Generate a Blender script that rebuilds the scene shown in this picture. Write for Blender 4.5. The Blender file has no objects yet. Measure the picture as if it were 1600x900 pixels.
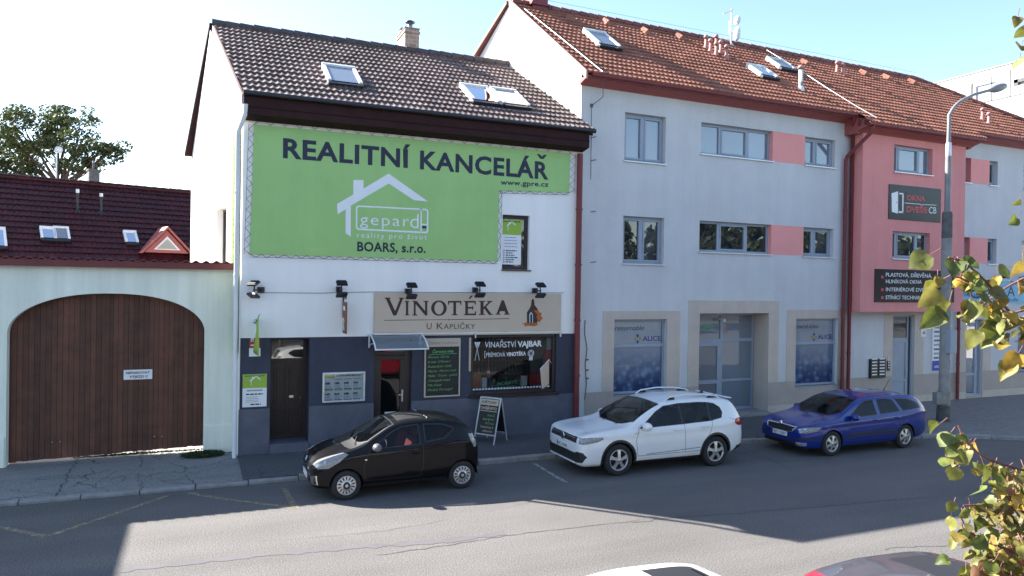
import bpy, bmesh, math, random
from mathutils import Vector, Matrix
random.seed(7)
scene = bpy.context.scene
COL = scene.collection
R = math.radians
# ------------------------------------------------------------------ camera
CAM_H = 4.2
YAW, PITCH, ROLL = R(23.1), R(-0.35), math.atan(.0155)
FPX = 1150.0
FW = Vector((math.sin(YAW)*math.cos(PITCH), math.cos(YAW)*math.cos(PITCH), math.sin(PITCH)))
_r0 = Vector((math.cos(YAW), -math.sin(YAW), 0)); _u0 = _r0.cross(FW)
RT = _r0*math.cos(ROLL) + _u0*math.sin(ROLL)
UP = RT.cross(FW)
CAMP = Vector((0, 0, CAM_H))
cd = bpy.data.cameras.new('camera'); cam = bpy.data.objects.new('camera', cd); COL.objects.link(cam)
cd.sensor_width = 36; cd.lens = 36*FPX/1600; cd.clip_end = 3000; cd.clip_start = .05
cam.matrix_world = Matrix(((RT.x, UP.x, -FW.x, 0), (RT.y, UP.y, -FW.y, 0), (RT.z, UP.z, -FW.z, CAM_H), (0, 0, 0, 1)))
scene.camera = cam
# ------------------------------------------------------------------ sky, sun, exposure
SUN_AZ, SUN_EL = R(44.4), R(35.5)          # left of +Y, above the horizon
SUNV = Vector((-math.sin(SUN_AZ)*math.cos(SUN_EL), math.cos(SUN_AZ)*math.cos(SUN_EL), math.sin(SUN_EL)))
wd = bpy.data.worlds.new('World'); scene.world = wd; wd.use_nodes = True
nt = wd.node_tree; bg = nt.nodes['Background']
sky = nt.nodes.new('ShaderNodeTexSky'); sky.sky_type = 'NISHITA'; sky.sun_disc = False
sky.sun_elevation = SUN_EL; sky.sun_rotation = -SUN_AZ; sky.air_density = 1.0; sky.dust_density = .5; sky.ozone_density = 1.5
nt.links.new(sky.outputs[0], bg.inputs[0]); bg.inputs[1].default_value = .085
sl = bpy.data.lights.new('sun', 'SUN'); sl.energy = 4.9; sl.angle = R(.5); sl.color = (1, .95, .87)
sun = bpy.data.objects.new('sun', sl); COL.objects.link(sun); sun.rotation_euler = SUNV.to_track_quat('Z', 'Y').to_euler(); sun.location = (0, 0, 30)
vs = scene.view_settings; vs.view_transform = 'Standard'; vs.look = 'None'; vs.exposure = 2.12; vs.gamma = 1; vs.use_curve_mapping = False
scene.cycles.max_bounces = 6; scene.cycles.transparent_max_bounces = 12
# ------------------------------------------------------------------ survey helpers: a line of sight meets a real plane
def ray(px, py): return FW + RT*((px-800)/FPX) - UP*((py-450)/FPX)
def on_z(px, py, z=0.0):
    d = ray(px, py); return CAMP + d*((z-CAM_H)/d.z)
def on_y(px, py, y):
    d = ray(px, py); return CAMP + d*(y/d.y)
def on_plane(px, py, p, n):
    d = ray(px, py); p = Vector(p); n = Vector(n); return CAMP + d*((p-CAMP).dot(n)/d.dot(n))
def at_dist(px, py, t): return CAMP + ray(px, py)*t
# ------------------------------------------------------------------ mesh helpers
def wm(o):
    m = o.matrix_basis.copy(); p = o.parent
    while p: m = p.matrix_basis @ m; p = p.parent
    return m
class MB:
    def __init__(s): s.v = []; s.f = []; s.m = []; s.s = []; s.M = None
    def add(s, vs, fs, mi=0, sm=False):
        b = len(s.v)
        for p in vs:
            p = Vector(p); s.v.append(s.M @ p if s.M else p)
        for f in fs: s.f.append([b+i for i in f]); s.m.append(mi); s.s.append(sm)
    def box(s, x0, x1, y0, y1, z0, z1, mi=0):
        s.add([(x0,y0,z0),(x1,y0,z0),(x1,y1,z0),(x0,y1,z0),(x0,y0,z1),(x1,y0,z1),(x1,y1,z1),(x0,y1,z1)],
              [(0,3,2,1),(4,5,6,7),(0,1,5,4),(1,2,6,5),(2,3,7,6),(3,0,4,7)], mi)
    def bar(s, p, q, w, h=None, mi=0, up=(0,0,1)):
        p = Vector(p); q = Vector(q); h = h or w; d = (q-p).normalized(); up = Vector(up)
        if abs(d.dot(up)) > .95: up = Vector((0,1,0)) if abs(d.y) < .9 else Vector((1,0,0))
        a = d.cross(up).normalized()*(w/2); b = a.normalized().cross(d)*(h/2)
        s.add([p-a-b,p+a-b,p+a+b,p-a+b,q-a-b,q+a-b,q+a+b,q-a+b], [(0,1,2,3),(4,7,6,5),(0,4,5,1),(1,5,6,2),(2,6,7,3),(3,7,4,0)], mi)
    def tube(s, pts, r, n=8, mi=0, sm=True, caps=True):
        pts = [Vector(p) for p in pts]; k = len(pts); rs = r if isinstance(r, (list, tuple)) else [r]*k
        vs = []; fs = []; pa = None
        for i, p in enumerate(pts):
            d = (pts[min(i+1,k-1)]-pts[max(i-1,0)])
            d = d.normalized() if d.length > 1e-9 else Vector((0,0,1))
            if pa is None:
                u = Vector((0,0,1)) if abs(d.z) < .9 else Vector((1,0,0)); pa = d.cross(u).normalized()
            a = (pa - d*pa.dot(d)).normalized(); pa = a; b = d.cross(a)
            for j in range(n):
                t = 2*math.pi*j/n; vs.append(p + a*(rs[i]*math.cos(t)) + b*(rs[i]*math.sin(t)))
        for i in range(k-1):
            for j in range(n): fs.append((i*n+j, i*n+(j+1)%n, (i+1)*n+(j+1)%n, (i+1)*n+j))
        s.add(vs, fs, mi, sm)
        if caps: s.add(vs[:n], [tuple(range(n-1,-1,-1))], mi); s.add(vs[-n:], [tuple(range(n))], mi)
    def lathe(s, prof, n=24, mi=0, M=None, sm=True):
        vs = []; fs = []; k = len(prof)
        for r, z in prof:
            for j in range(n):
                t = 2*math.pi*j/n; p = Vector((r*math.cos(t), r*math.sin(t), z)); vs.append(M @ p if M else p)
        for i in range(k-1):
            for j in range(n): fs.append((i*n+j, i*n+(j+1)%n, (i+1)*n+(j+1)%n, (i+1)*n+j))
        s.add(vs, fs, mi, sm)
    def poly(s, pts, mi=0): s.add(pts, [tuple(range(len(pts)))], mi)
    def prism(s, pts, dv, mi=0):
        pts = [Vector(p) for p in pts]; dv = Vector(dv); n = len(pts)
        s.add(pts+[p+dv for p in pts], [tuple(range(n-1,-1,-1)), tuple(range(n,2*n))]+[(i,(i+1)%n,n+(i+1)%n,n+i) for i in range(n)], mi)
    def build(s, name, mats, parent=None, bevel=0, clips=(), world=False, recalc=True, loc=None):
        vs = s.v
        if parent is not None and world:
            inv = wm(parent).inverted(); vs = [inv @ p for p in vs]; clips = [(inv @ Vector(c), inv.to_3x3() @ Vector(n)) for c, n in clips]
        off = Vector(loc) if loc is not None else None
        if off is not None: vs = [p-off for p in vs]; clips = [(Vector(c)-off, n) for c, n in clips]
        me = bpy.data.meshes.new(name); me.from_pydata(vs, [], s.f)
        for p, mi, sm in zip(me.polygons, s.m, s.s): p.material_index = mi; p.use_smooth = sm
        if recalc or clips:
            bm = bmesh.new(); bm.from_mesh(me)
            for c, n in clips: bmesh.ops.bisect_plane(bm, geom=bm.verts[:]+bm.edges[:]+bm.faces[:], plane_co=c, plane_no=n, clear_outer=True)
            if recalc: bmesh.ops.recalc_face_normals(bm, faces=bm.faces[:])
            bm.to_mesh(me); bm.free()
        for m in (mats if isinstance(mats, (list, tuple)) else [mats]): me.materials.append(m)
        o = bpy.data.objects.new(name, me); COL.objects.link(o)
        if parent is not None: o.parent = parent
        if off is not None: o.location = off
        if bevel:
            b = o.modifiers.new('bevel', 'BEVEL'); b.width = bevel; b.segments = 2; b.limit_method = 'ANGLE'; b.angle_limit = R(40)
        return o
def tag(o, label, cat, group=None, kind=None):
    if label: o['label'] = label
    if cat: o['category'] = cat
    if group: o['group'] = group
    if kind: o['kind'] = kind
    return o
def thing(name, label, cat, loc=(0,0,0), rz=0, group=None):
    o = bpy.data.objects.new(name, None); COL.objects.link(o); o.location = loc; o.rotation_euler = (0,0,rz); o.empty_display_size = .2
    return tag(o, label, cat, group)
def structure(o): o['kind'] = 'structure'; return o
def copy_tree(o, parent=None):
    c = o.copy(); COL.objects.link(c)
    if parent is not None: c.parent = parent
    for ch in list(o.children): copy_tree(ch, c)
    return c
def wall_sheet(mb, x0, x1, z0, z1, holes, mi=0, mr=0, fr=None):
    fr = fr or (lambda a, b, d: Vector((a, d, b)))
    xs = sorted({x0, x1} | {min(max(v,x0),x1) for h in holes for v in h[:2]}); zs = sorted({z0, z1} | {min(max(v,z0),z1) for h in holes for v in h[2:4]})
    for i in range(len(xs)-1):
        for j in range(len(zs)-1):
            cx = (xs[i]+xs[i+1])/2; cz = (zs[j]+zs[j+1])/2
            if any(h[0] < cx < h[1] and h[2] < cz < h[3] for h in holes): continue
            mb.poly([fr(xs[i],zs[j],0), fr(xs[i+1],zs[j],0), fr(xs[i+1],zs[j+1],0), fr(xs[i],zs[j+1],0)], mi)
    for h in holes:
        a, b, c, d, dep = h[:5]; m = h[5] if len(h) > 5 else mr
        for p, q in (((a,c),(a,d)),((a,d),(b,d)),((b,d),(b,c)),((b,c),(a,c))):
            mb.poly([fr(*p,0), fr(*q,0), fr(*q,dep), fr(*p,dep)], m)
# text: one flat mesh of real letters in the plane origin + a*U + b*V
_tc = {}
def text_data(body, bold=0.0, spacing=1.0):
    k = (body, bold, spacing)
    if k not in _tc:
        c = bpy.data.curves.new('lettering', 'FONT'); c.body = body; c.offset = bold; c.space_character = spacing; c.resolution_u = 3
        o = bpy.data.objects.new('lettering', c); m = bpy.data.meshes.new_from_object(o)
        _tc[k] = ([(v.co.x, v.co.y) for v in m.vertices], [tuple(p.vertices) for p in m.polygons])
        bpy.data.objects.remove(o); bpy.data.curves.remove(c); bpy.data.meshes.remove(m)
    return _tc[k]
def put_text(mb, fr, body, a0, a1, b0, cap, bold=0.0, mi=0, shear=0.0, spacing=1.0, align='fit'):
    vs, fs = text_data(body, bold, spacing)
    if not vs: return
    lo = min(v[0] for v in vs); hi = max(v[0] for v in vs); sz = cap/(.682+2*bold)
    if align == 'fit': sx = (a1-a0)/(hi-lo)
    else: sx = sz; w = (hi-lo)*sx; a0 = {'left': a0, 'center': (a0+a1-w)/2, 'right': a1-w}[align]
    mb.add([fr(a0+(x-lo)*sx+shear*(y+bold)*sz, b0+(y+bold)*sz) for x, y in vs], fs, mi)
# ------------------------------------------------------------------ materials
def mat(name, col, rough=.7, var=.1, vs=2.5, bump=0.0, bs=60, metal=0.0, spec=.5, coat=0.0, col2=None, island=0.0, ior=None, fine=0.0, fs=90, streak=0.0):
    m = bpy.data.materials.new(name); m.use_nodes = True; t = m.node_tree; N = t.nodes; L = t.links; p = N['Principled BSDF']
    p.inputs['Roughness'].default_value = rough; p.inputs['Metallic'].default_value = metal
    p.inputs['Specular IOR Level'].default_value = spec; p.inputs['Coat Weight'].default_value = coat; p.inputs['Coat Roughness'].default_value = .03
    if ior: p.inputs['IOR'].default_value = ior
    tc = N.new('ShaderNodeTexCoord')
    n1 = N.new('ShaderNodeTexNoise'); n1.inputs['Scale'].default_value = vs; n1.inputs['Detail'].default_value = 6; n1.inputs['Roughness'].default_value = .65
    L.new(tc.outputs['Object'], n1.inputs['Vector'])
    mr = N.new('ShaderNodeMapRange'); mr.inputs[1].default_value = .3; mr.inputs[2].default_value = .7; L.new(n1.outputs[0], mr.inputs[0])
    mx = N.new('ShaderNodeMix'); mx.data_type = 'RGBA'; L.new(mr.outputs[0], mx.inputs[0])
    c2 = col2 or tuple(c*(1+var) for c in col); c1 = col if col2 else tuple(c*(1-var) for c in col)
    mx.inputs[6].default_value = (*c1, 1); mx.inputs[7].default_value = (*[min(c,1) for c in c2], 1)
    out = mx.outputs[2]
    def scale_by(val, amt):
        nonlocal out
        r2 = N.new('ShaderNodeMapRange'); r2.inputs[1].default_value = 0; r2.inputs[2].default_value = 1; r2.inputs[3].default_value = 1-amt; r2.inputs[4].default_value = 1+amt
        L.new(val, r2.inputs[0]); v = N.new('ShaderNodeVectorMath'); v.operation = 'SCALE'; L.new(out, v.inputs[0]); L.new(r2.outputs[0], v.inputs['Scale']); out = v.outputs[0]
    if island: g = N.new('ShaderNodeNewGeometry'); scale_by(g.outputs['Random Per Island'], island)
    if fine:
        n3 = N.new('ShaderNodeTexNoise'); n3.inputs['Scale'].default_value = fs; n3.inputs['Detail'].default_value = 3; L.new(tc.outputs['Object'], n3.inputs['Vector'])
        scale_by(n3.outputs[0], fine)
    if streak:   # rain streaks and grime running down a wall
        mp = N.new('ShaderNodeMapping'); mp.inputs['Scale'].default_value = (2.6,2.6,.16); L.new(tc.outputs['Object'], mp.inputs[0])
        n5 = N.new('ShaderNodeTexNoise'); n5.inputs['Scale'].default_value = 1.0; n5.inputs['Detail'].default_value = 7; n5.inputs['Roughness'].default_value = .7; L.new(mp.outputs[0], n5.inputs['Vector'])
        m5 = N.new('ShaderNodeMapRange'); m5.inputs[1].default_value = .35; m5.inputs[2].default_value = .7; L.new(n5.outputs[0], m5.inputs[0]); scale_by(m5.outputs[0], streak)
    L.new(out, p.inputs['Base Color'])
    if bump:
        n2 = N.new('ShaderNodeTexNoise'); n2.inputs['Scale'].default_value = bs; n2.inputs['Detail'].default_value = 4; L.new(tc.outputs['Object'], n2.inputs['Vector'])
        b = N.new('ShaderNodeBump'); b.inputs['Strength'].default_value = bump; b.inputs['Distance'].default_value = .01; L.new(n2.outputs[0], b.inputs['Height']); L.new(b.outputs[0], p.inputs['Normal'])
    return m
def flat(name, col, rough=.6, **k): return mat(name, col, rough, var=k.pop('var', .04), **k)
def glass_mat(name, tint, body, fac_body, ior=1.6, wav=0.0):
    """window glass: a fresnel reflection over a tinted view of what lies behind"""
    m = bpy.data.materials.new(name); m.use_nodes = True; t = m.node_tree; N = t.nodes; L = t.links
    for n in list(N): N.remove(n)
    o = N.new('ShaderNodeOutputMaterial'); tr = N.new('ShaderNodeBsdfTransparent'); tr.inputs[0].default_value = (*tint, 1)
    df = N.new('ShaderNodeBsdfDiffuse'); df.inputs[0].default_value = (*body, 1)
    m1 = N.new('ShaderNodeMixShader'); m1.inputs[0].default_value = fac_body; L.new(tr.outputs[0], m1.inputs[1]); L.new(df.outputs[0], m1.inputs[2])
    gl = N.new('ShaderNodeBsdfGlossy'); gl.inputs['Roughness'].default_value = .015; fr = N.new('ShaderNodeFresnel'); fr.inputs[0].default_value = ior
    m2 = N.new('ShaderNodeMixShader'); L.new(fr.outputs[0], m2.inputs[0]); L.new(m1.outputs[0], m2.inputs[1]); L.new(gl.outputs[0], m2.inputs[2])
    if wav:
        tc = N.new('ShaderNodeTexCoord'); n = N.new('ShaderNodeTexNoise'); n.inputs['Scale'].default_value = 1.3; L.new(tc.outputs['Object'], n.inputs['Vector'])
        b = N.new('ShaderNodeBump'); b.inputs['Strength'].default_value = wav; b.inputs['Distance'].default_value = .02; L.new(n.outputs[0], b.inputs['Height']); L.new(b.outputs[0], gl.inputs['Normal']); L.new(b.outputs[0], fr.inputs['Normal'])
    L.new(m2.outputs[0], o.inputs[0]); return m
M = {}
M['white_plaster'] = mat('white_plaster', (.90,.87,.83), .85, var=.03, streak=.03, vs=.9, bump=.25, bs=70, col2=None)
M['cream_plaster'] = mat('cream_plaster', (.74,.70,.62), .85, var=.04)
M['blue_plaster'] = mat('blue_plaster', (.595,.59,.595), .9, var=.07, vs=.7, bump=.5, bs=45, fine=.14, fs=26, streak=.04)
M['pale_blue_plaster'] = mat('pale_blue_plaster', (.42,.47,.57), .9, var=.05, bump=.3)
M['pink_plaster'] = mat('pink_plaster', (.86,.345,.32), .9, var=.06, vs=.8, bump=.4, bs=60, fine=.08, fs=50)
M['rose_plaster'] = mat('rose_plaster', (.74,.285,.268), .9, var=.06, vs=.8, bump=.5, bs=45, fine=.16, fs=26, streak=.05)
M['beige_tile'] = mat('beige_tile', (.53,.45,.385), .6, var=.08, vs=1.5, bump=.25, fine=.12, fs=30, streak=.06)
M['beige_dark'] = mat('beige_dark', (.40,.34,.30), .6, var=.09, vs=1.5, bump=.15)
M['mint_plaster'] = mat('mint_plaster', (.76,.79,.67), .9, var=.0, vs=1.1, bump=.5, bs=35, col2=(.84,.85,.74), streak=.10)
M['slate_paint'] = mat('slate_paint', (.042,.048,.075), .75, var=.14, vs=2, bump=.3, fine=.15, fs=30, streak=.12)
M['granite'] = mat('granite', (.12,.12,.15), .8, var=.18, vs=2, bump=.7, bs=120, fine=.55, fs=140)
M['brown_paint'] = mat('brown_paint', (.034,.014,.014), .7, var=.25, vs=4, spec=.15)
M['barge'] = mat('barge', (.40,.28,.26), .6, var=.1)
M['maroon'] = mat('maroon', (.17,.024,.028), .5, var=.15, vs=3)
M['cornice_red'] = mat('cornice_red', (.34,.085,.078), .6, var=.1)
M['zinc'] = mat('zinc', (.62,.64,.67), .35, var=.1, metal=.4)
M['white_metal'] = mat('white_metal', (.72,.73,.74), .4, var=.04)
M['white_frame'] = mat('white_frame', (.74,.72,.7), .5, var=.06)
M['grey_frame'] = mat('grey_frame', (.30,.34,.41), .45, var=.06)
M['dark_frame'] = mat('dark_frame', (.028,.018,.018), .45, var=.2)
M['door_wood'] = mat('door_wood', (.035,.018,.016), .5, var=.3, vs=5, bump=.2)
M['brown_tile'] = mat('brown_tile', (.150,.112,.106), .6, var=.3, vs=.9, island=.25, streak=.18, spec=.3, fine=.2, fs=30)
M['red_tile'] = mat('red_tile', (.275,.112,.074), .7, var=.25, vs=.5, streak=.18, spec=.3, island=.16, fine=.25, fs=30)
M['maroon_tile'] = mat('maroon_tile', (.036,.006,.007), .42, var=.25, vs=.6, spec=.22, island=.2)
M['maroon_clay'] = mat('maroon_clay', (.15,.028,.026), .5, var=.15, vs=2)
M['ridge_brown'] = mat('ridge_brown', (.06,.045,.05), .6, var=.3, island=.2)
M['ridge_red'] = mat('ridge_red', (.16,.05,.04), .6, var=.3, island=.2)
M['pipe_pink'] = mat('pipe_pink', (.40,.19,.165), .6, var=.12)
M['brick'] = None
M['black_metal'] = flat('black_metal', (.015,.016,.02), .4)
M['black_rubber'] = flat('black_rubber', (.014,.014,.015), .7)
M['steel'] = mat('steel', (.55,.56,.58), .35, var=.12, metal=.8)
M['galv'] = mat('galv', (.22,.22,.225), .55, var=.2, vs=5, metal=.2)
M['concrete'] = mat('concrete', (.25,.24,.225), .9, var=.25, vs=3, bump=.4, fine=.15)
M['post_dark'] = mat('post_dark', (.10,.10,.10), .8, var=.4, vs=6)
M['white_sign'] = flat('white_sign', (.78,.79,.8), .4)
M['white_ink'] = flat('white_ink', (.80,.81,.83), .5)
M['silver_ink'] = flat('silver_ink', (.62,.66,.74), .5)
M['navy_ink'] = flat('navy_ink', (.018,.022,.05), .6)
M['black_ink'] = flat('black_ink', (.016,.015,.018), .6)
M['grey_ink'] = flat('grey_ink', (.25,.26,.3), .6)
M['red_ink'] = flat('red_ink', (.55,.05,.07), .5)
M['sign_red'] = flat('sign_red', (.45,.03,.04), .45)
M['green_ink'] = flat('green_ink', (.12,.55,.17), .6)
M['chalk_green'] = mat('chalk_green', (.22,.44,.16), .9, var=.35, vs=14)
M['lime'] = mat('lime', (.30,.46,.05), .5, var=.05)
M['dark_green_ink'] = flat('dark_green_ink', (.03,.12,.04), .6)
M['banner_green'] = mat('banner_green', (.34,.56,.19), .5, var=.06, vs=.9, bump=.5, bs=1.6, streak=.03)
M['sign_beige'] = mat('sign_beige', (.56,.45,.345), .5, var=.03)
M['sign_brown'] = flat('sign_brown', (.04,.018,.016), .5)
M['rust_ink'] = flat('rust_ink', (.42,.11,.02), .6)
M['wood_sign'] = mat('wood_sign', (.22,.075,.03), .6, var=.3, vs=9)
M['blackboard'] = mat('blackboard', (.014,.016,.017), .6, var=.3, vs=6)
M['panel_black'] = mat('panel_black', (.02,.021,.026), .22, var=.2, spec=.25)
M['blue_sign'] = flat('blue_sign', (.02,.04,.40), .4)
M['sky_sign'] = mat('sky_sign', (.12,.42,.62), .45, var=.12, vs=2)
M['interior_brown'] = flat('interior_brown', (.04,.035,.03), .9)  # flat dark brown for the shop room surfaces
M['curtain'] = mat('curtain', (.60,.63,.68), .9, var=.1, vs=6)
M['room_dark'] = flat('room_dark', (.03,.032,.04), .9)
M['asph_patch'] = mat('asph_patch', (.098,.093,.10), .9, var=.12, vs=2, bump=.5, bs=80)
M['crack'] = mat('crack', (.078,.074,.072), .95, var=.3, vs=5)
M['yellow_paint'] = None
M['glass_window'] = glass_mat('glass_window', (.6,.65,.7), (.06,.075,.095), .3, 2.0, .06)
M['glass_sky'] = glass_mat('glass_sky', (.3,.35,.4), (.26,.30,.36), .7, 1.9, .05)
M['glass_shop'] = glass_mat('glass_shop', (.75,.78,.8), (.03,.035,.04), .12, 1.5, .03)
M['glass_door'] = glass_mat('glass_door', (.6,.62,.65), (.03,.035,.04), .15, 1.75, .05)
M['glass_canopy'] = glass_mat('glass_canopy', (.55,.62,.70), (.40,.45,.5), .35, 1.45)
M['glass_car'] = glass_mat('glass_car', (.52,.56,.57), (.012,.014,.014), .15, 1.36)
M['glass_lamp'] = glass_mat('glass_lamp', (.9,.92,.95), (.82,.85,.88), .28, 1.7)
M['bark'] = mat('bark', (.10,.07,.05), .9, var=.3, vs=8, bump=.6, bs=25)
M['twig'] = mat('twig', (.20,.085,.075), .7, var=.3, vs=10)
def brick_mat(name, c1, c2, mortar, sc, bw=.5, rh=.25, bump=.3):
    m = mat(name, c1, .85, var=.1); t = m.node_tree; N = t.nodes; L = t.links; p = N['Principled BSDF']
    tc = N.new('ShaderNodeTexCoord'); mp = N.new('ShaderNodeMapping'); L.new(tc.outputs['Object'], mp.inputs[0])
    b = N.new('ShaderNodeTexBrick'); b.inputs['Color1'].default_value = (*c1,1); b.inputs['Color2'].default_value = (*c2,1); b.inputs['Mortar'].default_value = (*mortar,1)
    b.inputs['Scale'].default_value = sc; b.inputs['Brick Width'].default_value = bw; b.inputs['Row Height'].default_value = rh; b.inputs['Mortar Size'].default_value = .015
    L.new(mp.outputs[0], b.inputs[0]); L.new(b.outputs[0], p.inputs['Base Color']); m['map'] = 1
    return m, mp
M['brick'], _mp = brick_mat('brick', (.40,.29,.22), (.30,.19,.14), (.45,.41,.36), 2.0); _mp.inputs['Rotation'].default_value = (R(90),0,0)
M['paver'], _mp = brick_mat('paver', (.20,.195,.19), (.16,.155,.155), (.09,.09,.09), 2.4)
def asphalt(name, c, crackle=0.0, spk=.5):
    m = mat(name, c, .9, var=.10, vs=.35, bump=.9, bs=110, fine=spk*3.2, fs=45); t = m.node_tree; N = t.nodes; L = t.links; p = N['Principled BSDF']
    src = p.inputs['Base Color'].links[0].from_socket
    tc = N.new('ShaderNodeTexCoord')
    # broad wheel tracks and stains
    n = N.new('ShaderNodeTexNoise'); mp = N.new('ShaderNodeMapping'); mp.inputs['Scale'].default_value = (.12,.9,1); L.new(tc.outputs['Object'], mp.inputs[0]); L.new(mp.outputs[0], n.inputs['Vector']); n.inputs['Scale'].default_value = 1.4; n.inputs['Detail'].default_value = 5
    r = N.new('ShaderNodeMapRange'); r.inputs[1].default_value = .3; r.inputs[2].default_value = .7; r.inputs[3].default_value = .86; r.inputs[4].default_value = 1.12; L.new(n.outputs[0], r.inputs[0])
    v = N.new('ShaderNodeVectorMath'); v.operation = 'SCALE'; L.new(src, v.inputs[0]); L.new(r.outputs[0], v.inputs['Scale']); out = v.outputs[0]
    if crackle:
        nz = N.new('ShaderNodeTexNoise'); nz.inputs['Scale'].default_value = 3; nz.inputs['Detail'].default_value = 4; L.new(tc.outputs['Object'], nz.inputs['Vector'])
        mv = N.new('ShaderNodeVectorMath'); mv.operation = 'MULTIPLY_ADD'; mv.inputs[1].default_value = (.5,.5,.5); L.new(nz.outputs['Color'], mv.inputs[0]); L.new(tc.outputs['Object'], mv.inputs[2])
        vo = N.new('ShaderNodeTexVoronoi'); vo.feature = 'DISTANCE_TO_EDGE'; vo.inputs['Scale'].default_value = .9; L.new(mv.outputs[0], vo.inputs['Vector'])
        r3 = N.new('ShaderNodeMapRange'); r3.inputs[1].default_value = .0; r3.inputs[2].default_value = .022; r3.inputs[3].default_value = 1-crackle; r3.inputs[4].default_value = 1; L.new(vo.outputs[0], r3.inputs[0])
        n4 = N.new('ShaderNodeTexNoise'); n4.inputs['Scale'].default_value = .7; L.new(tc.outputs['Object'], n4.inputs['Vector'])
        r4 = N.new('ShaderNodeMapRange'); r4.inputs[1].default_value = .48; r4.inputs[2].default_value = .56; L.new(n4.outputs[0], r4.inputs[0])
        mm = N.new('ShaderNodeMix'); L.new(r4.outputs[0], mm.inputs[0]); mm.inputs[2].default_value = 1; L.new(r3.outputs[0], mm.inputs[3])
        v2 = N.new('ShaderNodeVectorMath'); v2.operation = 'SCALE'; L.new(out, v2.inputs[0]); L.new(mm.outputs[0], v2.inputs['Scale']); out = v2.outputs[0]
    L.new(out, p.inputs['Base Color']); return m
M['asphalt'] = asphalt('asphalt', (.115,.108,.104))
M['asphalt_path'] = asphalt('asphalt_path', (.08,.08,.084), .5)
M['slab'] = asphalt('slab', (.215,.21,.205), .75, .3)
M['kerb'] = mat('kerb', (.26,.25,.24), .9, var=.25, vs=3, bump=.5, fine=.2)
M['grass'] = mat('grass', (.035,.06,.018), .8, var=.4, vs=6)
def worn(name, col):
    m = mat(name, col, .8, var=.15, vs=8); t = m.node_tree; N = t.nodes; L = t.links; p = N['Principled BSDF']
    tc = N.new('ShaderNodeTexCoord'); n = N.new('ShaderNodeTexNoise'); n.inputs['Scale'].default_value = 9; n.inputs['Detail'].default_value = 8; n.inputs['Roughness'].default_value = .75; L.new(tc.outputs['Object'], n.inputs['Vector'])
    r = N.new('ShaderNodeMapRange'); r.inputs[1].default_value = .38; r.inputs[2].default_value = .62; r.inputs[3].default_value = 0; r.inputs[4].default_value = .75; L.new(n.outputs[0], r.inputs[0]); L.new(r.outputs[0], p.inputs['Alpha']); return m
M['yellow_paint'] = worn('yellow_paint', (.40,.33,.20))
M['white_paint'] = worn('white_paint', (.5,.5,.5))
def paint(name, col, flake=.0, spec=.4):
    return mat(name, col, .35, var=.02, coat=.9, spec=spec, metal=flake)
def leaf_mat(name, cols, trans=.35):
    m = bpy.data.materials.new(name); m.use_nodes = True; t = m.node_tree; N = t.nodes; L = t.links; p = N['Principled BSDF']
    g = N.new('ShaderNodeNewGeometry'); cr = N.new('ShaderNodeValToRGB'); cr.color_ramp.interpolation = 'CONSTANT' if len(cols) > 3 else 'LINEAR'
    e = cr.color_ramp.elements
    while len(e) < len(cols): e.new(.5)
    for i, c in enumerate(cols): e[i].position = i/len(cols); e[i].color = (*c, 1)
    L.new(g.outputs['Random Per Island'], cr.inputs[0])
    tc = N.new('ShaderNodeTexCoord'); n = N.new('ShaderNodeTexNoise'); n.inputs['Scale'].default_value = 32; n.inputs['Detail'].default_value = 5; L.new(tc.outputs['Object'], n.inputs['Vector'])
    r = N.new('ShaderNodeMapRange'); r.inputs[1].default_value = .3; r.inputs[2].default_value = .7; r.inputs[3].default_value = .55; r.inputs[4].default_value = 1.35; L.new(n.outputs[0], r.inputs[0])
    v = N.new('ShaderNodeVectorMath'); v.operation = 'SCALE'; L.new(cr.outputs[0], v.inputs[0]); L.new(r.outputs[0], v.inputs['Scale'])
    L.new(v.outputs[0], p.inputs['Base Color']); p.inputs['Roughness'].default_value = .55
    tr = N.new('ShaderNodeBsdfTranslucent'); L.new(v.outputs[0], tr.inputs[0]); mx = N.new('ShaderNodeMixShader'); mx.inputs[0].default_value = trans
    L.new(p.outputs[0], mx.inputs[1]); L.new(tr.outputs[0], mx.inputs[2]); L.new(mx.outputs[0], N['Material Output'].inputs[0]); return m
M['leaf_tree'] = leaf_mat('leaf_tree', [(.03,.055,.014),(.06,.085,.022),(.09,.10,.03)])
M['leaf_lime'] = leaf_mat('leaf_lime', [(.15,.175,.034),(.195,.195,.04),(.11,.14,.03),(.24,.21,.05),(.155,.165,.035),(.28,.205,.04),(.44,.27,.04),(.20,.18,.065)])
M['leaf_dry'] = leaf_mat('leaf_dry', [(.26,.12,.06),(.30,.17,.09),(.16,.07,.03)])
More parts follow.
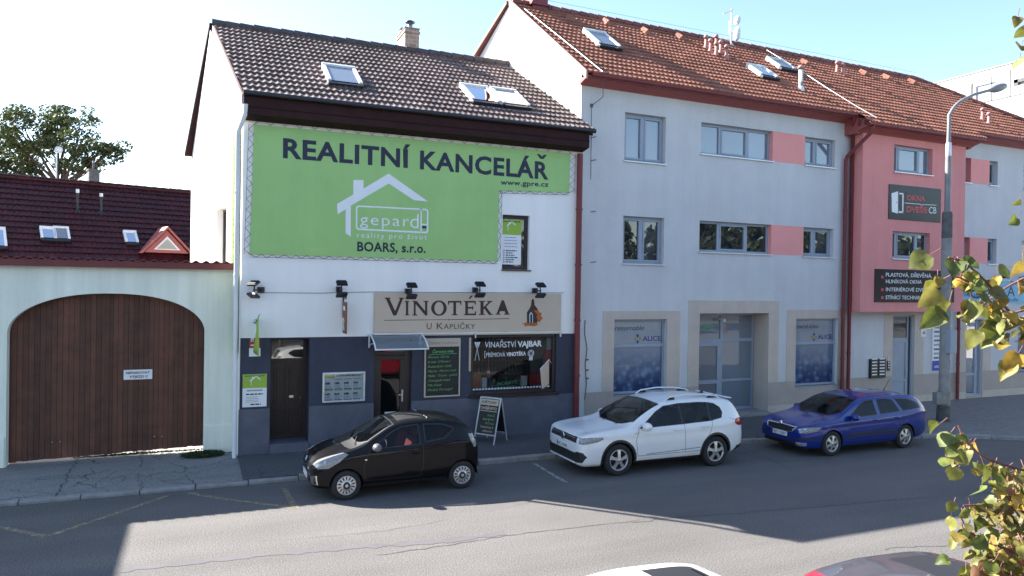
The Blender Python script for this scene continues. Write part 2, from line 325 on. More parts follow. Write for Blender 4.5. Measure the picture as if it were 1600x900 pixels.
# roof of profiled tiles: real waves and laps
def tile_roof(mb, O, U, V, width, length, tw, tl, mi=0, amp=.03, lip=.035, k=8, jit=.004):
    O = Vector(O); U = Vector(U).normalized(); V = Vector(V).normalized(); Nn = U.cross(V).normalized()
    nc = int(math.ceil(width/tw)); nr = int(math.ceil(length/tl))
    for r in range(nr):
        v0 = r*tl; v1 = min((r+1)*tl, length)
        for c in range(nc):
            j0 = random.uniform(-jit, jit); j1 = random.uniform(-jit, jit); n = min(k, 20); vs = []; fs = []; top = []
            u1 = min((c+1)*tw, width)
            for i in range(n+1):
                u = c*tw + (u1-c*tw)*i/n; h = amp*(.5-.5*math.cos(2*math.pi*(i/n)))**1.3
                b = O+U*u+V*v0+Nn*(h+lip+j0); t = O+U*u+V*v1+Nn*(h+j1); vs += [b, t]; top.append((O+U*u+V*v0+Nn*(h*.9-.012), b))
            for i in range(n): fs.append((2*i, 2*i+2, 2*i+3, 2*i+1))
            mb.add(vs, fs, mi, True)
            rv = []; rf = []
            for i, (a, b) in enumerate(top):
                rv += [a, b]
                if i < n: rf.append((2*i, 2*i+2, 2*i+3, 2*i+1))
            mb.add(rv, rf, mi, False)
def ridge_row(mb, p, q, r=.13, ln=.38, mi=0):
    p = Vector(p); q = Vector(q); L_ = (q-p).length; n = max(1, int(L_/ln)); d = (q-p)/n
    for i in range(n):
        a = p+d*i; b = p+d*(i+1.06); up = Vector((0,0,random.uniform(-.008,.008)))
        mb.tube([a+up, b+up], [r*1.08, r*.9], 10, mi, True, True)
def skylight(parent, O, U, V, Nn, w, h, world=False, glass='glass_sky', frame='white_metal', shade=None):
    """roof window lying on the slope: frame with its glass as a child"""
    O = Vector(O); U = Vector(U).normalized(); V = Vector(V).normalized(); Nn = Vector(Nn).normalized(); f = .09
    mb = MB()
    def bx(a0, a1, b0, b1, h0, h1, mi=0):
        c = [O+U*a+V*b+Nn*n for n in (h0,h1) for b in (b0,b1) for a in (a0,a1)]
        mb.add(c, [(0,2,3,1),(4,5,7,6),(0,1,5,4),(1,3,7,5),(3,2,6,7),(2,0,4,6)], mi)
    bx(-f,0,0,h,0,.13); bx(w,w+f,0,h,0,.13); bx(-f,w+f,h,h+f,0,.15); bx(-f,w+f,-.16,0,0,.085,1)
    fo = mb.build('roof_window', [M[frame], M['black_metal']], parent, .008, world=world)
    g = MB(); g.poly([O+U*0+Nn*.1, O+U*w+Nn*.1, O+U*w+V*h+Nn*.1, O+V*h+Nn*.1])
    g.build('pane', M[glass], fo, world=world)
    return fo

M['gate_wood'] = mat('gate_wood', (.10,.036,.021), .65, var=.35, vs=3, island=.35, bump=.3, bs=30, fine=.15, fs=25)
M['glass_frost'] = glass_mat('glass_frost', (.5,.55,.6), (.22,.23,.26), .8, 1.5)
M['leaf_dark'] = leaf_mat('leaf_dark', [(.02,.032,.010),(.035,.05,.014),(.05,.06,.02)], .15)
M['glass_curtain_sky'] = glass_mat('glass_curtain_sky', (.7,.72,.75), (.36,.43,.52), .45, 2.3, .06)  # pale blue body colour: reflected sky and bright curtains painted into the pane
M['cable_grey'] = flat('cable_grey', (.10,.105,.115), .7)
M['pale_render'] = mat('pale_render', (.42,.42,.43), .8, var=.05)
# ================================================================== SETTING: ground, road, pavements
ZP = .12
def sheet(name, pts, z, m, kind='structure'):
    mb = MB(); mb.poly([(x, y, z) for x, y in pts]); o = mb.build(name, m); o['kind'] = kind; return o
sheet('ground', [(-900,-900),(900,-900),(900,900),(-900,900)], -.02, M['asphalt_path'])
sheet('road', [(-70,5.3),(90,5.3),(90,15.85),(-70,15.85)], 0, M['asphalt'])
# far kerb: straight, then curving towards the viewer at the corner
KL = [(-40,15.92),(0,15.95),(6,15.87),(10,15.84),(14.2,15.6),(17,15.05),(19.6,14.3),(21.4,13.35),(23,12.0),(24.2,10.3),(25,8),(25.4,4),(25.5,-2)]
def smooth_line(pts, n=6):
    out = []
    for i in range(len(pts)-1):
        p0 = Vector(pts[max(i-1,0)]).to_3d(); p1 = Vector(pts[i]).to_3d(); p2 = Vector(pts[i+1]).to_3d(); p3 = Vector(pts[min(i+2,len(pts)-1)]).to_3d()
        for k in range(n):
            t = k/n; out.append(.5*((2*p1)+(p2-p0)*t+(2*p0-5*p1+4*p2-p3)*t*t+(3*p1-p0-3*p2+p3)*t**3))
    out.append(Vector(pts[-1]).to_3d()); return out
KS = smooth_line(KL, 6)
def kz(x): return .055 if x < .5 else (.055+(x-.5)/2*.05 if x < 2.5 else .105)
mb = MB()
def along(line, step):
    acc = [line[0]]; d = 0
    for a, b in zip(line, line[1:]):
        L_ = (b-a).length; t = step-d
        while t <= L_: acc.append(a+(b-a)*(t/L_)); t += step
        d = L_-(t-step)
    return acc
stones = along(KS, 1.0)
for a, b in zip(stones, stones[1:]):
    d = (b-a).normalized(); nrm = Vector((-d.y, d.x, 0)); h = kz(a.x)+random.uniform(-.008,.008); a2 = a+d*.008; b2 = b-d*.008
    f = nrm*.14
    vs = [a2, b2, b2+f, a2+f]; mb.add([v+Vector((0,0,-.05)) for v in vs]+[a2+Vector((0,0,h-.015)), b2+Vector((0,0,h-.015)), b2+f+Vector((0,0,h)), a2+f+Vector((0,0,h))],
        [(4,5,6,7),(0,1,5,4),(1,2,6,5),(3,0,4,7)])
o = mb.build('kerb', M['kerb'], bevel=.012); structure(o)
def pave(name, x0, x1, m, z0, z1, yb=19.6):
    mb = MB(); line = [p for p in KS if x0 < p.x < x1]
    def yk(x):
        for a, b in zip(KS, KS[1:]):
            if a.x <= x <= b.x: return a.y+(b.y-a.y)*(x-a.x)/(b.x-a.x)
        return KS[-1].y
    xs = [x0]+[p.x for p in line]+[x1]
    for a, b in zip(xs, xs[1:]):
        mb.poly([(a, yk(a)+.13, kz(a)-.004), (b, yk(b)+.13, kz(b)-.004), (b, yb, z1), (a, yb, z1)])
    o = mb.build(name, m); structure(o)
pave('concrete_apron', -40, .9, M['slab'], .05, .11, 30)
pave('pavement', .9, 17.2, M['asphalt_path'], .1, .13)
pave('paver_pavement', 17.2, 25.5, M['paver'], .1, .13)
sheet('paver_square', [(25.5,-30),(90,-30),(90,40),(25.5,19.6)], .105, M['paver'])
sheet('near_pavement', [(-70,-40),(25,-40),(25,5.15),(-70,5.15)], .10, M['asphalt_path'])
mb = MB()
for i in range(-40, 25): mb.box(i+.01, i+.99, 5.15, 5.3, -.02, .115)
structure(mb.build('near_kerb', M['kerb'], bevel=.012))
# expansion joints and cracks, tar seam, worn markings: thin sheets lying on the surface
def strip(mb, pts, w, z, jit=0.0, mi=0, n=1, zf=None):
    P = []
    for a, b in zip(pts, pts[1:]):
        a = Vector(a).to_3d(); b = Vector(b).to_3d(); k = max(1, int((b-a).length/.12)) if jit else 1
        for i in range(k): P.append(a+(b-a)*(i/k))
    P.append(Vector(pts[-1]).to_3d()); L_ = []; Rr = []
    for i, p in enumerate(P):
        d = (P[min(i+1,len(P)-1)]-P[max(i-1,0)]).normalized(); nn = Vector((-d.y, d.x, 0)); c = p+nn*random.uniform(-jit,jit)
        ww = w*(random.uniform(.4,1.3) if jit else 1)/2; zz = zf(c.x, c.y) if zf else z
        L_.append((c.x+nn.x*ww, c.y+nn.y*ww, zz)); Rr.append((c.x-nn.x*ww, c.y-nn.y*ww, zz))
    for i in range(len(P)-1): mb.poly([Rr[i], Rr[i+1], L_[i+1], L_[i]], mi)
def px_ground(l, z=0.0): return [on_z(x, y, z).xy for x, y in l]
mb = MB()
strip(mb, px_ground([(60,905),(200,890),(400,868),(560,855),(700,845),(790,833)]), .20, .004, .012)
o = mb.build('tar_seam', M['asph_patch']); structure(o)
mb = MB()
strip(mb, px_ground([(590,868),(700,852),(800,836),(900,824),(1000,813),(1100,806),(1250,794),(1400,781),(1600,765)]), .022, .0045, .025)
strip(mb, px_ground([(985,815),(1030,809)]), .16, .005, .05)
strip(mb, px_ground([(400,845),(520,838),(600,830),(700,812)]), .008, .0045, .03)
strip(mb, px_ground([(760,800),(900,770),(1030,752)]), .008, .0045, .03)
strip(mb, px_ground([(1380,858),(1480,852),(1520,850)]), .02, .0045, .04)
strip(mb, px_ground([(1120,700),(1215,722),(1300,716)]), .05, .0045, .03)
strip(mb, px_ground([(1150,695),(1240,735)]), .03, .0045, .03)
o = mb.build('road_crack', M['crack']); structure(o)
mb = MB()
def az(x, y): return kz(x)-.004+(.11-kz(x)+.004)*max(0, (y-16.07))/(30-16.07)+.004
for l, w in (([(120,718),(104,745),(90,775)],.035),([(170,750),(210,740),(260,752),(330,735)],.018),([(215,740),(222,765)],.018),([(180,735),(140,765),(120,770)],.015),
          ([(20,735),(80,728),(140,722)],.015),([(10,765),(60,770),(95,772)],.015),([(220,750),(290,742),(345,728),(400,722)],.018),([(290,742),(310,758),(330,760)],.02),
          ([(218,712),(220,730)],.03),([(255,752),(300,756),(360,750)],.02),([(200,745),(180,757),(160,762)],.02),([(30,757),(70,748),(100,748)],.012)):
    strip(mb, px_ground(l, .06), w, .1, .05, zf=az)
structure(mb.build('apron_crack', M['crack']))
mb = MB()
for l in ([(0,824),(72,839)], [(72,839),(147,814),(262,775)], [(294,771),(359,781),(462,794)], [(462,794),(444,764)]):
    strip(mb, px_ground(l), .12, .0055)
structure(mb.build('yellow_road_marking', M['yellow_paint']))
mb = MB()
strip(mb, px_ground([(834,724),(884,754)]), .11, .0055)
structure(mb.build('white_road_marking', M['white_paint']))
# ================================================================== WHITE HOUSE
YW = 18.25
def W(px, py, y=YW): p = on_y(px, py, y); return p.x, p.z
XL, XR = .92, 9.88
house = thing('white_house', 'white rendered house with dark brown tiled roof and slate blue ground floor', 'house', (5.4, YW, 0))
SK = R(9); GD = Vector((-math.sin(SK), math.cos(SK), 0)); GI = Vector((math.cos(SK), math.sin(SK), 0)); GP = Vector((XL, YW, 0))
YE = 17.8
E0 = on_y(380,146,YE); E1 = on_y(928,203,YE); ze = (E0.z+E1.z)/2
L0 = on_y(333,33,22.6); L1 = on_y(806,105,22.5); zr = 11.42
RV = Vector((0, 22.6-YE, zr-ze)); RVn = RV.normalized(); RN = Vector((1,0,0)).cross(RVn)
RR = on_plane(299,240,GP,GI)
mb = MB()
tile_roof(mb, (E0.x-1.2, YE, ze), (1,0,0), RVn, E1.x-E0.x+1.6, RV.length, .150, .362, amp=.030, lip=.058, k=6)
cl0 = Vector((L0.x-E0.x, L0.y-E0.y, 0)).normalized(); cl1 = Vector((L1.x-E1.x, L1.y-E1.y, 0)).normalized()
mb.build('roof', M['brown_tile'], house, world=True, recalc=True, clips=[(E0, (-cl0.y, cl0.x, 0)), (E1, (cl1.y, -cl1.x, 0))])
mb = MB(); rl0 = Vector((L0.x-.03, 22.6, zr+.02)); rl1 = Vector((L1.x, 22.5, zr+.02))
ridge_row(mb, rl0, rl1, .12, .36); mb.build('ridge_tiles', M['ridge_brown'], house, world=True)
mb = MB()  # under-roof slab and rear slope
mb.prism([E0+Vector((.03,.05,-.09)), E1+Vector((0,.05,-.09)), Vector((L1.x,22.5,zr-.09)), Vector((L0.x+.03,22.6,zr-.09))], (0,0,-.06))
re0 = Vector((RR.x, RR.y, RR.z)); re1 = Vector((9.2, RR.y, RR.z))
ov = GI*-.20; mb.prism([Vector((L0.x,22.6,zr+.02))+ov*.5, Vector((L1.x,22.5,zr-.02)), re1, re0+ov], (0,0,-.10))
mb.build('roof_deck', M['brown_paint'], house, world=True)
# verge boards
mb = MB()
mb.prism([E0+Vector((-.03,0,-.02)), E0+Vector((-.03,0,-.24)), Vector((L0.x-.03,22.6,zr-.25)), Vector((L0.x-.03,22.6,zr-.0))], (.05,0,0), 0)
mb.build('verge_board', [M['barge'], M['brown_paint']], house, world=True)
# walls
mb = MB()
holeA = W(785,335)+W(826,422)
wx0, wx1, wz0, wz1 = holeA[0], holeA[2], holeA[3], holeA[1]
zt = ze-.28
zs0 = 2.83
wall_sheet(mb, XL, XR, zs0, zt, [(wx0, wx1, wz0, wz1, .16)], 0, 0, lambda a, b, d: Vector((a, YW-.02+d, b)))
mb.poly([(XL,YW-.02,zs0),(XR,YW-.02,zs0),(XR,YW+.05,zs0),(XL,YW+.05,zs0)])
mb.build('wall', M['white_plaster'], house, world=True)
mb = MB()  # cream band below the eaves
mb.box(XL, XR, YW-.045, YW-.02, zt-.30, zt, 0); mb.build('eaves_band', M['cream_plaster'], house, world=True)
mb = MB()
DX0, DX1 = W(422,600)[0], W(483,600)[0]; SX0, SX1 = W(584,600)[0], W(643,600)[0]
VX0, VZ1 = W(736,523); VX1, VZ0 = W(868,612)
holes = [(DX0, DX1, .30, 2.8, .62), (SX0, SX1, .3, 2.74, .14), (VX0, VX1, VZ0, VZ1, .12)]
wall_sheet(mb, XL, XR, .05, zs0, holes, 0, 0, lambda a, b, d: Vector((a, YW+d, b)))
mb.build('ground_floor_wall', M['slate_paint'], house, world=True)
for a, b in ((XL-.02, DX0), (DX1, SX0), (SX1, XR)): mb = MB(); mb.box(a, b, YW-.035, YW+.01, .02, 1.16); mb.build('stone_plinth', M['granite'], house, bevel=.008, world=True)
mb = MB()
mb.box(DX0+.002, DX1-.002, YW-.1, YW+.6, .02, .306); mb.build('step', M['granite'], house, bevel=.015, world=True)
mb = MB()  # side gable with the window recess
def gfr(a, b, d): return GP+GD*a+GI*d+Vector((0,0,b))
def ga(px, py): p = on_plane(px, py, GP, GI); return (p-GP).dot(GD), p.z
ra = (RR-GP).dot(GD); apx = (Vector((L0.x,22.6,0))-GP).dot(GD)
g0 = ga(354,360)[0]; g1 = ga(338,360)[0]; gz1 = ga(346,325)[1]
wall_sheet(mb, 0, ra-.05, .02, RR.z-.2, [(g0, g1, gz1-2.0, gz1, .25)], 0, 0, gfr)
mb.poly([gfr(0,RR.z-.2,0), gfr(ra-.05,RR.z-.2,0), gfr(apx,zr-.18,0), gfr(0,zt+.08,0)])
mb.build('gable_wall', M['white_plaster'], house, world=True)
mb = MB(); a0, a1, b0, b1 = g0, g1, gz1-2.0, gz1
for q in (((a0,a1),(b1-.08,b1)),((a0,a1),(b0,b0+.08)),((a0,a0+.09),(b0,b1)),((a1-.08,a1),(b0,b1))):
    (x0,x1),(z0,z1) = q; mb.prism([gfr(x0,z0,.17), gfr(x1,z0,.17), gfr(x1,z1,.17), gfr(x0,z1,.17)], GI*.06)
w_ = mb.build('window', M['dark_frame'], house, world=True)
mb = MB(); mb.poly([gfr(a0,b0,.2), gfr(a1,b0,.2), gfr(a1,b1,.2), gfr(a0,b1,.2)]); mb.build('pane', M['glass_window'], w_, world=True)
mb = MB()  # rear and right walls, hidden floors keep the light out
rb = GP+GD*(ra-.06)
mb.poly([rb+Vector((.05,0,0)), Vector((9.3,rb.y,0)), Vector((9.3,rb.y,RR.z-.1)), rb+Vector((.05,0,RR.z-.1))])
mb.poly([(XR,YW,0),(9.3,rb.y,0),(9.3,rb.y,RR.z-.1),(9.4,22.5,zr-.2),(XR,YW,zt+.05)])
mb.poly([(XL,YW+.7,zs0+.1),(XR,YW+.7,zs0+.1),(9.3,rb.y,zs0+.1),(XL-1,rb.y,zs0+.1)])
mb.build('rear_wall', M['cream_plaster'], house, world=True)
# eaves: dark brown boarded fascia and gutter
mb = MB(); zf0 = on_y(650,206,YE+.03).z
mb.prism([(E0.x+.02,YE+.02,ze-.02),(E0.x+.02,YE+.02,zf0+.03),(E0.x+.02,YW-.01,zf0-.05),(E0.x+.02,YW-.01,ze-.0)], (E1.x-E0.x-.14,0,0))
mb.box(E0.x+.02, E1.x-.12, YE-.005, YE+.02, zf0+.2, zf0+.22)
mb.build('eaves_fascia', M['brown_paint'], house, world=True, bevel=.006)
mb = MB(); mb.tube([(E0.x,YE-.05,ze-.0),(E1.x+.02,YE-.05,ze-.02)], .06, 10); mb.build('gutter', M['black_metal'], house, world=True)
# white downpipe on the left corner
mb = MB(); pp = [on_y(*q, y) for *q, y in ((384,162,17.8),(383,178,17.85),(372,207,18.15),(371,300,18.15),(369,430,18.15),(366,716,18.14))]
mb.tube(pp, .052, 12)
for py in (300,430,560,680):
    q = on_y(369-(py-430)*.012, py, 18.15); mb.tube([q+Vector((0,0,-.02)), q+Vector((0,0,.02))], .062, 12)
mb.build('downpipe', M['white_metal'], house, world=True)
# chimney
c0 = on_y(631,60,22.9); c1 = on_y(653,60,22.9); ct = on_y(642,47,22.9).z
mb = MB(); mb.box(c0.x, c1.x, 22.75, 23.75, zr-.6, ct); mb.box(c0.x-.03, c1.x+.03, 22.72, 23.78, ct-.14, ct-.07); mb.box(c0.x-.02, c1.x+.02, 22.73, 23.77, ct, ct+.04, 1)
ch = mb.build('chimney', [M['brick'], M['concrete']], house, bevel=.01, world=True)
mb = MB(); cx = (c0.x+c1.x)/2
mb.lathe([(.08,0),(.08,.22),(.0,.22)], 16, 0, Matrix.Translation((cx+.02,23.1,ct+.04))); mb.lathe([(0,.26),(.15,.25),(.155,.28),(.06,.33),(0,.335)], 16, 1, Matrix.Translation((cx+.02,23.1,ct+.04)))
for k in range(3):
    a = k*2.1; mb.bar((cx+.02+.07*math.cos(a),23.1+.07*math.sin(a),ct+.22),(cx+.02+.07*math.cos(a),23.1+.07*math.sin(a),ct+.31),.012,mi=0)
mb.build('chimney_cowl', [M['steel'], M['black_metal']], ch, world=True)
mb = MB(); mb.lathe([(.07,0),(.07,.14),(0,.14)], 12, 0, Matrix.Translation((cx-.12,23.45,ct+.04))); mb.box(cx-.24, cx, 23.33, 23.57, ct+.18, ct+.2); mb.build('chimney_pot', M['steel'], ch, world=True)
# roof windows
def on_roof(px, py): return on_plane(px, py, (0, YE, ze+.05), RN)
for LLp, LRp, ULp in (((517.5,131),(565,135.5),(503,106)), ((741,160),(780,164),(721,137)), ((790,166),(826,170),(770,143))):
    a = on_roof(*LLp); b = on_roof(*LRp); c = on_roof(*ULp)
    skylight(house, Vector((a.x,a.y,a.z)), (1,0,0), RVn, RN, (b-a).length*.9, min(1.25, (c-a).length*.95), world=True)
# first-floor window with an office poster on the glass
def rect_frame(mb, x0, x1, z0, z1, y0, y1, w=.07, mi=0, mull=()):
    mb.box(x0, x1, y0, y1, z1-w, z1, mi); mb.box(x0, x1, y0, y1, z0, z0+w, mi); mb.box(x0, x0+w, y0, y1, z0+w, z1-w, mi); mb.box(x1-w, x1, y0, y1, z0+w, z1-w, mi)
    for f in mull: x = x0+(x1-x0)*f; mb.box(x-w*.6, x+w*.6, y0-.004, y1, z0+w, z1-w, mi)
mb = MB(); rect_frame(mb, wx0, wx1, wz0, wz1, YW+.09, YW+.14, .1); mb.box(wx0-.02, wx1+.05, YW-.08, YW+.1, wz0-.035, wz0-.004)
w_ = mb.build('window', M['dark_frame'], house, world=True, bevel=.006)
mb = MB(); mb.poly([(wx0,YW+.12,wz0),(wx1,YW+.12,wz0),(wx1,YW+.12,wz1),(wx0,YW+.12,wz1)]); mb.build('pane', M['glass_window'], w_, world=True)
def fr_y(y): return lambda a, b: Vector((a, y, b))
def lines(mb, x0, x1, z0, z1, n, h, y, mi, ragged=.35):
    for i in range(n):
        z = z1-(z1-z0)*(i+.5)/n; x = x0
        xe = x1-(x1-x0)*random.uniform(0, ragged)
        while x < xe:
            w = random.uniform(.35,1.1)*h*3.2; mb.poly([(x,y,z-h/2),(min(x+w,xe),y,z-h/2),(min(x+w,xe),y,z+h/2),(x,y,z+h/2)], mi); x += w+h*.6
def house_logo(mb, fr, x0, z0, s, mi):
    """roof-and-chimney outline in a unit square"""
    P = [(.0,.64),(.18,.79),(.18,1.0),(.29,1.0),(.29,.90),(.57,1.1),(1.0,.67),(.85,.68),(.57,.96),(.15,.61),(.15,.10),(.09,.15),(.09,.57),(.005,.5)]
    mb.poly([fr(x0+a*s, z0+b*s) for a, b in P], mi)
mb = MB(); px0, px1 = wx0+.01, wx0+.60; pz0, pz1 = W(790,413)[1], W(790,342)[1]; y = YW+.085
mb.box(px0, px1, y, y+.004, pz0, pz1, 0); zm = pz1-(pz1-pz0)*.34
mb.poly([(px0,y-.002,zm),(px1,y-.002,zm),(px1,y-.002,pz1),(px0,y-.002,pz1)], 1)
f = fr_y(y-.004); house_logo(mb, f, px0+.16, zm+.08, .27, 0); put_text(mb, f, 'REALITNÍ KANCELÁŘ', px0+.04, px1-.04, pz1-.075, .035, .03, 2)
lines(mb, px0+.1, px1-.1, zm-.36, zm-.03, 4, .018, y-.004, 3, .15); lines(mb, px0+.14, px1-.05, pz0+.04, zm-.40, 6, .028, y-.004, 2, .5)
for i in range(6):
    z = zm-.40-(zm-.44-pz0)*(i+.5)/6; mb.box(px0+.07, px0+.1, y-.004, y-.003, z-.015, z+.015, 2)
tag(mb.build('window_poster', [M['white_sign'], M['lime'], M['navy_ink'], M['grey_ink']], loc=((px0+px1)/2, y, pz0)), 'green and white poster filling the upstairs window beside the big green banner', 'poster')
# front door
mb = MB(); yd = YW+.55
rect_frame(mb, DX0+.002, DX1-.002, .30, 2.8, yd, yd+.07, .07); mb.box(DX0+.07, DX1-.07, yd, yd+.06, 2.18, 2.27)
fd = mb.build('front_door_frame', M['door_wood'], house, world=True)
mb = MB(); x0, x1 = DX0+.07, DX1-.07; mb.box(x0, x1, yd+.03, yd+.07, .32, 2.18)
for a, b in ((.08,.44),(.56,.92)):
    for z0, z1 in ((.45,1.0),(1.15,2.05)):
        rect_frame(mb, x0+(x1-x0)*a, x0+(x1-x0)*b, z0, z1, yd+.015, yd+.03, .035); mb.box(x0+(x1-x0)*a+.07, x0+(x1-x0)*b-.07, yd+.018, yd+.03, z0+.08, z1-.08)
mb.box((x0+x1)/2-.03, (x0+x1)/2+.03, yd+.005, yd+.03, .33, 2.17)
dl = mb.build('front_door', M['door_wood'], house, world=True, bevel=.006)
mb = MB(); mb.box((x0+x1)/2+.05, (x0+x1)/2+.15, yd+.0, yd+.012, 1.3, 1.36); mb.lathe([(0,0),(.025,.01),(.02,.04),(0,.05)], 10, 0, Matrix.Translation((x1-.06,yd+.03,1.3)) @ Matrix.Rotation(R(90),4,'X')); mb.build('handle', M['steel'], dl, world=True)
mb = MB(); mb.poly([(x0,yd+.04,2.26),(x1,yd+.04,2.26),(x1,yd+.04,2.74),(x0,yd+.04,2.74)]); mb.build('transom', M['glass_window'], fd, world=True)
mb = MB(); mb.box(DX1-.012, DX1+.0, YW+.2, YW+.26, 1.2, 1.5); mb.build('door_bell', M['black_metal'], house, world=True)
# shop door
mb = MB(); ys = YW+.08
rect_frame(mb, SX0+.002, SX1-.08, .3, 2.74, ys, ys+.07, .09); mb.box(SX0+.09, SX1-.16, ys, ys+.06, 2.34, 2.42); mb.box(SX1-.08, SX1, ys+.02, ys+.07, .3, 2.74)
sd = mb.build('shop_door_frame', M['dark_frame'], house, world=True)
mb = MB(); x0, x1 = SX0+.09, SX1-.17; rect_frame(mb, x0, x1, .32, 2.33, ys+.0, ys+.05, .11); mb.box(x0+.1, x1-.1, ys+.01, ys+.05, .4, .62)
sl_ = mb.build('shop_door', M['dark_frame'], house, world=True, bevel=.005)
mb = MB(); mb.poly([(x0+.1,ys+.03,.5),(x1-.1,ys+.03,.5),(x1-.1,ys+.03,2.25),(x0+.1,ys+.03,2.25)]); mb.build('pane', M['glass_door'], sl_, world=True)
mb = MB(); mb.poly([(SX0+.09,ys+.03,2.42),(SX1-.17,ys+.03,2.42),(SX1-.17,ys+.03,2.66),(SX0+.09,ys+.03,2.66)]); mb.build('transom', M['glass_window'], sd, world=True)
mb = MB(); mb.box(x1-.07, x1-.03, ys-.015, ys, 1.15, 1.45); mb.bar((x1-.05,ys-.05,1.33),(x1-.16,ys-.05,1.33),.022); mb.bar((x1-.05,ys,1.33),(x1-.05,ys-.05,1.33),.02); mb.build('handle', M['steel'], sl_, world=True)
mb = MB(); mb.poly([(x0+.22,ys+.018,.72),(x1-.2,ys+.018,.72),(x1-.2,ys+.018,.9),(x0+.22,ys+.018,.9)]); mb.build('notice', M['white_sign'], sl_, world=True)
# shop window with its display
mb = MB(); rect_frame(mb, VX0, VX1, VZ0, VZ1, YW+.05, YW+.11, .09); mb.box(VX0-.03, VX1+.06, YW-.10, YW+.05, VZ0-.06, VZ0+.005)
sw = mb.build('shop_window', M['dark_frame'], house, world=True, bevel=.006)
mb = MB(); mb.poly([(VX0+.08,YW+.085,VZ0+.08),(VX1-.08,YW+.085,VZ0+.08),(VX1-.08,YW+.085,VZ1-.08),(VX0+.08,YW+.085,VZ1-.08)]); mb.build('pane', M['glass_shop'], sw, world=True)
mb = MB(); x0, x1 = SX0-.5, XR-.1; y0, y1 = YW+.15, YW+2.6   # the shop room behind
mb.box(x0, x1, y1, y1+.05, .3, 2.85, 0); mb.box(x0, x0+.03, y0, y1, .3, 2.85, 0); mb.box(x1-.03, x1, y0, y1, .3, 2.85, 0); mb.box(x0, x1, y0+.05, y1, 2.80, 2.85, 0); mb.box(x0, x1, y0, y1, .25, .3, 1)
mb.box(VX0, VX1, YW+.12, YW+.45, VZ0-.02, VZ0+.06, 2)
for i in range(5):
    zz = .6+i*.42; mb.box(VX0-.1, VX1, y1-.3, y1, zz, zz+.03, 1)
    for k in range(22): xx = VX0+.05+k*.11; mb.lathe([(.035,0),(.035,.18),(.013,.22),(.013,.3)], 7, random.choice((1,3,3,0)), Matrix.Translation((xx,y1-.15,zz+.03)))
mb.build('shop_interior', [M['interior_brown'], M['wood_sign'], M['silver_ink'], M['dark_green_ink']], sw, world=True)
mb = MB(); f = fr_y(YW+.078)   # lettering stuck on the glass
def WT(mb, f, body, pl, pr, cap_px, mi, bold=0.0, y=YW, shear=0, spacing=1.0, align='fit'):
    """real lettering between two surveyed baseline points on the facade"""
    a = W(*pl, y); b = W(*pr, y); c = W(pl[0], pl[1]-cap_px, y); sl = (b[1]-a[1])/(b[0]-a[0])
    put_text(mb, lambda u, v: f(u, v+(u-a[0])*sl), body, a[0], b[0], a[1], c[1]-a[1], bold, mi, shear, spacing, align)
WT(mb, f, 'VINAŘSTVÍ', (759,543.5), (808,543), 9, 0); WT(mb, f, 'VAJBAR', (810.5,542.8), (848.5,541.5), 9.3, 0, .035)
WT(mb, f, 'PRÉMIOVÁ', (761,558), (791,557.5), 6.3, 0); WT(mb, f, 'VINOTÉKA', (793,557.3), (823.5,555.8), 6.3, 0, .03)
a = W(758.5,560); b = W(758.5,549)
for q in ((a[0],a[0]+.012,a[1],b[1]),(a[0],a[0]+.04,b[1]-.012,b[1]),(a[0],a[0]+.04,a[1],a[1]+.012)): mb.poly([f(q[0],q[2]),f(q[1],q[2]),f(q[1],q[3]),f(q[0],q[3])])
cx_, cz_ = W(831.5,552.5)
for rr in (.095,.06):
    for i in range(18):
        t0 = i*math.pi/9; t1 = t0+math.pi/9; mb.poly([f(cx_+r_*math.cos(t), cz_+r_*math.sin(t)) for t, r_ in ((t0,rr),(t1,rr),(t1,rr-.014),(t0,rr-.014))])
mb.poly([f(cx_-.05,cz_-.09), f(cx_-.01,cz_-.1), f(cx_-.012,cz_-.2), f(cx_-.03,cz_-.17), f(cx_-.05,cz_-.2)]); mb.poly([f(cx_+.05,cz_-.09), f(cx_+.01,cz_-.1), f(cx_+.012,cz_-.2), f(cx_+.03,cz_-.17), f(cx_+.05,cz_-.2)])
gx, gz = W(747.5,536)   # two crossed glasses
for sg in (-1,1):
    mb.poly([f(gx-.085,gz+.02), f(gx-.045,gz+.02), f(gx+.0,gz-.16), f(gx-.012,gz-.16)] if sg < 0 else [f(gx+.085,gz+.02), f(gx+.045,gz+.02), f(gx,gz-.16), f(gx+.012,gz-.16)])
    mb.poly([f(gx-.006*sg,gz-.16), f(gx+.006*sg,gz-.16), f(gx+.07*sg,gz-.47), f(gx+.058*sg,gz-.47)])
mb.poly([f(gx-.04,gz+.02), f(gx+.04,gz+.02), f(gx,gz-.11)], 1)
for k in range(26):   # white pattern along the bottom of the pane
    xx = VX0+.1+k*.088; zz = VZ0+.125; mb.poly([f(xx,zz), f(xx+.06,zz), f(xx+.06,zz+.045), f(xx,zz+.045)], 1)
mb.build('window_lettering', [M['white_ink'], M['silver_ink']], sw, world=True)
mb = MB(); f2 = fr_y(YW+.25)
WT(mb, f2, 'MORAVY', (777,603), (808,599), 5.5, 0, .02, y=YW+.25, shear=.15); WT(mb, f2, 'Z', (789.5,594), (793,593.6), 4, 0, .0, y=YW+.25)
a = W(776,605.5,YW+.25); b = W(807,602,YW+.25); mb.bar((a[0],YW+.25,a[1]),(b[0],YW+.25,b[1]),.015)
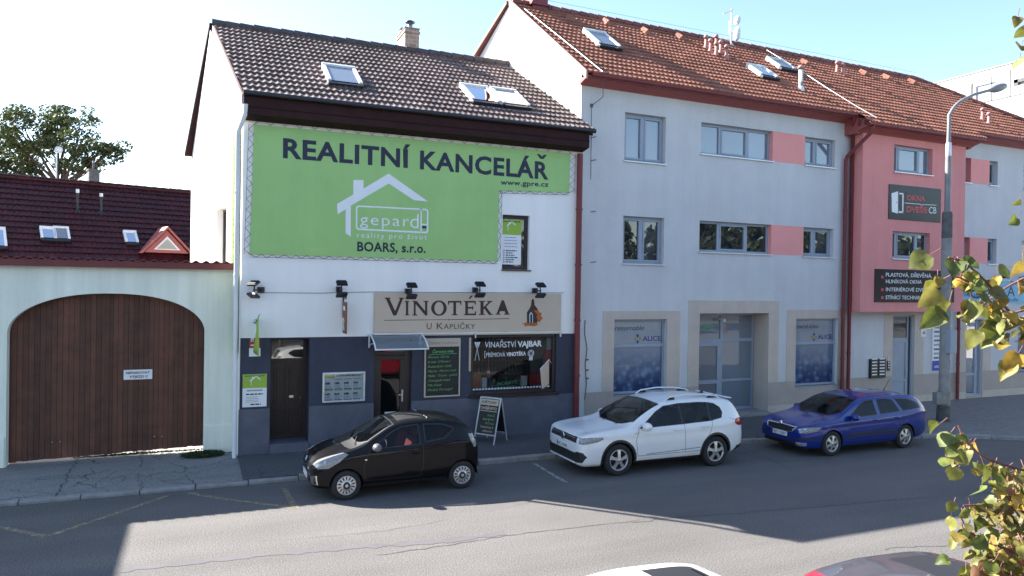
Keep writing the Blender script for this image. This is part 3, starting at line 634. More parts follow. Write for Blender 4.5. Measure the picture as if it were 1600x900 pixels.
for px in (772,813):
    a = W(px,602,YW+.25); mb.tube([(a[0],YW+.25,a[1]),(a[0],YW+.25,a[1]+.08)], .006, 5); mb.lathe([(.0,.08),(.03,.11),(.028,.17)], 8, 0, Matrix.Translation((a[0],YW+.25,a[1]))); mb.lathe([(.03,0),(0,.005)], 8, 0, Matrix.Translation((a[0],YW+.25,a[1])))
tag(mb.build('window_sign', M['green_ink'], loc=(W(790,603)[0], YW+.25, VZ0)), 'green handwritten wine region sign inside the shop window', 'sign')
def display(px0, py0, px1, py1, y, m, label, name='display_card', cat='display', dep=.03):
    a = W(px0, py1, y); b = W(px1, py0, y); mb = MB(); mb.box(a[0], b[0], y, y+dep, a[1], b[1]); tag(mb.build(name, m, bevel=.01, loc=((a[0]+b[0])/2, y, a[1])), label, cat)
display(736,586,752,607,YW+.3,M['rust_ink'],'orange and rose gift box in the left corner of the shop window','gift_box','box',.15)
display(753,590,761,606,YW+.22,M['silver_ink'],'pale shopping bag standing beside the orange gift box','paper_bag','bag',.1)
display(815,587,824,603,YW+.22,M['silver_ink'],'pale shopping bag standing right of the green window sign','paper_bag','bag',.1)
display(828,583,846,602,YW+.35,M['sign_red'],'dark red crate low in the right part of the shop window','wine_crate','crate',.2)
mb = MB(); a = W(850,604,YW+.3); b = W(865,546,YW+.3); xc = (a[0]+b[0])/2; hw = (b[0]-a[0])/2
P = [(xc-hw,a[1]),(xc+hw,a[1]),(xc+hw,b[1]-.12),(xc+hw*.6,b[1]),(xc-hw*.6,b[1]),(xc-hw,b[1]-.12)]
mb.prism([(x,YW+.3,z) for x, z in P], (0,.06,0), 0); nk = W(857,526,YW+.3)[1]; mb.box(xc-hw*.5, xc+hw*.5, YW+.3, YW+.36, b[1], nk, 1)
tag(mb.build('bottle_cutout', [M['red_ink'], M['silver_ink']], loc=(xc, YW+.3, a[1])), 'large red bottle shaped cutout with silver neck behind the shop window', 'display')
mb = MB(); a = W(763,586,YW+.28); mb.lathe([(.0,0),(.04,.0),(.045,.1),(.05,.2),(.02,.24),(.02,.34),(0,.35)], 12, 0, Matrix.Translation((a[0],YW+.28,a[1]-.05)))
mb.lathe([(.047,.1),(.051,.17)], 12, 1, Matrix.Translation((a[0],YW+.28,a[1]-.05))); mb.tube([(a[0],YW+.28,a[1]+.3),(a[0],YW+.28,VZ1)], .003, 4, 1)
tag(mb.build('hanging_ornament', [M['red_ink'], M['white_ink']], loc=(a[0], YW+.28, VZ1)), 'red and white ornament hanging in the shop window', 'ornament')
# ================================================================== signs and fittings on the white house
def rope(mb, p, q, n, amp, off, r=.006, mi=1, y=18.17):
    """lacing that zigzags between the banner edge p-q and a wire outside it"""
    p = Vector(p); q = Vector(q); d = (q-p)/n; pts = []
    for i in range(n):
        k = random.uniform(-.15,.15); pts += [p+d*i, p+d*(i+.5+k)+Vector(off)*amp]
    pts.append(q); mb.tube(pts, r, 4, mi, False, False)
bb = [W(397,195), W(890,240), W(888,301), W(779,298), W(776,408), W(390,397)]
yb = 18.20
ban = thing('banner', 'large green vinyl banner with house logo laced to the white wall', 'banner', ((bb[0][0]+bb[1][0])/2, yb, bb[4][1]))
mb = MB(); mb.prism([(x, yb, z) for x, z in bb], (0,.012,0)); mb.build('banner_sheet', M['banner_green'], ban, world=True)
mb = MB(); f = fr_y(yb-.004)
WT(mb, f, 'REALITNÍ', (442,247), (641,263), 31.5, 0, .03, y=yb, spacing=1.07); WT(mb, f, 'KANCELÁR', (656,264.5), (857,281), 29.5, 0, .03, y=yb, spacing=1.07)
mb.poly([f(*W(*q, yb)) for q in ((838.5,240.5),(843,241),(846.5,244.5),(850,241.7),(854.5,242.2),(849,248.6),(844,248.2))], 0)
WT(mb, f, 'www.gpre.cz', (782,288.5), (857,292), 8.0, 0, .022, y=yb, spacing=1.06); WT(mb, f, 'BOARS, s.r.o.', (558,392.5), (665,395.5), 15, 0, .028, y=yb, spacing=1.05)
def zp6(l): return [W(380+x*.26667, 180+y*.26667, yb) for x, y in l]
mb.poly([f(*q) for q in zp6([(550,520),(645,465),(645,380),(705,380),(705,430),(852,342),(1082,505),(1000,498),(853,400),(630,530),(630,712),(600,692),(600,552),(553,580)])], 1)
def rrect(x0, y0, x1, y1, r, sk=0.0):
    out = []
    for cx, cy, t in ((x1-r,y0+r,-90),(x1-r,y1-r,0),(x0+r,y1-r,90),(x0+r,y0+r,180)):
        for k in range(5): a = R(t+k*22.5); x = cx+r*math.cos(a); out.append((x, cy+r*math.sin(a)+(x-x0)*sk))
    return out
o1 = zp6(rrect(660,528,1085,672,18,.05)); o2 = zp6(rrect(669,537,1076,663,12,.05))
for i in range(len(o1)):
    j = (i+1) % len(o1); mb.poly([f(*o1[i]), f(*o1[j]), f(*o2[j]), f(*o2[i])], 1)
for q in ([(1038,548),(1046,548),(1046,684),(1038,684)], [(1046,636),(1078,637),(1078,645),(1046,644)]): mb.poly([f(*p) for p in zp6(q)], 1)
mb.poly([f(*p) for p in zp6([(1048,649),(1073,650),(1073,664),(1048,663)])], 0)
def z6(x, y): return (380+x*.26667, 180+y*.26667)
WT(mb, f, 'gepar', z6(684,640), z6(972,652), 17.5, 1, -.004, y=yb, spacing=1.15); WT(mb, f, 'd', z6(978,660), z6(1027,662), 22, 1, -.004, y=yb)
WT(mb, f, 'reality pro život', z6(667,716), z6(1076,729), 8.0, 1, 0, y=yb, spacing=1.3)
mb.build('banner_lettering', [M['navy_ink'], M['white_ink']], ban, world=True)
mb = MB(); P3 = lambda i: Vector((bb[i][0], yb-.01, bb[i][1]))
for i, j, n, off in ((0,1,24,(0,0,.17)),(1,2,5,(.16,0,0)),(2,3,7,(0,0,-.07)),(3,4,7,(.08,0,0)),(4,5,24,(0,0,-.07)),(5,0,13,(-.12,0,0))):
    rope(mb, P3(i), P3(j), n, 1, off, mi=0); o_ = Vector(off); mb.tube([P3(i)+o_, P3(j)+o_], .004, 4, 0, False)
mb.build('lacing_rope', M['navy_ink'], ban, world=True)
# shop sign board
v = [W(584,457), W(875,458.5), W(875,516), W(584,520)]
sg = thing('shop_sign', 'long beige wine shop signboard with brown lettering and chapel emblem', 'sign', ((v[0][0]+v[1][0])/2, YW-.02, v[2][1]))
sx0, sx1 = v[0][0], v[1][0]; sz1 = (v[0][1]+v[1][1])/2; sz0 = (v[2][1]+v[3][1])/2
mb = MB(); mb.box(sx0, sx1, YW-.085, YW-.021, sz0, sz1); mb.build('sign_panel', M['sign_beige'], sg, world=True, bevel=.004)
mb = MB(); mb.box(sx0, sx1+.02, YW-.12, YW-.06, sz0-.05, sz0-.005)
for x in (VX0+.08, sx1-.02): mb.box(x, x+.03, YW-.1, YW-.04, sz0-.17, sz0-.05)
mb.build('support_rail', M['zinc'], sg, world=True)
ysg = YW-.089; f = fr_y(ysg)
def zs3(x, y): return W(560+x*.23333, 430+y*.23333, ysg)
SER = {  # strokes of the serif capitals in a unit box, thick and thin
 'V': [[(.0,1),(.30,1),(.30,.94),(.25,.94),(.54,.25),(.80,.94),(.74,.94),(.74,1),(1,1),(1,.94),(.94,.94),(.60,0),(.44,0),(.06,.94),(0,.94)]],
 'I': [[(.0,1),(1,1),(1,.93),(.78,.93),(.78,.07),(1,.07),(1,0),(0,0),(0,.07),(.22,.07),(.22,.93),(0,.93)]],
 'N': [[(0,1),(.26,1),(.78,.32),(.78,.93),(.68,.93),(.68,1),(1,1),(1,.93),(.92,.93),(.92,0),(.80,0),(.2,.78),(.2,.07),(.3,.07),(.3,0),(0,0),(0,.07),(.08,.07),(.08,.93),(0,.93)]],
 'T': [[(.0,1),(1,1),(1,.72),(.93,.72),(.90,.88),(.60,.88),(.60,.07),(.72,.07),(.72,0),(.28,0),(.28,.07),(.40,.07),(.40,.88),(.10,.88),(.07,.72),(0,.72)]],
 'E': [[(0,1),(.98,1),(.98,.74),(.90,.74),(.86,.88),(.34,.88),(.34,.58),(.68,.58),(.70,.66),(.77,.66),(.77,.38),(.70,.38),(.68,.46),(.34,.46),(.34,.12),(.88,.12),(.92,.28),(1,.28),(1,0),(0,0),(0,.07),(.12,.07),(.12,.93),(0,.93)]],
 'K': [[(0,1),(.46,1),(.46,.93),(.34,.93),(.34,.55),(.70,.93),(.60,.93),(.60,1),(.98,1),(.98,.93),(.88,.93),(.53,.58),(.90,.07),(1,.07),(1,0),(.72,0),(.40,.45),(.34,.39),(.34,.07),(.46,.07),(.46,0),(0,0),(0,.07),(.12,.07),(.12,.93),(0,.93)]],
 'A': [[(.44,1),(.60,1),(.94,.07),(1,.07),(1,0),(.62,0),(.62,.07),(.71,.07),(.66,.24),(.32,.24),(.26,.07),(.36,.07),(.36,0),(0,0),(0,.07),(.09,.07)]],
}
mb = MB()
def glyph(ch, x0, x1, y0, y1, mi=0):
    """letter between zoom columns x0..x1, top y0, base y1"""
    if ch == 'O':
        a = []; b = []
        for k in range(28):
            t = 2*math.pi*k/28; a.append((.5+.5*math.cos(t), .5+.53*math.sin(t))); b.append((.5+.29*math.cos(t), .5+.43*math.sin(t)))
        q = lambda p: f(*zs3(x0+(x1-x0)*p[0], y1+(y0-y1)*p[1]))
        for k in range(28): j = (k+1) % 28; mb.poly([q(a[k]), q(a[j]), q(b[j]), q(b[k])], mi)
    else:
        for pl in SER[ch]: mb.poly([f(*zs3(x0+(x1-x0)*p[0], y1+(y0-y1)*p[1])) for p in pl], mi)
for ch, x0, x1, y0, y1 in (('V',176,306,150,270),('I',312,340,172,269),('N',362,470,172,270),('O',487,592,172,269),('T',600,690,172,268),('E',706,788,172,268),('K',806,900,172,266),('A',918,1012,168,264)): glyph(ch, x0, x1, y0, y1)
mb.poly([f(*zs3(*p)) for p in ((738,158),(752,136),(768,136),(750,158))])
for l in ([(172,300),(598,296),(598,299),(172,304)], [(616,295),(1012,289),(1012,293),(616,299)], [(603,292),(611,292),(611,303),(603,303)]): mb.poly([f(*zs3(*p)) for p in l])
def WZ(body, x0, x1, y1, cap, **k): WT(mb, f, body, (560+x0*.23333, 430+y1*.23333), (560+x1*.23333, 430+y1*.23333), cap*.23333, 0, y=ysg, **k)
WZ('U', 457,490,362,42); WZ('K', 524,568,361,42); WZ('APLIČKY', 572,782,359,33, spacing=1.1)
emb = [(1160,165),(1168,158),(1176,165),(1180,200),(1200,225),(1205,300),(1195,320),(1130,322),(1128,250),(1145,225),(1155,205)]
mb.poly([f(*zs3(*p)) for p in emb], 0)
f3 = fr_y(ysg-.003)
mb.poly([f3(*zs3(*p)) for p in [(1095,325),(1125,316),(1150,322),(1185,318),(1208,326),(1190,336),(1180,342),(1140,338),(1105,343),(1118,332)]], 1)
mb.poly([f3(*zs3(*p)) for p in [(1172,232),(1190,238),(1200,228),(1212,250),(1228,252),(1222,272),(1236,290),(1222,302),(1212,318),(1200,302),(1192,280),(1198,262),(1182,248)]], 1)
mb.poly([f3(*zs3(*p)) for p in [(1145,318),(1145,262),(1156,246),(1168,262),(1168,318)]], 2)
mb.poly([f3(*zs3(*p)) for p in [(1151,318),(1151,266),(1157,257),(1163,266),(1163,318)]], 0)
mb.build('sign_lettering', [M['sign_brown'], M['rust_ink'], M['silver_ink']], sg, world=True)
# spotlights on arms
def spotlight(px, py, label, turn=0.0, reach=.42):
    x, z = W(px, py); t = thing('floodlight', label, 'floodlight', (x, YW-.02, z), turn, 'black floodlights above the shop front')
    mb = MB(); mb.box(-.07,.07,-.10,0,-.07,.07); mb.build('wall_bracket', M['black_metal'], t, bevel=.008)
    mb = MB(); mb.bar((0,-.1,.0),(0,-reach,.0),.035); mb.bar((0,-reach+.03,-.11),(0,-reach+.03,.15),.025); mb.build('arm', M['black_metal'], t)
    for sgn in (1,-1):
        mb = MB(); mb.M = Matrix.Translation((0,-reach,.15 if sgn > 0 else -.13)) @ Matrix.Rotation(R(28 if sgn > 0 else -32), 4, 'X')
        mb.box(-.13,.13,-.09,.09,-.025,.025)
        for k in range(5): mb.box(-.11,.11,-.075+k*.036,-.06+k*.036,.025,.045)
        mb.build('lamp_head', M['black_metal'], t, bevel=.006)
    return t
spotlight(529,452,'black twin floodlight above the little hanging wooden sign')
spotlight(636,455,'black twin floodlight over the left end of the beige signboard')
spotlight(741,453,'black twin floodlight over the middle of the beige signboard')
spotlight(834,454,'black twin floodlight over the chapel emblem on the beige signboard')
spotlight(410,453,'black twin floodlight alone near the corner downpipe, turned aside', -.8, .3)
mb = MB(); pts = [W(414,457), W(455,457.5), W(500,458), W(527,457), W(584,456), W(640,456.5), W(741,457), W(880,457.5)]
mb.tube([(x,YW-.03,z) for x, z in pts], .008, 5); tag(mb.build('power_cable', M['grey_ink'], loc=(pts[0][0], YW-.03, pts[0][1])), 'thin cable running along the white wall between the floodlights', 'cable')
# little hanging wood sign, seen nearly edge on, hung from an arm out of the wall
x, z = W(536,465); t = thing('hanging_sign', 'narrow brown wooden sign hanging under a floodlight', 'sign', (x, YW-.02, z))
mb = MB(); mb.bar((0,0,-.02),(0,-.42,-.02),.02); mb.bar((-.0,-.01,.1),(-.0,-.01,-.5),.03); mb.bar((0,-.03,.06),(0,-.42,.0),.015); mb.build('bracket', M['black_metal'], t)
mb = MB(); mb.box(-.02,.02,-.46,-.07,-.86,-.10); mb.build('board', M['wood_sign'], t, bevel=.006)
mb = MB(); mb.poly([(-.023,-.4+.27*(k % 2 == 0)*0+p[0]*.3,-.80+p[1]*.3) for k, p in enumerate([(.2,.1),(.5,0),(.75,.3),(.65,.75),(.9,1),(.5,1.1),(.3,.8),(.45,.5)])]); mb.poly([(-.023,-.40,-.3),(-.023,-.15,-.3),(-.023,-.15,-.2),(-.023,-.40,-.2)])
mb.build('emblem', M['white_ink'], t, recalc=False)
# lime pennant near the corner
x, z = W(399,502); t = thing('pennant', 'lime green pennant on a short pole near the house number plates', 'flag', (x, YW-.02, z))
tip = on_y(406,492,YW-.55); dl_ = tip-Vector((x,YW-.02,z))
mb = MB(); mb.tube([(0,0,0), dl_], .012, 8); mb.lathe([(.05,0),(.05,.03),(0,.03)], 12, 0, Matrix.Rotation(R(90),4,'X')); mb.lathe([(0,0),(.022,.012),(0,.03)], 8, 0, Matrix.Translation(dl_)); mb.build('pole', M['steel'], t)
mb = MB(); vs_ = []; n = 7
for i in range(n):
    u = i/(n-1); p = dl_*(.15+.83*u)
    for k in range(6):
        w = k/5; drop = (.95-.25*(1-u))*w; vs_.append(p+Vector((.03*math.sin(5*u+3*w)-.05*w, .03*w*math.sin(4*u), -drop)))
mb.add(vs_, [(i*6+k, (i+1)*6+k, (i+1)*6+k+1, i*6+k+1) for i in range(n-1) for k in range(5)], 0, True)
o = mb.build('cloth', M['lime'], t); sm_ = o.modifiers.new('s','SOLIDIFY'); sm_.thickness = .004
# house number plates
def plate(name, px0, py0, px1, py1, mats, label, cat, draw, y=YW, th=.015):
    a = W(px0, py1, y); b = W(px1, py0, y); mb = MB(); mb.box(a[0], b[0], y-th, y-.0, a[1], b[1], 0)
    if draw: draw(mb, fr_y(y-th-.003), a[0], b[0], a[1], b[1])
    return tag(mb.build(name, mats, loc=((a[0]+b[0])/2, y, a[1])), label, cat)
plate('house_number', 389.5,530,406.5,543, [M['sign_red'], M['white_ink']], 'red house number plate above the white 33 plate', 'number plate',
      lambda mb, f, a, b, c, d: (put_text(mb, f, '64', a+.03, b-.14, c+.13, .19, .03, 1), put_text(mb, f, '1', b-.10, b-.05, c+.13, .19, .03, 1), lines(mb, a+.03, b-.03, c+.03, c+.08, 1, .03, YW-.018, 1, .0)), YW-.001)
plate('house_number', 389,543.5,407,557, [M['white_sign'], M['red_ink']], 'white house number plate reading 33', 'number plate',
      lambda mb, f, a, b, c, d: put_text(mb, f, '33', a+.1, b-.1, c+.1, .17, .02, 1), YW-.001)
def info(mb, f, a, b, c, d):
    zm = d-(d-c)*.42; mb.poly([f(a,zm), f(b,zm), f(b,d), f(a,d)], 1); g = lambda u, v: f(u, v)+Vector((0,-.002,0))
    house_logo(mb, g, a+.16, zm+.02, .25, 0); put_text(mb, g, 'REALITNÍ KANCELÁŘ', a+.05, b-.05, d-.055, .03, .02, 2); y = f(0,0).y-.002
    put_text(mb, g, 'REALITNÍ KANCELÁŘ', a+.1, b-.1, zm-.075, .035, .02, 2); lines(mb, a+.08, b-.08, zm-.17, zm-.12, 1, .03, y, 2, .1); lines(mb, a+.08, b-.08, c+.1, zm-.19, 4, .012, y, 3, .3); lines(mb, a+.18, b-.12, c+.03, c+.09, 1, .03, y, 2, .2)
plate('notice_board', 378.5,584,417,636.5, [M['white_sign'], M['lime'], M['navy_ink'], M['grey_ink']], 'green and white office board left of the brown front door', 'sign', info, YW-.03)
# glazed notice case
a = W(503,629); b = W(570,580); t = thing('notice_case', 'silver framed glazed notice case full of property leaflets', 'notice case', ((a[0]+b[0])/2, YW, a[1]))
mb = MB(); y = YW-.07; rect_frame(mb, a[0], b[0], a[1], b[1], y, YW, .045); mb.build('frame', M['zinc'], t, world=True, bevel=.004)
mb = MB(); mb.poly([(a[0]+.04,y+.04,a[1]+.04),(b[0]-.04,y+.04,a[1]+.04),(b[0]-.04,y+.04,b[1]-.04),(a[0]+.04,y+.04,b[1]-.04)], 0)
yy = y+.037; ww = (b[0]-a[0]-.12)/4; hh = (b[1]-a[1]-.2)/2; g = fr_y(yy)
mb.poly([g(a[0]+.06,b[1]-.14), g(a[0]+.29,b[1]-.14), g(a[0]+.29,b[1]-.07), g(a[0]+.06,b[1]-.07)], 1); put_text(mb, g, 'AKTUÁLNÍ NABÍDKA NEMOVITOSTÍ', a[0]+.33, b[0]-.1, b[1]-.105, .035, .02, 2)
for i in range(4):
    for k in range(2):
        x0 = a[0]+.065+i*ww; z1 = b[1]-.15-k*hh
        if i or k: mb.poly([g(x0,z1-.03), g(x0+ww*.82,z1-.03), g(x0+ww*.82,z1-.012), g(x0,z1-.012)], 1)
        for c in range(5): mb.poly([g(x0+c*.024,z1-.14-random.uniform(0,.01)), g(x0+c*.024+.02,z1-.14), g(x0+c*.024+.02,z1-.085-random.uniform(0,.02)), g(x0+c*.024,z1-.09)], random.choice((2,3,4,2)))
        lines(mb, x0, x0+ww*.8, z1-.235, z1-.16, 3, .008, yy, 3, .4); lines(mb, x0, x0+ww*.85, z1-.275, z1-.24, 1, .02, yy, 2, .1)
mb.build('leaflet_sheet', [M['white_sign'], M['lime'], M['navy_ink'], M['grey_ink'], M['sign_red']], t, world=True)
mb = MB(); mb.poly([(a[0]+.04,y+.012,a[1]+.04),(b[0]-.04,y+.012,a[1]+.04),(b[0]-.04,y+.012,b[1]-.04),(a[0]+.04,y+.012,b[1]-.04)]); mb.build('pane', M['glass_shop'], t, world=True)
# clear awning over the shop door
xa = W(581,540,YW-.4)[0]; xb = W(664,540,YW-.4)[0]; zt_ = W(600,523)[1]
t = thing('door_canopy', 'clear curved door canopy with white brackets over the shop door', 'canopy', ((xa+xb)/2, YW, zt_-.3))
prof = [(0,0),(-.2,-.02),(-.42,-.09),(-.6,-.19),(-.72,-.30)]
mb = MB(); mb.add([(x, YW-.03+p, zt_+q) for x in (xa+.03, xb-.03) for p, q in prof], [(k, k+1, 5+k+1, 5+k) for k in range(4)], 0, True)
o = mb.build('canopy_sheet', M['glass_canopy'], t, world=True)
mb = MB()
for x in (xa+.015, xb-.015):
    mb.tube([(x, YW-.03+p, zt_+q+.01) for p, q in prof], .02, 8); mb.bar((x,YW-.02,zt_+.02),(x,YW-.02,zt_-.32),.04,.03); mb.tube([(x,YW-.03,zt_-.3),(x,YW-.3,zt_-.2),(x,YW-.55,zt_-.17)], .014, 6)
mb.bar((xa,YW-.75,zt_-.305),(xb,YW-.75,zt_-.305),.025,.035); mb.bar((xa,YW-.03,zt_+.01),(xb,YW-.03,zt_+.01),.03); mb.build('bracket', M['white_metal'], t, world=True)
# menu blackboard
a = W(662,621); b = W(719,528); t = thing('menu_board', 'tall beige framed blackboard with green chalk wine list', 'blackboard', ((a[0]+b[0])/2, YW, a[1]))
y = YW-.04; zh = W(690,541.5)[1]
mb = MB(); rect_frame(mb, a[0], b[0], a[1], b[1], y, YW-.0, .035); mb.box(a[0]+.03, b[0]-.03, y+.002, YW, zh, b[1]-.03); mb.build('frame', M['sign_beige'], t, world=True)
mb = MB(); mb.box(a[0]+.03, b[0]-.03, y+.012, YW-.003, a[1]+.03, zh); mb.build('slate', M['blackboard'], t, world=True)
mb = MB(); g = fr_y(y-.002); put_text(mb, g, 'D', a[0]+.09, a[0]+.17, zh+.06, .085, 0, 0); put_text(mb, g, 'ENNÍ NABÍDKA', a[0]+.19, b[0]-.07, zh+.06, .066, 0, 0)
mb.build('heading', M['grey_ink'], t, world=True)
mb = MB(); g = fr_y(y+.008); H_ = zh-a[1]
for i, (s, x1) in enumerate((('Pinot Gris', .62), ('Irsai Oliver', .66), ('Rulandské šedé', .70), ('Merlot  Merlot rosé', .82), ('Müller  Tramín  ryzlink', .86), ('Zweigelt rosé', .66), ('Muškát', .42), ('Modrý Portugal', .72))):
    zz = zh-.30-i*(H_-.42)/7.3; sl = .02; put_text(mb, lambda u, v: g(u, v+(u-a[0])*sl), s, a[0]+.09, a[0]+.05+(b[0]-a[0])*x1, zz, .058, -.004, 0, .35)
put_text(mb, lambda u, v: g(u, v+(u-a[0])*.02), 'Červená vína', a[0]+.20, b[0]-.2, zh-.17, .075, .006, 1, .3); mb.bar((a[0]+.12,y+.008,zh-.20),(b[0]-.1,y+.008,zh-.185),.008,.008,1)
mb.build('chalk_writing', [M['chalk_green'], M['green_ink']], t, world=True)
# vertical opening sign
a = W(732,580); b = W(736,527.5)
mb = MB(); mb.box(a[0], b[0]-.005, YW-.03, YW, a[1], b[1], 0); g = fr_y(YW-.033)
for i, c in enumerate('OTEVŘENO'):
    z = b[1]-.055-(b[1]-a[1]-.06)*(i+.6)/8; put_text(mb, g, c, a[0]+.02, b[0]-.025, z, .055, .01, 1)
tag(mb.build('opening_sign', [M['sign_beige'], M['sign_brown']], loc=((a[0]+b[0])/2, YW, a[1])), 'narrow upright beige sign between blackboard and shop window', 'sign')
# beige pennant hanging off a bracket by the shop window
x, z = W(861,568); t = thing('pennant', 'beige cloth pennant on a bracket at the right edge of the shop window', 'flag', (x, YW, z))
base = Vector((x,YW,z)); q = [on_y(844,577,YW-.55)-base, on_y(857.5,562,YW-.12)-base, on_y(857.5,600,YW-.12)-base, on_y(846.5,608,YW-.55)-base]
mb = MB(); mb.tube([(0,0,.02), q[1]+Vector((0,0,.0)), q[0]], .012, 6); mb.lathe([(0,-.02),(.03,0),(0,.02)], 8, 0, Matrix.Translation(q[1])); mb.build('bracket', M['white_metal'], t)
mb = MB(); mb.prism(q, (.008,0,0), 0); mb.build('cloth', M['sign_beige'], t)
mb = MB(); c = (q[0]+q[1]+q[2]+q[3])/4; e = (q[1]-q[0]).normalized()
for k, w in ((.02,.10),(.08,.10),(-.30,.16),(-.36,.12)): mb.poly([c+e*(-w)+Vector((-.004,-.004,k)), c+e*w+Vector((-.004,-.004,k)), c+e*w+Vector((-.004,-.004,k+.03)), c+e*(-w)+Vector((-.004,-.004,k+.03))])
mb.build('print', M['sign_brown'], t)
# pale banner strip down the gable near the corner
t = thing('banner', 'narrow upright lime banner on the sunlit side gable beside the downpipe', 'banner', gfr(.55,2.5,-.02))
mb = MB(); mb.prism([gfr(.16,2.45,-.02), gfr(1.0,2.45,-.02), gfr(1.0,7.7,-.02), gfr(.16,7.7,-.02)], -GI*.01); mb.build('banner_sheet', M['lime'], t, world=True)
mb = MB(); put_text(mb, lambda u, v: gfr(.82-(v), 7.4-(u), -.034), 'REALITNÍ KANCELÁŘ', 0, 4.5, 0, .42, .04, 0); mb.build('banner_lettering', M['dark_green_ink'], t, world=True)
# ================================================================== LONG BLUE-GREY BUILDING with a rose bay
GRZ = R(1.5); GO = Vector((9.9, 18.45, 0)); GM = Matrix.Translation(GO) @ Matrix.Rotation(GRZ, 4, 'Z'); GMI = GM.inverted()
GN = GM.to_3x3() @ Vector((0,1,0))
def G3(px, py, off=0.0): return GMI @ on_plane(px, py, GO+GN*off, GN)
def G(px, py, off=0.0): p = G3(px, py, off); return p.x, p.z
blk = thing('apartment_building', 'long pale blue three storey building with rose bay and red tiled roof', 'building', GO, GRZ)
S0, SB0, SB1, S1 = .0, G(1347,300,-.5)[0], G(1508,300,-.5)[0], 24.0
gze = G(1000,125,-.55)[1]; zcb = G(1000,146,-.03)[1]; zc1 = gze-.05   # tile edge, foot and top of the cornice
GY = 4.08; GZR = 13.5
# --- walls with their openings
wins = []   # (s0,s1,z0,z1, mullion fractions, look)
def opening(pl, pt, pr, pb, off=0.0):
    a = G(pl, (pt+pb)/2, off); b = G(pr, (pt+pb)/2, off); c = G((pl+pr)/2, pt, off); d = G((pl+pr)/2, pb, off); return a[0], b[0], d[1], c[1]
W1 = (1.48, 2.93, 7.84, 9.25); W2 = (4.25, 7.14, 8.28, 9.25); W3 = (8.54, 9.92, 8.28, 9.22)
V1 = (1.48, 2.93, 4.84, 6.23); V2 = (4.25, 7.14, 5.27, 6.23); V3 = (8.54, 9.90, 5.25, 6.22)
def side_win(px0, px1, py0, py1): a = G(px0,(py0+py1)/2); b = G(px1,(py0+py1)/2); return a[0], b[0], G(px0,py1)[1], G(px0,py0)[1]
r1 = side_win(1503,1517,247,287); r2 = side_win(1546,1559,252,291); r3 = side_win(1503,1515,370,409); r4 = side_win(1543,1557,372,411)
def mk(a, zl, zh): return (a[0], a[1], zl, zh)
R1 = mk(r1,8.28,9.22); R2 = mk(r2,8.28,9.22); R3 = mk(r3,5.25,6.22); R4 = mk(r4,5.25,6.22)
R5 = (R2[1]+1.6, R2[1]+3.0, 8.28, 9.22); R6 = (R2[1]+1.6, R2[1]+3.0, 5.25, 6.22)
SH1 = opening(959,499,1041,618); SH1 = (SH1[0], SH1[1], 1.0, 3.2); SH2 = (8.28, 10.2, .94, 3.18)
AL = (4.31, 7.09, .12, 3.37)
DR1 = opening(1394,496,1420,640); DR1 = (DR1[0], DR1[1]+.25, .13, 3.28)
d2 = opening(1509,500,1532,612); DR2 = (d2[0], d2[1]+.1, .2, 3.1); d3 = G(1590,560)[0]; SH3 = (d3, d3+2.2, 1.0, 3.1)
up = [W1,W2,W3,V1,V2,V3,R1,R2,R3,R4,R5,R6]; dn = [SH1,SH2,DR1,DR2,SH3]
mb = MB(); REV = .17
allh = [(*w, REV) for w in up if w not in (R1, R3)]+[(*w, .15) for w in dn]+[(*AL, .71, 1)]+[(R1[0]-.3,*R1[1:],.25,2),(R3[0]-.3,*R3[1:],.25,2)]
wall_sheet(mb, S0, S1, .05, zc1, allh, 0, 0)
mb.poly([(AL[0],.71,.1),(AL[1],.71,.1),(AL[1],.71,3.4),(AL[0],.71,3.4)], 1)
mb.poly([(S0,0,0),(S0,0,zc1),(S0,.02,zc1),(S0,.02,0)])
mb.poly([(S1,0,0),(S1,8,0),(S1,8,zc1),(S1,0,zc1)]); mb.poly([(S0,8.3,0),(S1,8,0),(S1,8,zc1),(S0,8.3,zc1)])
mb.poly([(S0+.1,1.2,0),(S1,1.2,0),(S1,1.2,zc1),(S0+.1,1.2,zc1)])  # unseen partition added to stop sun leaking in from the rear
for z in (3.9, 7.0): mb.poly([(S0,1.2,z),(S1,1.2,z),(S1,8,z),(S0,8,z)])
mb.build('wall', [M['blue_plaster'], M['beige_tile'], M['rose_plaster']], blk)
# sunlit party gable towards the white house (skewed like that house)
GS = R(8); gd = Vector((-math.sin(GS), math.cos(GS), 0)); gi = Vector((math.cos(GS), math.sin(GS), 0)); g0_ = GO+Vector((-.0,0,0))
RRg = on_plane(744,94,g0_,gi); Ag = on_plane(797,3,g0_,gi)
sl_r = (Ag.z-RRg.z)/((Ag-RRg).dot(gd)); aA = (Ag-g0_).dot(gd); aR = aA*2.1; zR = Ag.z+sl_r*(aR-aA)
mb = MB(); mb.poly([g0_, g0_+gd*aR, g0_+gd*aR+Vector((0,0,zR-.12)), Vector((Ag.x,Ag.y,GZR-.1)), g0_+Vector((0,0,zc1+.25)), g0_+gd*-.02+Vector((0,0,zc1))])
mb.build('gable_wall', M['white_plaster'], blk, world=True)
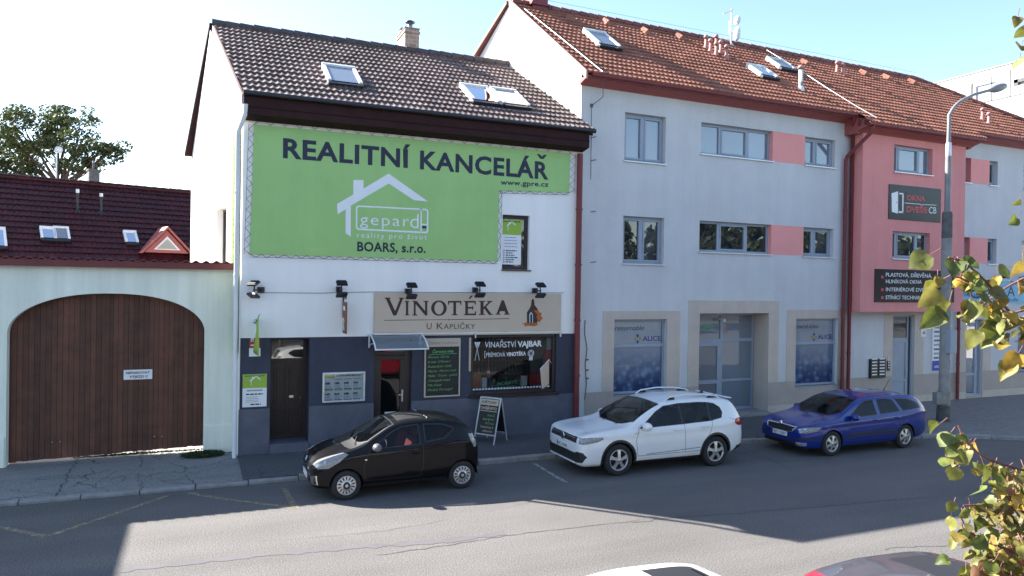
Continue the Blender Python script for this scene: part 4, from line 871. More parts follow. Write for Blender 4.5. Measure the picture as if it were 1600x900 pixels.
# --- roof
GV = Vector((0, GY+.55, GZR-gze)); GVn = GV.normalized(); GRN = Vector((1,0,0)).cross(GVn)
def gr(px, py, h=.05):   # survey on the front slope
    O = GM @ Vector((0,-.55,gze)); Nn = GM.to_3x3() @ GRN; return GMI @ on_plane(px, py, O+Nn*h, Nn)
F0 = G3(918,113,-.55); A0 = G3(799,4,GY)
rg1 = Vector((19.2, GY, GZR)); hp = gr(1600,190); hd = (hp-rg1); hd2 = Vector((hd.x, hd.y, 0)).normalized()
he = rg1+hd*((-.55-GY)/hd.y)
cl = Vector((A0.x-F0.x, GY+.55, 0)).normalized()
mb = MB(); tile_roof(mb, (-2,-.55,gze), (1,0,0), GVn, he.x+4, GV.length, .162, .335, amp=.028, lip=.05, k=5)
mb.build('roof', M['red_tile'], blk, clips=[(Vector((F0.x,-.55,0)), (-cl.y,cl.x,0)), (rg1, (-hd2.y, hd2.x, 0))])
# lower tongue of roof over the projecting bay
BO = .5; bz = gze-(GV.z/GV.y)*BO
mb = MB(); tile_roof(mb, (SB0-.28,-.55-BO,bz), (1,0,0), GVn, SB1-SB0+.56, math.hypot(BO,BO*GV.z/GV.y)+.0, .162, .335, amp=.028, lip=.05, k=5); mb.build('bay_roof', M['red_tile'], blk)
mb = MB(); ridge_row(mb, (A0.x,GY,GZR+.03), rg1+Vector((0,0,.03)), .12, .36); ridge_row(mb, he+Vector((0,0,.03)), rg1+Vector((0,0,.03)), .11, .36); mb.build('ridge_tiles', M['ridge_red'], blk)
mb = MB()   # deck, rear slope, hip
mb.prism([(F0.x+.05,-.5,gze-.06),(he.x-.1,-.5,gze-.06),(19.2,GY,GZR-.09),(A0.x+.06,GY,GZR-.09)], (0,0,-.05))
rw = GMI @ (g0_+gd*aR+Vector((0,0,zR)))
mb.prism([(A0.x-.18,GY,GZR+.02),(19.2,GY,GZR-.02),(22,rw.y,rw.z),(rw.x-.32,rw.y,rw.z)], (0,0,-.1))
mb.prism([(19.2,GY,GZR-.03),(he.x,-.55,gze-.05),(26,8,gze-.5)], (0,0,-.1))
mb.build('roof_deck', M['ridge_red'], blk)
mb = MB()   # verge caps of the gable
f0 = GM @ F0; a0_ = Vector((Ag.x,Ag.y,GZR+.06)); rr_ = g0_+gd*aR+Vector((0,0,zR+.05))
for p, q, mi in ((f0+Vector((-.04,0,.06)), a0_+Vector((-.04,0,0)), 0),):
    n = 12
    for k in range(n):
        a = p+(q-p)*(k/n); b = p+(q-p)*((k+1.04)/n); mb.prism([a, b, b+Vector((0,0,-.22)), a+Vector((0,0,-.24))], (.06,0,0), mi)
mb.build('verge_board', [M['pipe_pink'], M['cornice_red']], blk, world=True, bevel=.01)
# cornice cove and gutter, stepping round the bay
def cornice(mb, a, b, off, dz):
    y0 = -off; hC = zcb-zc1; P = [(y0,hC),(y0-.05,hC),(y0-.10,hC*.75),(y0-.30,hC*.42),(y0-.38,hC*.2),(y0-.38,.0),(y0,.0)]
    mb.prism([(a, y, zc1+dz+z) for y, z in P], (b-a,0,0))
mb = MB(); cornice(mb, -.06, SB0-.32, 0, 0); cornice(mb, SB0-.3, SB1+.3, BO, bz-gze); cornice(mb, SB1+.32, S1, 0, 0)
for x in (SB0-.3, SB1+.15): mb.box(x, x+.15, -BO, -.005, zcb-.05+bz-gze, zc1-.06)
mb.build('cornice', M['cornice_red'], blk)
mb = MB()
for a, b, off, dz in ((0.05,SB0-.3,0,0),(SB0-.32,SB1+.32,BO,bz-gze),(SB1+.32,S1,0,0)): mb.tube([(a,-off-.5,zc1+dz+.02),(b,-off-.5,zc1+dz+.02)], .065, 10)
mb.build('gutter', M['maroon'], blk)
# --- the bay
bzb = G(1420,487,-BO)[1]
B1 = opening(1397,228,1457,274,-BO); B1 = (B1[0], B1[1], 8.28, 9.22); B2 = (B1[0], opening(1394,363,1453,405,-BO)[1], 5.27, 6.22)
mb = MB(); wall_sheet(mb, SB0, SB1, bzb, zc1-.12, [(*B1,.17),(*B2,.17)], 0, 0, lambda a, b, d: Vector((a, -BO+d, b)))
mb.poly([(SB0,-BO,bzb),(SB0,0,bzb),(SB0,0,zc1-.12),(SB0,-BO,zc1-.12)]); mb.poly([(SB1,-BO,bzb),(SB1,0,bzb),(SB1,0,zc1-.12),(SB1,-BO,zc1-.12)]); mb.poly([(SB0,-BO,bzb),(SB1,-BO,bzb),(SB1,0,bzb),(SB0,0,bzb)])
mb.build('bay', M['rose_plaster'], blk)
# --- rose panels between the windows, tile surrounds, base course
for a, b, z0, z1 in ((W2[1],W3[0],W2[2],W2[3]),(V2[1],V3[0],V2[2],V2[3]),(R1[1],R2[0],R1[2],R1[3]),(R3[1],R4[0],R3[2],R3[3])):
    mb = MB(); mb.box(a-.0, b, -.004, .0, z0, z1)
    if a in (W2[1], V2[1]): mb.box(a-.004, a-.001, .0, REV-.02, z0+.002, z1-.002)
    mb.build('rose_panel', M['pink_plaster'], blk)
def surround(mb, a, b, z1, hole, base=.1, mi=0, th=.012):
    h0, h1, hz0, hz1 = hole[:4]
    mb.box(a, b, -th, .003, hz1, z1, mi); mb.box(a, h0, -th, .003, base, hz1, mi); mb.box(h1, b, -th, .003, base, hz1, mi)
    if hz0 > base+.2: mb.box(h0, h1, -th, .003, base, hz0, mi)
for q in ((.84, 3.58, 3.45, SH1), (3.88, 7.52, 3.77, AL), (7.88, 10.62, 3.48, SH2), *((h[0]-.45, h[1]+.5, h[3]+.3, h) for h in (DR1, DR2))):
    mb = MB(); surround(mb, *q, 1.12); mb.build('tile_surround', M['beige_tile'], blk, bevel=.003)
mb = MB()
edges = [S0+.3, SH1[0], SH1[1], AL[0], AL[1], SH2[0], SH2[1], DR1[0], DR1[1], DR2[0], DR2[1], SH3[0], SH3[1], S1]
holes = [SH1, AL, SH2, DR1, DR2, SH3]
wall_sheet(mb, S0+.28, S1, .08, 1.12, [(h[0], h[1], h[2], h[3], .012) for h in holes], 0, 0, lambda a, b, d: Vector((a, -.014+d, b)))
mb.build('base_course', M['beige_dark'], blk)
for a, b in ((S0+.28,AL[0]),(AL[1],DR1[0]),(DR1[1],DR2[0]),(DR2[1],S1)): mb = MB(); mb.box(a, b, -.03, .0, .06, .36); mb.build('skirting', M['beige_tile'], blk)
mb = MB(); mb.box(AL[0]+.01, AL[1]-.01, -.25, .70, .06, .20); mb.build('entrance_step', M['concrete'], blk, bevel=.01)
# --- windows
def window(par, w, mull, y, look, glass='glass_window', frame='grey_frame', sill=True, tilt=False, fw=.075, off=0.0):
    a, b, c, d = w; mb = MB(); rect_frame(mb, a, b, c, d, y-.03, y+.05, fw, 0, mull)
    xs = [a]+[a+(b-a)*f for f in mull]+[b]
    o = mb.build('window', M[frame], par, bevel=.006)
    mb = MB()   # inner sashes
    for i, (p, q) in enumerate(zip(xs, xs[1:])):
        p += fw*.65 if i else fw; q -= fw*.65 if i < len(xs)-2 else fw
        if (i % 2 == 1 or len(xs) < 4) and q-p > .2: rect_frame(mb, p, q, c+fw, d-fw, y-.045, y+.02, .05)
    if mb.v: mb.build('sash', M[frame], o, bevel=.004)
    mb = MB(); mb.poly([(a+.02,y+.01,c+.02),(b-.02,y+.01,c+.02),(b-.02,y+.01,d-.02),(a+.02,y+.01,d-.02)]); mb.build('pane', M[glass], o)
    if sill: mb = MB(); mb.box(a-.03, b+.03, off-.06, y-.03, c-.035, c-.002); mb.build('sill', M['zinc'], o)
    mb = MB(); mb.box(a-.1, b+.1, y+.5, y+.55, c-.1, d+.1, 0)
    if look == 'curtain':
        n = 26
        for p, q in ((a, a+(b-a)*.46), (a+(b-a)*.54, b)):
            vs_ = []; 
            for i in range(n): t = i/(n-1); x = p+(q-p)*t; yy = y+.12+.02*math.sin(i*1.7)+.01*math.sin(i*.7); vs_ += [(x+.03*math.sin(i), yy, c), (x, yy, d)]
            mb.add(vs_, [(2*i, 2*i+2, 2*i+3, 2*i+1) for i in range(n-1)], 1, True)
    elif look == 'half':
        x = a+(b-a)*.62; mb.box(x, b-.1, y+.1, y+.12, c, d, 1)
    elif look == 'plants':
        for k in range(3):
            x = a+.25+k*(b-a-.5)/2; mb.lathe([(.0,c+.02),(.07,c+.02),(.09,c+.16),(0,c+.16)], 10, 1, Matrix.Translation((x,y+.16,0)))
            for j in range(14): t = random.uniform(0,6.28); mb.tube([(x,y+.16,c+.15),(x+.12*math.cos(t),y+.16+.05*math.sin(t),c+.2+random.uniform(0,.2))], [.012,.004], 4, 2)
    mb.build('room', [M['room_dark'], M['curtain'], M['grass']], o)
    return o
window(blk, W1, (.5,), REV, 'curtain', 'glass_curtain_sky'); window(blk, V1, (.5,), REV, 'half')
for w, lk, gm in ((W2,'half','glass_curtain_sky'),(V2,'plants','glass_window')):
    window(blk, w, (.29,.68), REV, lk, gm)
window(blk, W3, (.42,), REV, 'none', 'glass_curtain_sky'); o = window(blk, V3, (.42,), REV, 'half')
for w in (R2, R4, R5, R6): window(blk, w, (), REV, 'none')
for w in (R1, R3): window(blk, (w[0]-.3, w[1], w[2], w[3]), (), .2, 'none')
for w, lk, gm in ((B1,'curtain','glass_curtain_sky'),(B2,'half','glass_window')):
    window(blk, w, (.16,.72), -BO+REV, lk, gm, off=-BO)
# shop windows of the ground floor: printed film behind the glass
M['film_blue'] = None
def film_mat():
    m = bpy.data.materials.new('film_blue'); m.use_nodes = True; t = m.node_tree; N = t.nodes; L = t.links; p = N['Principled BSDF']
    tc = N.new('ShaderNodeTexCoord'); v = N.new('ShaderNodeTexVoronoi'); v.inputs['Scale'].default_value = 5.5; v.feature = 'SMOOTH_F1'; L.new(tc.outputs['Object'], v.inputs['Vector'])
    n = N.new('ShaderNodeTexNoise'); n.inputs['Scale'].default_value = 3; n.inputs['Detail'].default_value = 5; L.new(tc.outputs['Object'], n.inputs['Vector'])
    sp = N.new('ShaderNodeSeparateXYZ'); L.new(tc.outputs['Object'], sp.inputs[0])
    hz = N.new('ShaderNodeMapRange'); hz.inputs[1].default_value = 2.35; hz.inputs[2].default_value = 1.2; L.new(sp.outputs['Z'], hz.inputs[0])   # printed droplets grow denser downwards
    m1 = N.new('ShaderNodeMath'); m1.operation = 'MULTIPLY'; L.new(v.outputs['Distance'], m1.inputs[0]); m1.inputs[1].default_value = 1.0
    m2 = N.new('ShaderNodeMath'); m2.operation = 'ADD'; L.new(m1.outputs[0], m2.inputs[0]); L.new(n.outputs[0], m2.inputs[1])
    cr = N.new('ShaderNodeValToRGB'); e = cr.color_ramp.elements; e[0].position = .5; e[0].color = (.34,.48,.68,1); e[1].position = 1.0; e[1].color = (.02,.06,.22,1); k = e.new(.74); k.color = (.11,.22,.48,1); L.new(m2.outputs[0], cr.inputs[0])
    mx = N.new('ShaderNodeMix'); mx.data_type = 'RGBA'; L.new(hz.outputs[0], mx.inputs[0]); mx.inputs[6].default_value = (.30,.38,.52,1); L.new(cr.outputs[0], mx.inputs[7]); L.new(mx.outputs[2], p.inputs['Base Color']); p.inputs['Roughness'].default_value = .25
    return m
M['film_blue'] = film_mat(); M['film_pale'] = mat('film_pale', (.46,.50,.57), .25, var=.06)
def shopwin(w, slogan, zs, film=True):
    a, b, c, d = w; y = .14; mb = MB(); rect_frame(mb, a, b, c, d, y-.03, y+.04, .07); mb.box(a+.07, b-.07, y-.03, y+.03, zs-.05, zs+.05); mb.box(a-.02, b+.02, -.04, y-.03, c-.03, c)
    o = mb.build('shop_window', M['grey_frame'], blk, bevel=.005)
    mb = MB(); mb.poly([(a+.05,y+.03,c+.05),(b-.05,y+.03,c+.05),(b-.05,y+.03,zs),(a+.05,y+.03,zs)], 0); mb.poly([(a+.05,y+.03,zs),(b-.05,y+.03,zs),(b-.05,y+.03,d-.05),(a+.05,y+.03,d-.05)], 1); mb.build('window_film', [M['film_blue'], M['film_pale']], o)
    f = lambda u, v: Vector((u, y+.022, v)); mb = MB()
    if slogan:
        put_text(mb, f, slogan, a+.12, a+.12+(b-a)*.55, d-.33, .14, -.006, 0, .25)
        put_text(mb, f, 'ALICE', b-.75, b-.1, zs+.12, .15, .02, 1)
        for ang in range(4): cx = b-.93+.085*math.cos(ang*math.pi/2); cz = zs+.19+.09*math.sin(ang*math.pi/2); mb.poly([f(cx-.05,cz), f(cx,cz-.06), f(cx+.05,cz), f(cx,cz+.06)], 1 if ang % 2 else 2)
    mb.build('window_lettering', [M['navy_ink'], M['blue_sign'], M['yellow_ink']], o)
    mb = MB(); mb.poly([(a+.05,y+.005,c+.05),(b-.05,y+.005,c+.05),(b-.05,y+.005,d-.05),(a+.05,y+.005,d-.05)]); mb.build('pane', M['glass_clear'], o)
M['yellow_ink'] = flat('yellow_ink', (.5,.42,.05), .5); M['glass_clear'] = glass_mat('glass_clear', (.96,.97,.98), (.5,.5,.5), .02, 1.38, .02)
shopwin(SH1, 'returnable', 2.42); shopwin(SH2, 'konečně účinná', 2.36); shopwin(SH3, '', 2.4)
# entrance in the alcove: door leaf, sidelight, transoms
mb = MB(); y = .70; a0, a1 = AL[0]+.03, AL[1]-.02; m_ = a0+1.38
def prof_frame(mb, a, b, c, d, w=.075): rect_frame(mb, a, b, c, d, y-.07, y-.0, w)
prof_frame(mb, a0, a1, .2, 3.35); mb.box(m_-.05, m_+.05, y-.065, y, .2, 3.3); mb.box(a0, a1, y-.064, y, 2.42, 2.52)
mb.box(m_+.05, a1, y-.06, y, 1.12, 1.2)
ef = mb.build('entrance_frame', M['grey_frame'], blk, bevel=.004)
mb = MB(); rect_frame(mb, a0+.08, m_-.05, .22, 2.42, y-.09, y-.02, .13); mb.box(a0+.2, m_-.17, y-.088, y-.02, 1.08, 1.2); ed = mb.build('entrance_door', M['grey_frame'], blk, bevel=.004)
mb = MB(); mb.poly([(a0+.2,y-.05,.3),(m_-.15,y-.05,.3),(m_-.15,y-.05,2.35),(a0+.2,y-.05,2.35)]); mb.build('pane', M['glass_frost'] if 'glass_frost' in M else M['glass_sky'], ed)
mb = MB(); mb.bar((a0+.16,y-.14,1.02),(a0+.16,y-.14,1.42),.03); mb.bar((a0+.16,y-.09,1.4),(a0+.3,y-.14,1.4),.03); mb.box(a0+.12, a0+.2, y-.1, y-.09, 1.1, 1.4); mb.build('handle', M['steel'], ed)
mb = MB(); mb.poly([(m_+.02,y-.03,.25),(a1-.03,y-.03,.25),(a1-.03,y-.03,3.3),(m_+.02,y-.03,3.3)]); mb.poly([(a0+.05,y-.03,2.5),(m_-.02,y-.03,2.5),(m_-.02,y-.03,3.3),(a0+.05,y-.03,3.3)]); mb.build('pane', M['glass_sky'], ef)
mb = MB(); put_text(mb, lambda u, v: Vector((u, y-.034, v)), '49 INTERIER', a0+.15, a0+1.1, 2.85, .12, .0); mb.build('window_lettering', M['green_ink'], ef)
mb = MB(); mb.lathe([(0,0),(.05,.01),(.06,.05),(0,.06)], 12, 0, Matrix.Translation((m_-.08,y-.28,3.13)) @ Matrix.Rotation(R(180),4,'X')); mb.box(m_-.12, m_-.04, y-.3, y-.05, 3.13, 3.17); mb.build('porch_lamp', M['white_metal'], blk)
# other ground-floor doors
for h, nm in ((DR1,'side_door'),(DR2,'shop_door')):
    a, b, c, d = h; y = .13; b2 = b-.22; mb = MB(); rect_frame(mb, a, b-.002, c, d, y-.05, y+.03, .06); mb.box(b2-.04, b2+.02, y-.05, y+.02, c, d); mb.box(a, b2, y-.05, y+.02, d-.92, d-.82)
    fr = mb.build(nm+'_frame', M['grey_frame'], blk, bevel=.004)
    mb = MB(); rect_frame(mb, a+.06, b2-.04, c, d-.92, y-.06, y+.0, .08); mb.box(a+.06, b2-.04, y-.058, y, c+.75, c+.83)
    if nm == 'side_door': mb.box(a+.12, b2-.1, y-.03, y, c+.08, d-1.0)
    dd = mb.build(nm, M['grey_frame'], blk, bevel=.004)
    mb = MB(); mb.poly([(a+.05,y-.02,d-.84),(b2,y-.02,d-.84),(b2,y-.02,d-.05),(a+.05,y-.02,d-.05)])
    if nm == 'shop_door': mb.poly([(a+.1,y-.02,c+.1),(b2-.08,y-.02,c+.1),(b2-.08,y-.02,d-1.0),(a+.1,y-.02,d-1.0)])
    mb.poly([(b2,y-.02,c+.05),(b-.05,y-.02,c+.05),(b-.05,y-.02,d-.05),(b2,y-.02,d-.05)]); mb.build('pane', M['glass_window'], fr)
    mb = MB(); mb.bar((b2-.1,y-.1,1.1),(b2-.1,y-.1,1.3),.025); mb.build('handle', M['steel'], dd)
# downpipes
def pipe(pts, r=.06): 
    mb = MB(); mb.tube(pts, r, 12)
    for p, q in zip(pts, pts[1:]):
        p = Vector(p); q = Vector(q)
        if abs(q.z-p.z) > 3:
            for k in range(1, 5): c = p+(q-p)*k/5; mb.tube([c+Vector((0,0,-.03)), c+Vector((0,0,.03))], r*1.18, 12)
    return mb
zw = zf0-.1
_p = GMI @ on_y(905.5,300,YW-.12); pipe([(_p.x,_p.y,zw),(_p.x,_p.y,.12)], .082).build('downpipe', M['maroon'], blk)
x = SB0-.2
pipe([(SB0-.1,-.98,bz-.05),(SB0-.12,-.9,bz-.32),(x-.12,-.14,bz-1.0),(x-.14,-.12,bz-1.15),(x-.14,-.12,.13)], .062).build('downpipe', M['maroon'], blk)
pipe([(SB0-.36,-.46,zc1-.02),(SB0-.36,-.4,zc1-.2),(SB0-.06,-.13,zc1-.55),(SB0-.06,-.13,.13)], .062).build('downpipe', M['maroon'], blk)
xx = G(1492,560)[0]; pipe([(xx,-.12,bzb),(xx,-.12,.13)], .06).build('downpipe', M['maroon'], blk)
# hooks left of the first windows, cable stubs
mb = MB()
for py in (212,248,328,407): s_, z_ = G(923,py+3); mb.bar((s_,-.002,z_),(s_+.12,-.10,z_+.02),.02)
s_, z_ = G(924,165); mb.box(s_-.04,s_+.04,-.03,0,z_-.05,z_+.05)
mb.tube([(s_,-.02,z_),(s_+.01,-.02,7.2)], .008, 4)
mb.tube([(G(942,112,-.5)[0],-.5,zc1),(s_+.2,-.3,zc1-.5),(s_,-.03,z_)], .012, 5)
pts = [G(914,500),G(913,520),G(917,545),G(914,570),G(916,600),G(913,625)]; mb.tube([(a,-.015,b) for a, b in pts], .012, 5)
for py in (562,578,591): s_, z_ = G(917,py); mb.box(s_-.04,s_+.04,-.04,0,z_-.02,z_+.02)
mb.build('wall_hook', M['cable_grey'], blk)
# --- things on the roof
def gsky(UL, LR, LL):
    a = gr(*LL); b = gr(*LR); c = gr(*UL); skylight(blk, Vector((a.x,a.y,a.z)), (1,0,0), GVn, GRN, max(.6,(b-a).length*.92), (c-a).length*.92)
gsky((910,50),(966,76),(937,72)); gsky((1167,104.5),(1206,121),(1190,120)); gsky((1201,94.5),(1235,110),(1219,107.5))
cx = gr(841,22); c0 = G3(829,10,GY-.15); c1_ = G3(853,14,GY-.15)
mb = MB(); mb.box(c0.x, c1_.x, GY-.3, GY+.35, GZR-.5, GZR+1.6); mb.box(c0.x-.06, c1_.x+.06, GY-.36, GY+.41, GZR-.05, GZR+.03); mb.build('chimney', M['maroon'], blk, bevel=.01)
def vent(px, py, h, r, mats, name='roof_vent'):
    p = gr(px, py); mb = MB(); T = Matrix.Translation(p)
    mb.lathe([(r*1.9,-.1),(r*1.5,.06),(r,.10),(r,h),(0,h)], 14, 1 if h > .6 else 0, T); mb.lathe([(0,h+.02),(r*1.55,h+.02),(r*1.6,h+.09),(r*1.1,h+.14),(0,h+.15)], 14, 0, T)
    if h > .6: mb.lathe([(r*1.02,.0),(r*1.02,.24),(r,.24)], 14, 2, T)
    return mb.build(name, mats, blk)
pv = [M['pipe_pink'], M['pipe_pink'], M['galv']]
for px, py in ((1103,74),(1110,80),(1119,73),(1119,85),(1126,82),(1135,89.5),(1308,113),(1317,116),(1535,186),(1545,193)): vent(px, py, .30, .052, pv)
vent(1251,139, .66, .07, [M['pipe_pink'], M['white_frame'], M['galv']])
# raised vent tiles
for px, py in ((895,33),(951,39),(1012,53),(1066,62),(1262,102),(1354,118),(1390,125),(1430,132)):
    p = gr(px, py); mb = MB(); mb.prism([p+Vector((-.14,0,0)), p+Vector((.14,0,0)), p+Vector((0,-.02,.16))], (0,.32,.2)); mb.build('vent_tile', M['red_tile'], blk)
def wire(pts, r, m, posts=0):
    mb = MB(); mb.tube(pts, r, 5)
    return mb.build('lightning_wire', m, blk)
wp = [gr(x, y, .10) for x, y in ((820,14),(850,38),(880,62),(910,86),(942,112))]; wire(wp, .016, M['zinc'])
wp = [gr(x, y, .12) for x, y in ((1198,78),(1226,95),(1255,113),(1290,136),(1335,164),(1370,184))]; wire(wp, .016, M['zinc'])
mb = MB(); n = 20; P = []
for k in range(n+1):
    x = A0.x+.3+(19.0-A0.x)*k/n; mb.bar((x,GY,GZR+.08),(x,GY,GZR+.3),.012); P.append((x,GY,GZR+.3))
mb.tube(P, .006, 4); mb.build('lightning_wire', M['galv'], blk)
# aerial mast: stands on the roof
b_ = G3(1142,79,GY-.25); t = thing('aerial_mast', 'white rooftop aerial mast with two dishes above the red tiles', 'aerial', GM @ b_, GRZ)
hM = G3(1142,14,GY-.25).z-b_.z
mb = MB(); mb.tube([(0,0,-.3),(0,0,hM)], .035, 8); mb.tube([(-.1,0,.6),(-.1,0,hM*.7)], .02, 6)
for sx, sy in ((-.28,-.25),(.3,-.25),(.1,.25)): mb.bar((0,0,.3),(sx,sy,-.2),.03)
mb.build('mast', M['white_metal'], t)
mb = MB(); mb.bar((.05,0,hM-.03),(-.5,-.12,hM-.3),.05,.06); 
mb.build('boom', M['white_metal'], t)
for z, tall in ((hM-.40,0),(hM*.42,1)):
    mb = MB(); Tm = Matrix.Translation((.16,-.05,z)) @ Matrix.Rotation(R(90),4,'Y') @ Matrix.Scale(1.5 if tall else 1, 4, (1,0,0))
    mb.lathe([(0,.0),(.12,.01),(.17,.05),(.18,.09),(.0,.10)], 18, 0, Tm); mb.bar((0,0,z),(.16,-.04,z),.03); mb.build('dish', M['white_metal'], t)
# --- signs on the long building
def gplate(name, quad, off, mats, label, cat, draw, th=.03):
    (x0,y0),(x1,y1) = quad; a = G(x0,(y0+y1)/2,off)[0]; b = G(x1,(y0+y1)/2,off)[0]; return a, b
def gbox(name, a, b, c, d, off, mats, label, cat, draw, th=.03):
    o_ = GM @ Vector(((a+b)/2, off, c)); t = thing(name, label, cat, o_, GRZ); inv = Vector(((a+b)/2, off, c))
    mb = MB(); mb.box(a-inv.x, b-inv.x, -th, -.002, 0, d-c, 0); mb.build('panel', mats, t, bevel=.003)
    if draw: mb = MB(); draw(mb, lambda u, v: Vector((u-inv.x, -th-.004, v-c))); mb.build('lettering', mats, t)
    return t
def gsize(pl, pr, pt, pb, off, pm): a = G(pl,pm,off)[0]; b = G(pr,pm,off)[0]; return a, b, G(pl,pb,off)[1], G(pl,pt,off)[1]
ob = -BO
q = gsize(1388,1469,287.5,342,ob,318)
def Zg(x0, y0, k, off): return lambda x, y: G(x0+x*k, y0+y*k, off)
def d_okna(mb, f):
    z = Zg(1370,280,110/1238,ob-.03)
    P = lambda l, mi: mb.poly([f(*z(*p)) for p in l], mi)
    P([(258,250),(372,212),(372,606),(262,572)], 1); 
    for l in ([(390,240),(470,243),(470,268),(398,266)], [(448,240),(470,243),(466,598),(444,592)], [(384,562),(466,566),(464,598),(384,590)]): P(l, 1)
    P([(342,395),(355,395),(355,420),(342,420)], 3); P([(490,412),(770,436),(782,468),(795,440),(1045,452),(1045,462),(800,450),(782,480),(765,446),(490,422)], 1)
    def T(body, x0, y0, x1, y1, cap, mi, bold):
        a = z(x0,y0); b = z(x1,y1); c = z(x0,y0-cap); sl = (b[1]-a[1])/(b[0]-a[0]); put_text(mb, lambda u, v: f(u, v+(u-a[0])*sl), body, a[0], b[0], a[1], c[1]-a[1], bold, mi)
    T('OKNA', 525,372,850,390,95,2,.03); T('DVEŘE', 520,578,885,598,105,2,.03); T('CB', 912,600,1045,604,110,1,.0)
gbox('window_dealer_sign', *q, ob, [M['panel_black'], M['white_ink'], M['red_ink'], M['grey_ink']], 'glossy black sign with open door drawing and red lettering on the rose bay', 'sign', d_okna)
q = gsize(1366,1490,420,472,ob,446)
def d_list(mb, f):
    def T(body, x0, y0, x1, y1, cap):
        a = G(x0,y0,ob-.03); b = G(x1,y1,ob-.03); c = G(x0,y0-cap,ob-.03); sl = (b[1]-a[1])/(b[0]-a[0]); put_text(mb, lambda u, v: f(u, v+(u-a[0])*sl), body, a[0], b[0], a[1], c[1]-a[1], .008, 1)
    T('PLASTOVÁ, DŘEVĚNÁ,', 1384,432,1456,434,5.8); T('HLINÍKOVÁ OKNA', 1384,442.5,1440,443.5,5.8); T('INTERIÉROVÉ DVEŘE', 1384,455,1452,456,5.8); T('STÍNÍCÍ TECHNIKA', 1383.5,467.5,1442.5,468,5.8)
    for y in (433,452.5,465): a = G(1378.5,y,ob-.03); mb.poly([f(a[0]-.06,a[1]-.05), f(a[0]+.06,a[1]-.05), f(a[0]+.06,a[1]+.05), f(a[0]-.06,a[1]+.05)], 2)
gbox('window_dealer_sign', *q, ob, [M['panel_black'], M['white_ink'], M['red_ink']], 'wide black sign with four white lines of text at the foot of the rose bay', 'sign', d_list)
q = (SB1+.12, SB1+5.6, G(1530,473)[1], G(1530,438)[1])
def d_opt(mb, f):
    a0, b0, c0, d0 = q; h = d0-c0
    put_text(mb, f, 'prima', a0+.1, a0+1.0, c0+h*.28, h*.36, 0, 1, .1); put_text(mb, f, 'O', a0+.95, a0+1.75, c0+h*.18, h*.72, -.01, 1); put_text(mb, f, 'PTIKA', a0+1.8, a0+3.7, c0+h*.3, h*.45, 0, 1); put_text(mb, f, 'oční studio', a0+2.6, a0+3.9, c0+h*.08, h*.15, 0, 1, .2)
    for k in range(3): mb.poly([f(a0+1.25+.12*k, c0+h*.22), f(a0+1.31+.12*k, c0+h*.25), f(a0+1.25+.1*k, c0+h*(.42+.06*k)), f(a0+1.22+.1*k, c0+h*(.4+.06*k))], 1)
gbox('optician_sign', *q, 0, [M['sky_sign'], M['navy_ink']], 'light blue optician signboard behind the yellow leaves', 'sign', d_opt)
for px in (1557,1592):
    s_, z_ = G(px,437); t = thing('sign_lamp', 'small black lamp above the light blue optician sign', 'lamp', GM @ Vector((s_,0,z_+.05)), GRZ, 'sign lamps above the optician')
    mb = MB(); mb.bar((0,0,.05),(0,-.3,.08),.03); mb.build('arm', M['black_metal'], t); mb = MB(); mb.box(-.14,.14,-.42,-.28,.0,.12); mb.build('lamp_head', M['black_metal'], t, bevel=.01)
# list of tenants, number plates, letter boxes, intercom
q = gsize(1456,1471,494,579,0,530); q = (q[0], q[0]+1.0, q[2], q[3])
def d_ten(mb, f):
    a, b, c, d = q; mb.poly([f(a,c), f(b,c), f(b,c+(d-c)*.18), f(a,c+(d-c)*.18)], 1); put_text(mb, lambda u, v: f(u,v)+Vector((0,-.002,0)), 'AREÁL 110', a+.1, b-.1, c+.09, .10, .01, 0)
    n = 10
    for i in range(n):
        z1 = d-(d-c)*.8*i/n-.03; hh = (d-c)*.8/n
        x = a+.08
        while x < b-.12: w = random.uniform(.03,.09); mb.poly([f(x,z1-hh*.62), f(x+w,z1-hh*.62), f(x+w,z1-hh*.2), f(x,z1-hh*.2)], 2 if i % 2 else 3); x += w+.02
gbox('tenant_board', *q, 0, [M['white_sign'], M['blue_sign'], M['navy_ink'], M['grey_ink']], 'tall white tenant list with blue foot behind the lamp post', 'sign', d_ten)
q = gsize(1438.5,1446.5,499,508.5,0,505); gbox('house_number', *q, 0, [M['sign_red'], M['white_ink']], 'small red number plate right of the pale blue side door', 'number plate', lambda mb, f: put_text(mb, f, '110', q[0]+.04, q[1]-.04, q[2]+.1, .12, .01, 1))
q2 = gsize(1438.5,1446,510,526,0,518); gbox('house_number', *q2, 0, [M['white_sign'], M['red_ink']], 'narrow white number plate under the small red one', 'number plate', lambda mb, f: [put_text(mb, f, s, q2[0]+.05, q2[1]-.05, q2[2]+.08+.2*i, .12, .01, 1) for i, s in enumerate(('48','27'))])
q3 = gsize(1357,1381,561,591,0,576); t = thing('letter_boxes', 'dark block of twelve apartment letter boxes beside the side door', 'letter boxes', GM @ Vector((q3[0],0,q3[2])), GRZ)
w_, h_ = q3[1]-q3[0], q3[3]-q3[2]; mb = MB(); mb.box(0, w_, -.08, -.002, 0, h_); mb.build('cabinet', M['black_metal'], t, bevel=.004)
for i in range(2):
    for k in range(6): mb = MB(); x = .02+i*w_/2; z = .02+k*(h_-.02)/6; mb.box(x, x+w_/2-.04, -.095, -.08, z, z+(h_-.1)/6); mb.build('box_door', M['dark_frame'], t); 
mb = MB()
for i in range(2):
    for k in range(6): x = .06+i*w_/2; z = .05+k*(h_-.02)/6; mb.box(x, x+w_/2-.14, -.1, -.095, z+.06, z+.1)
mb.build('name_tag', M['white_sign'], t)
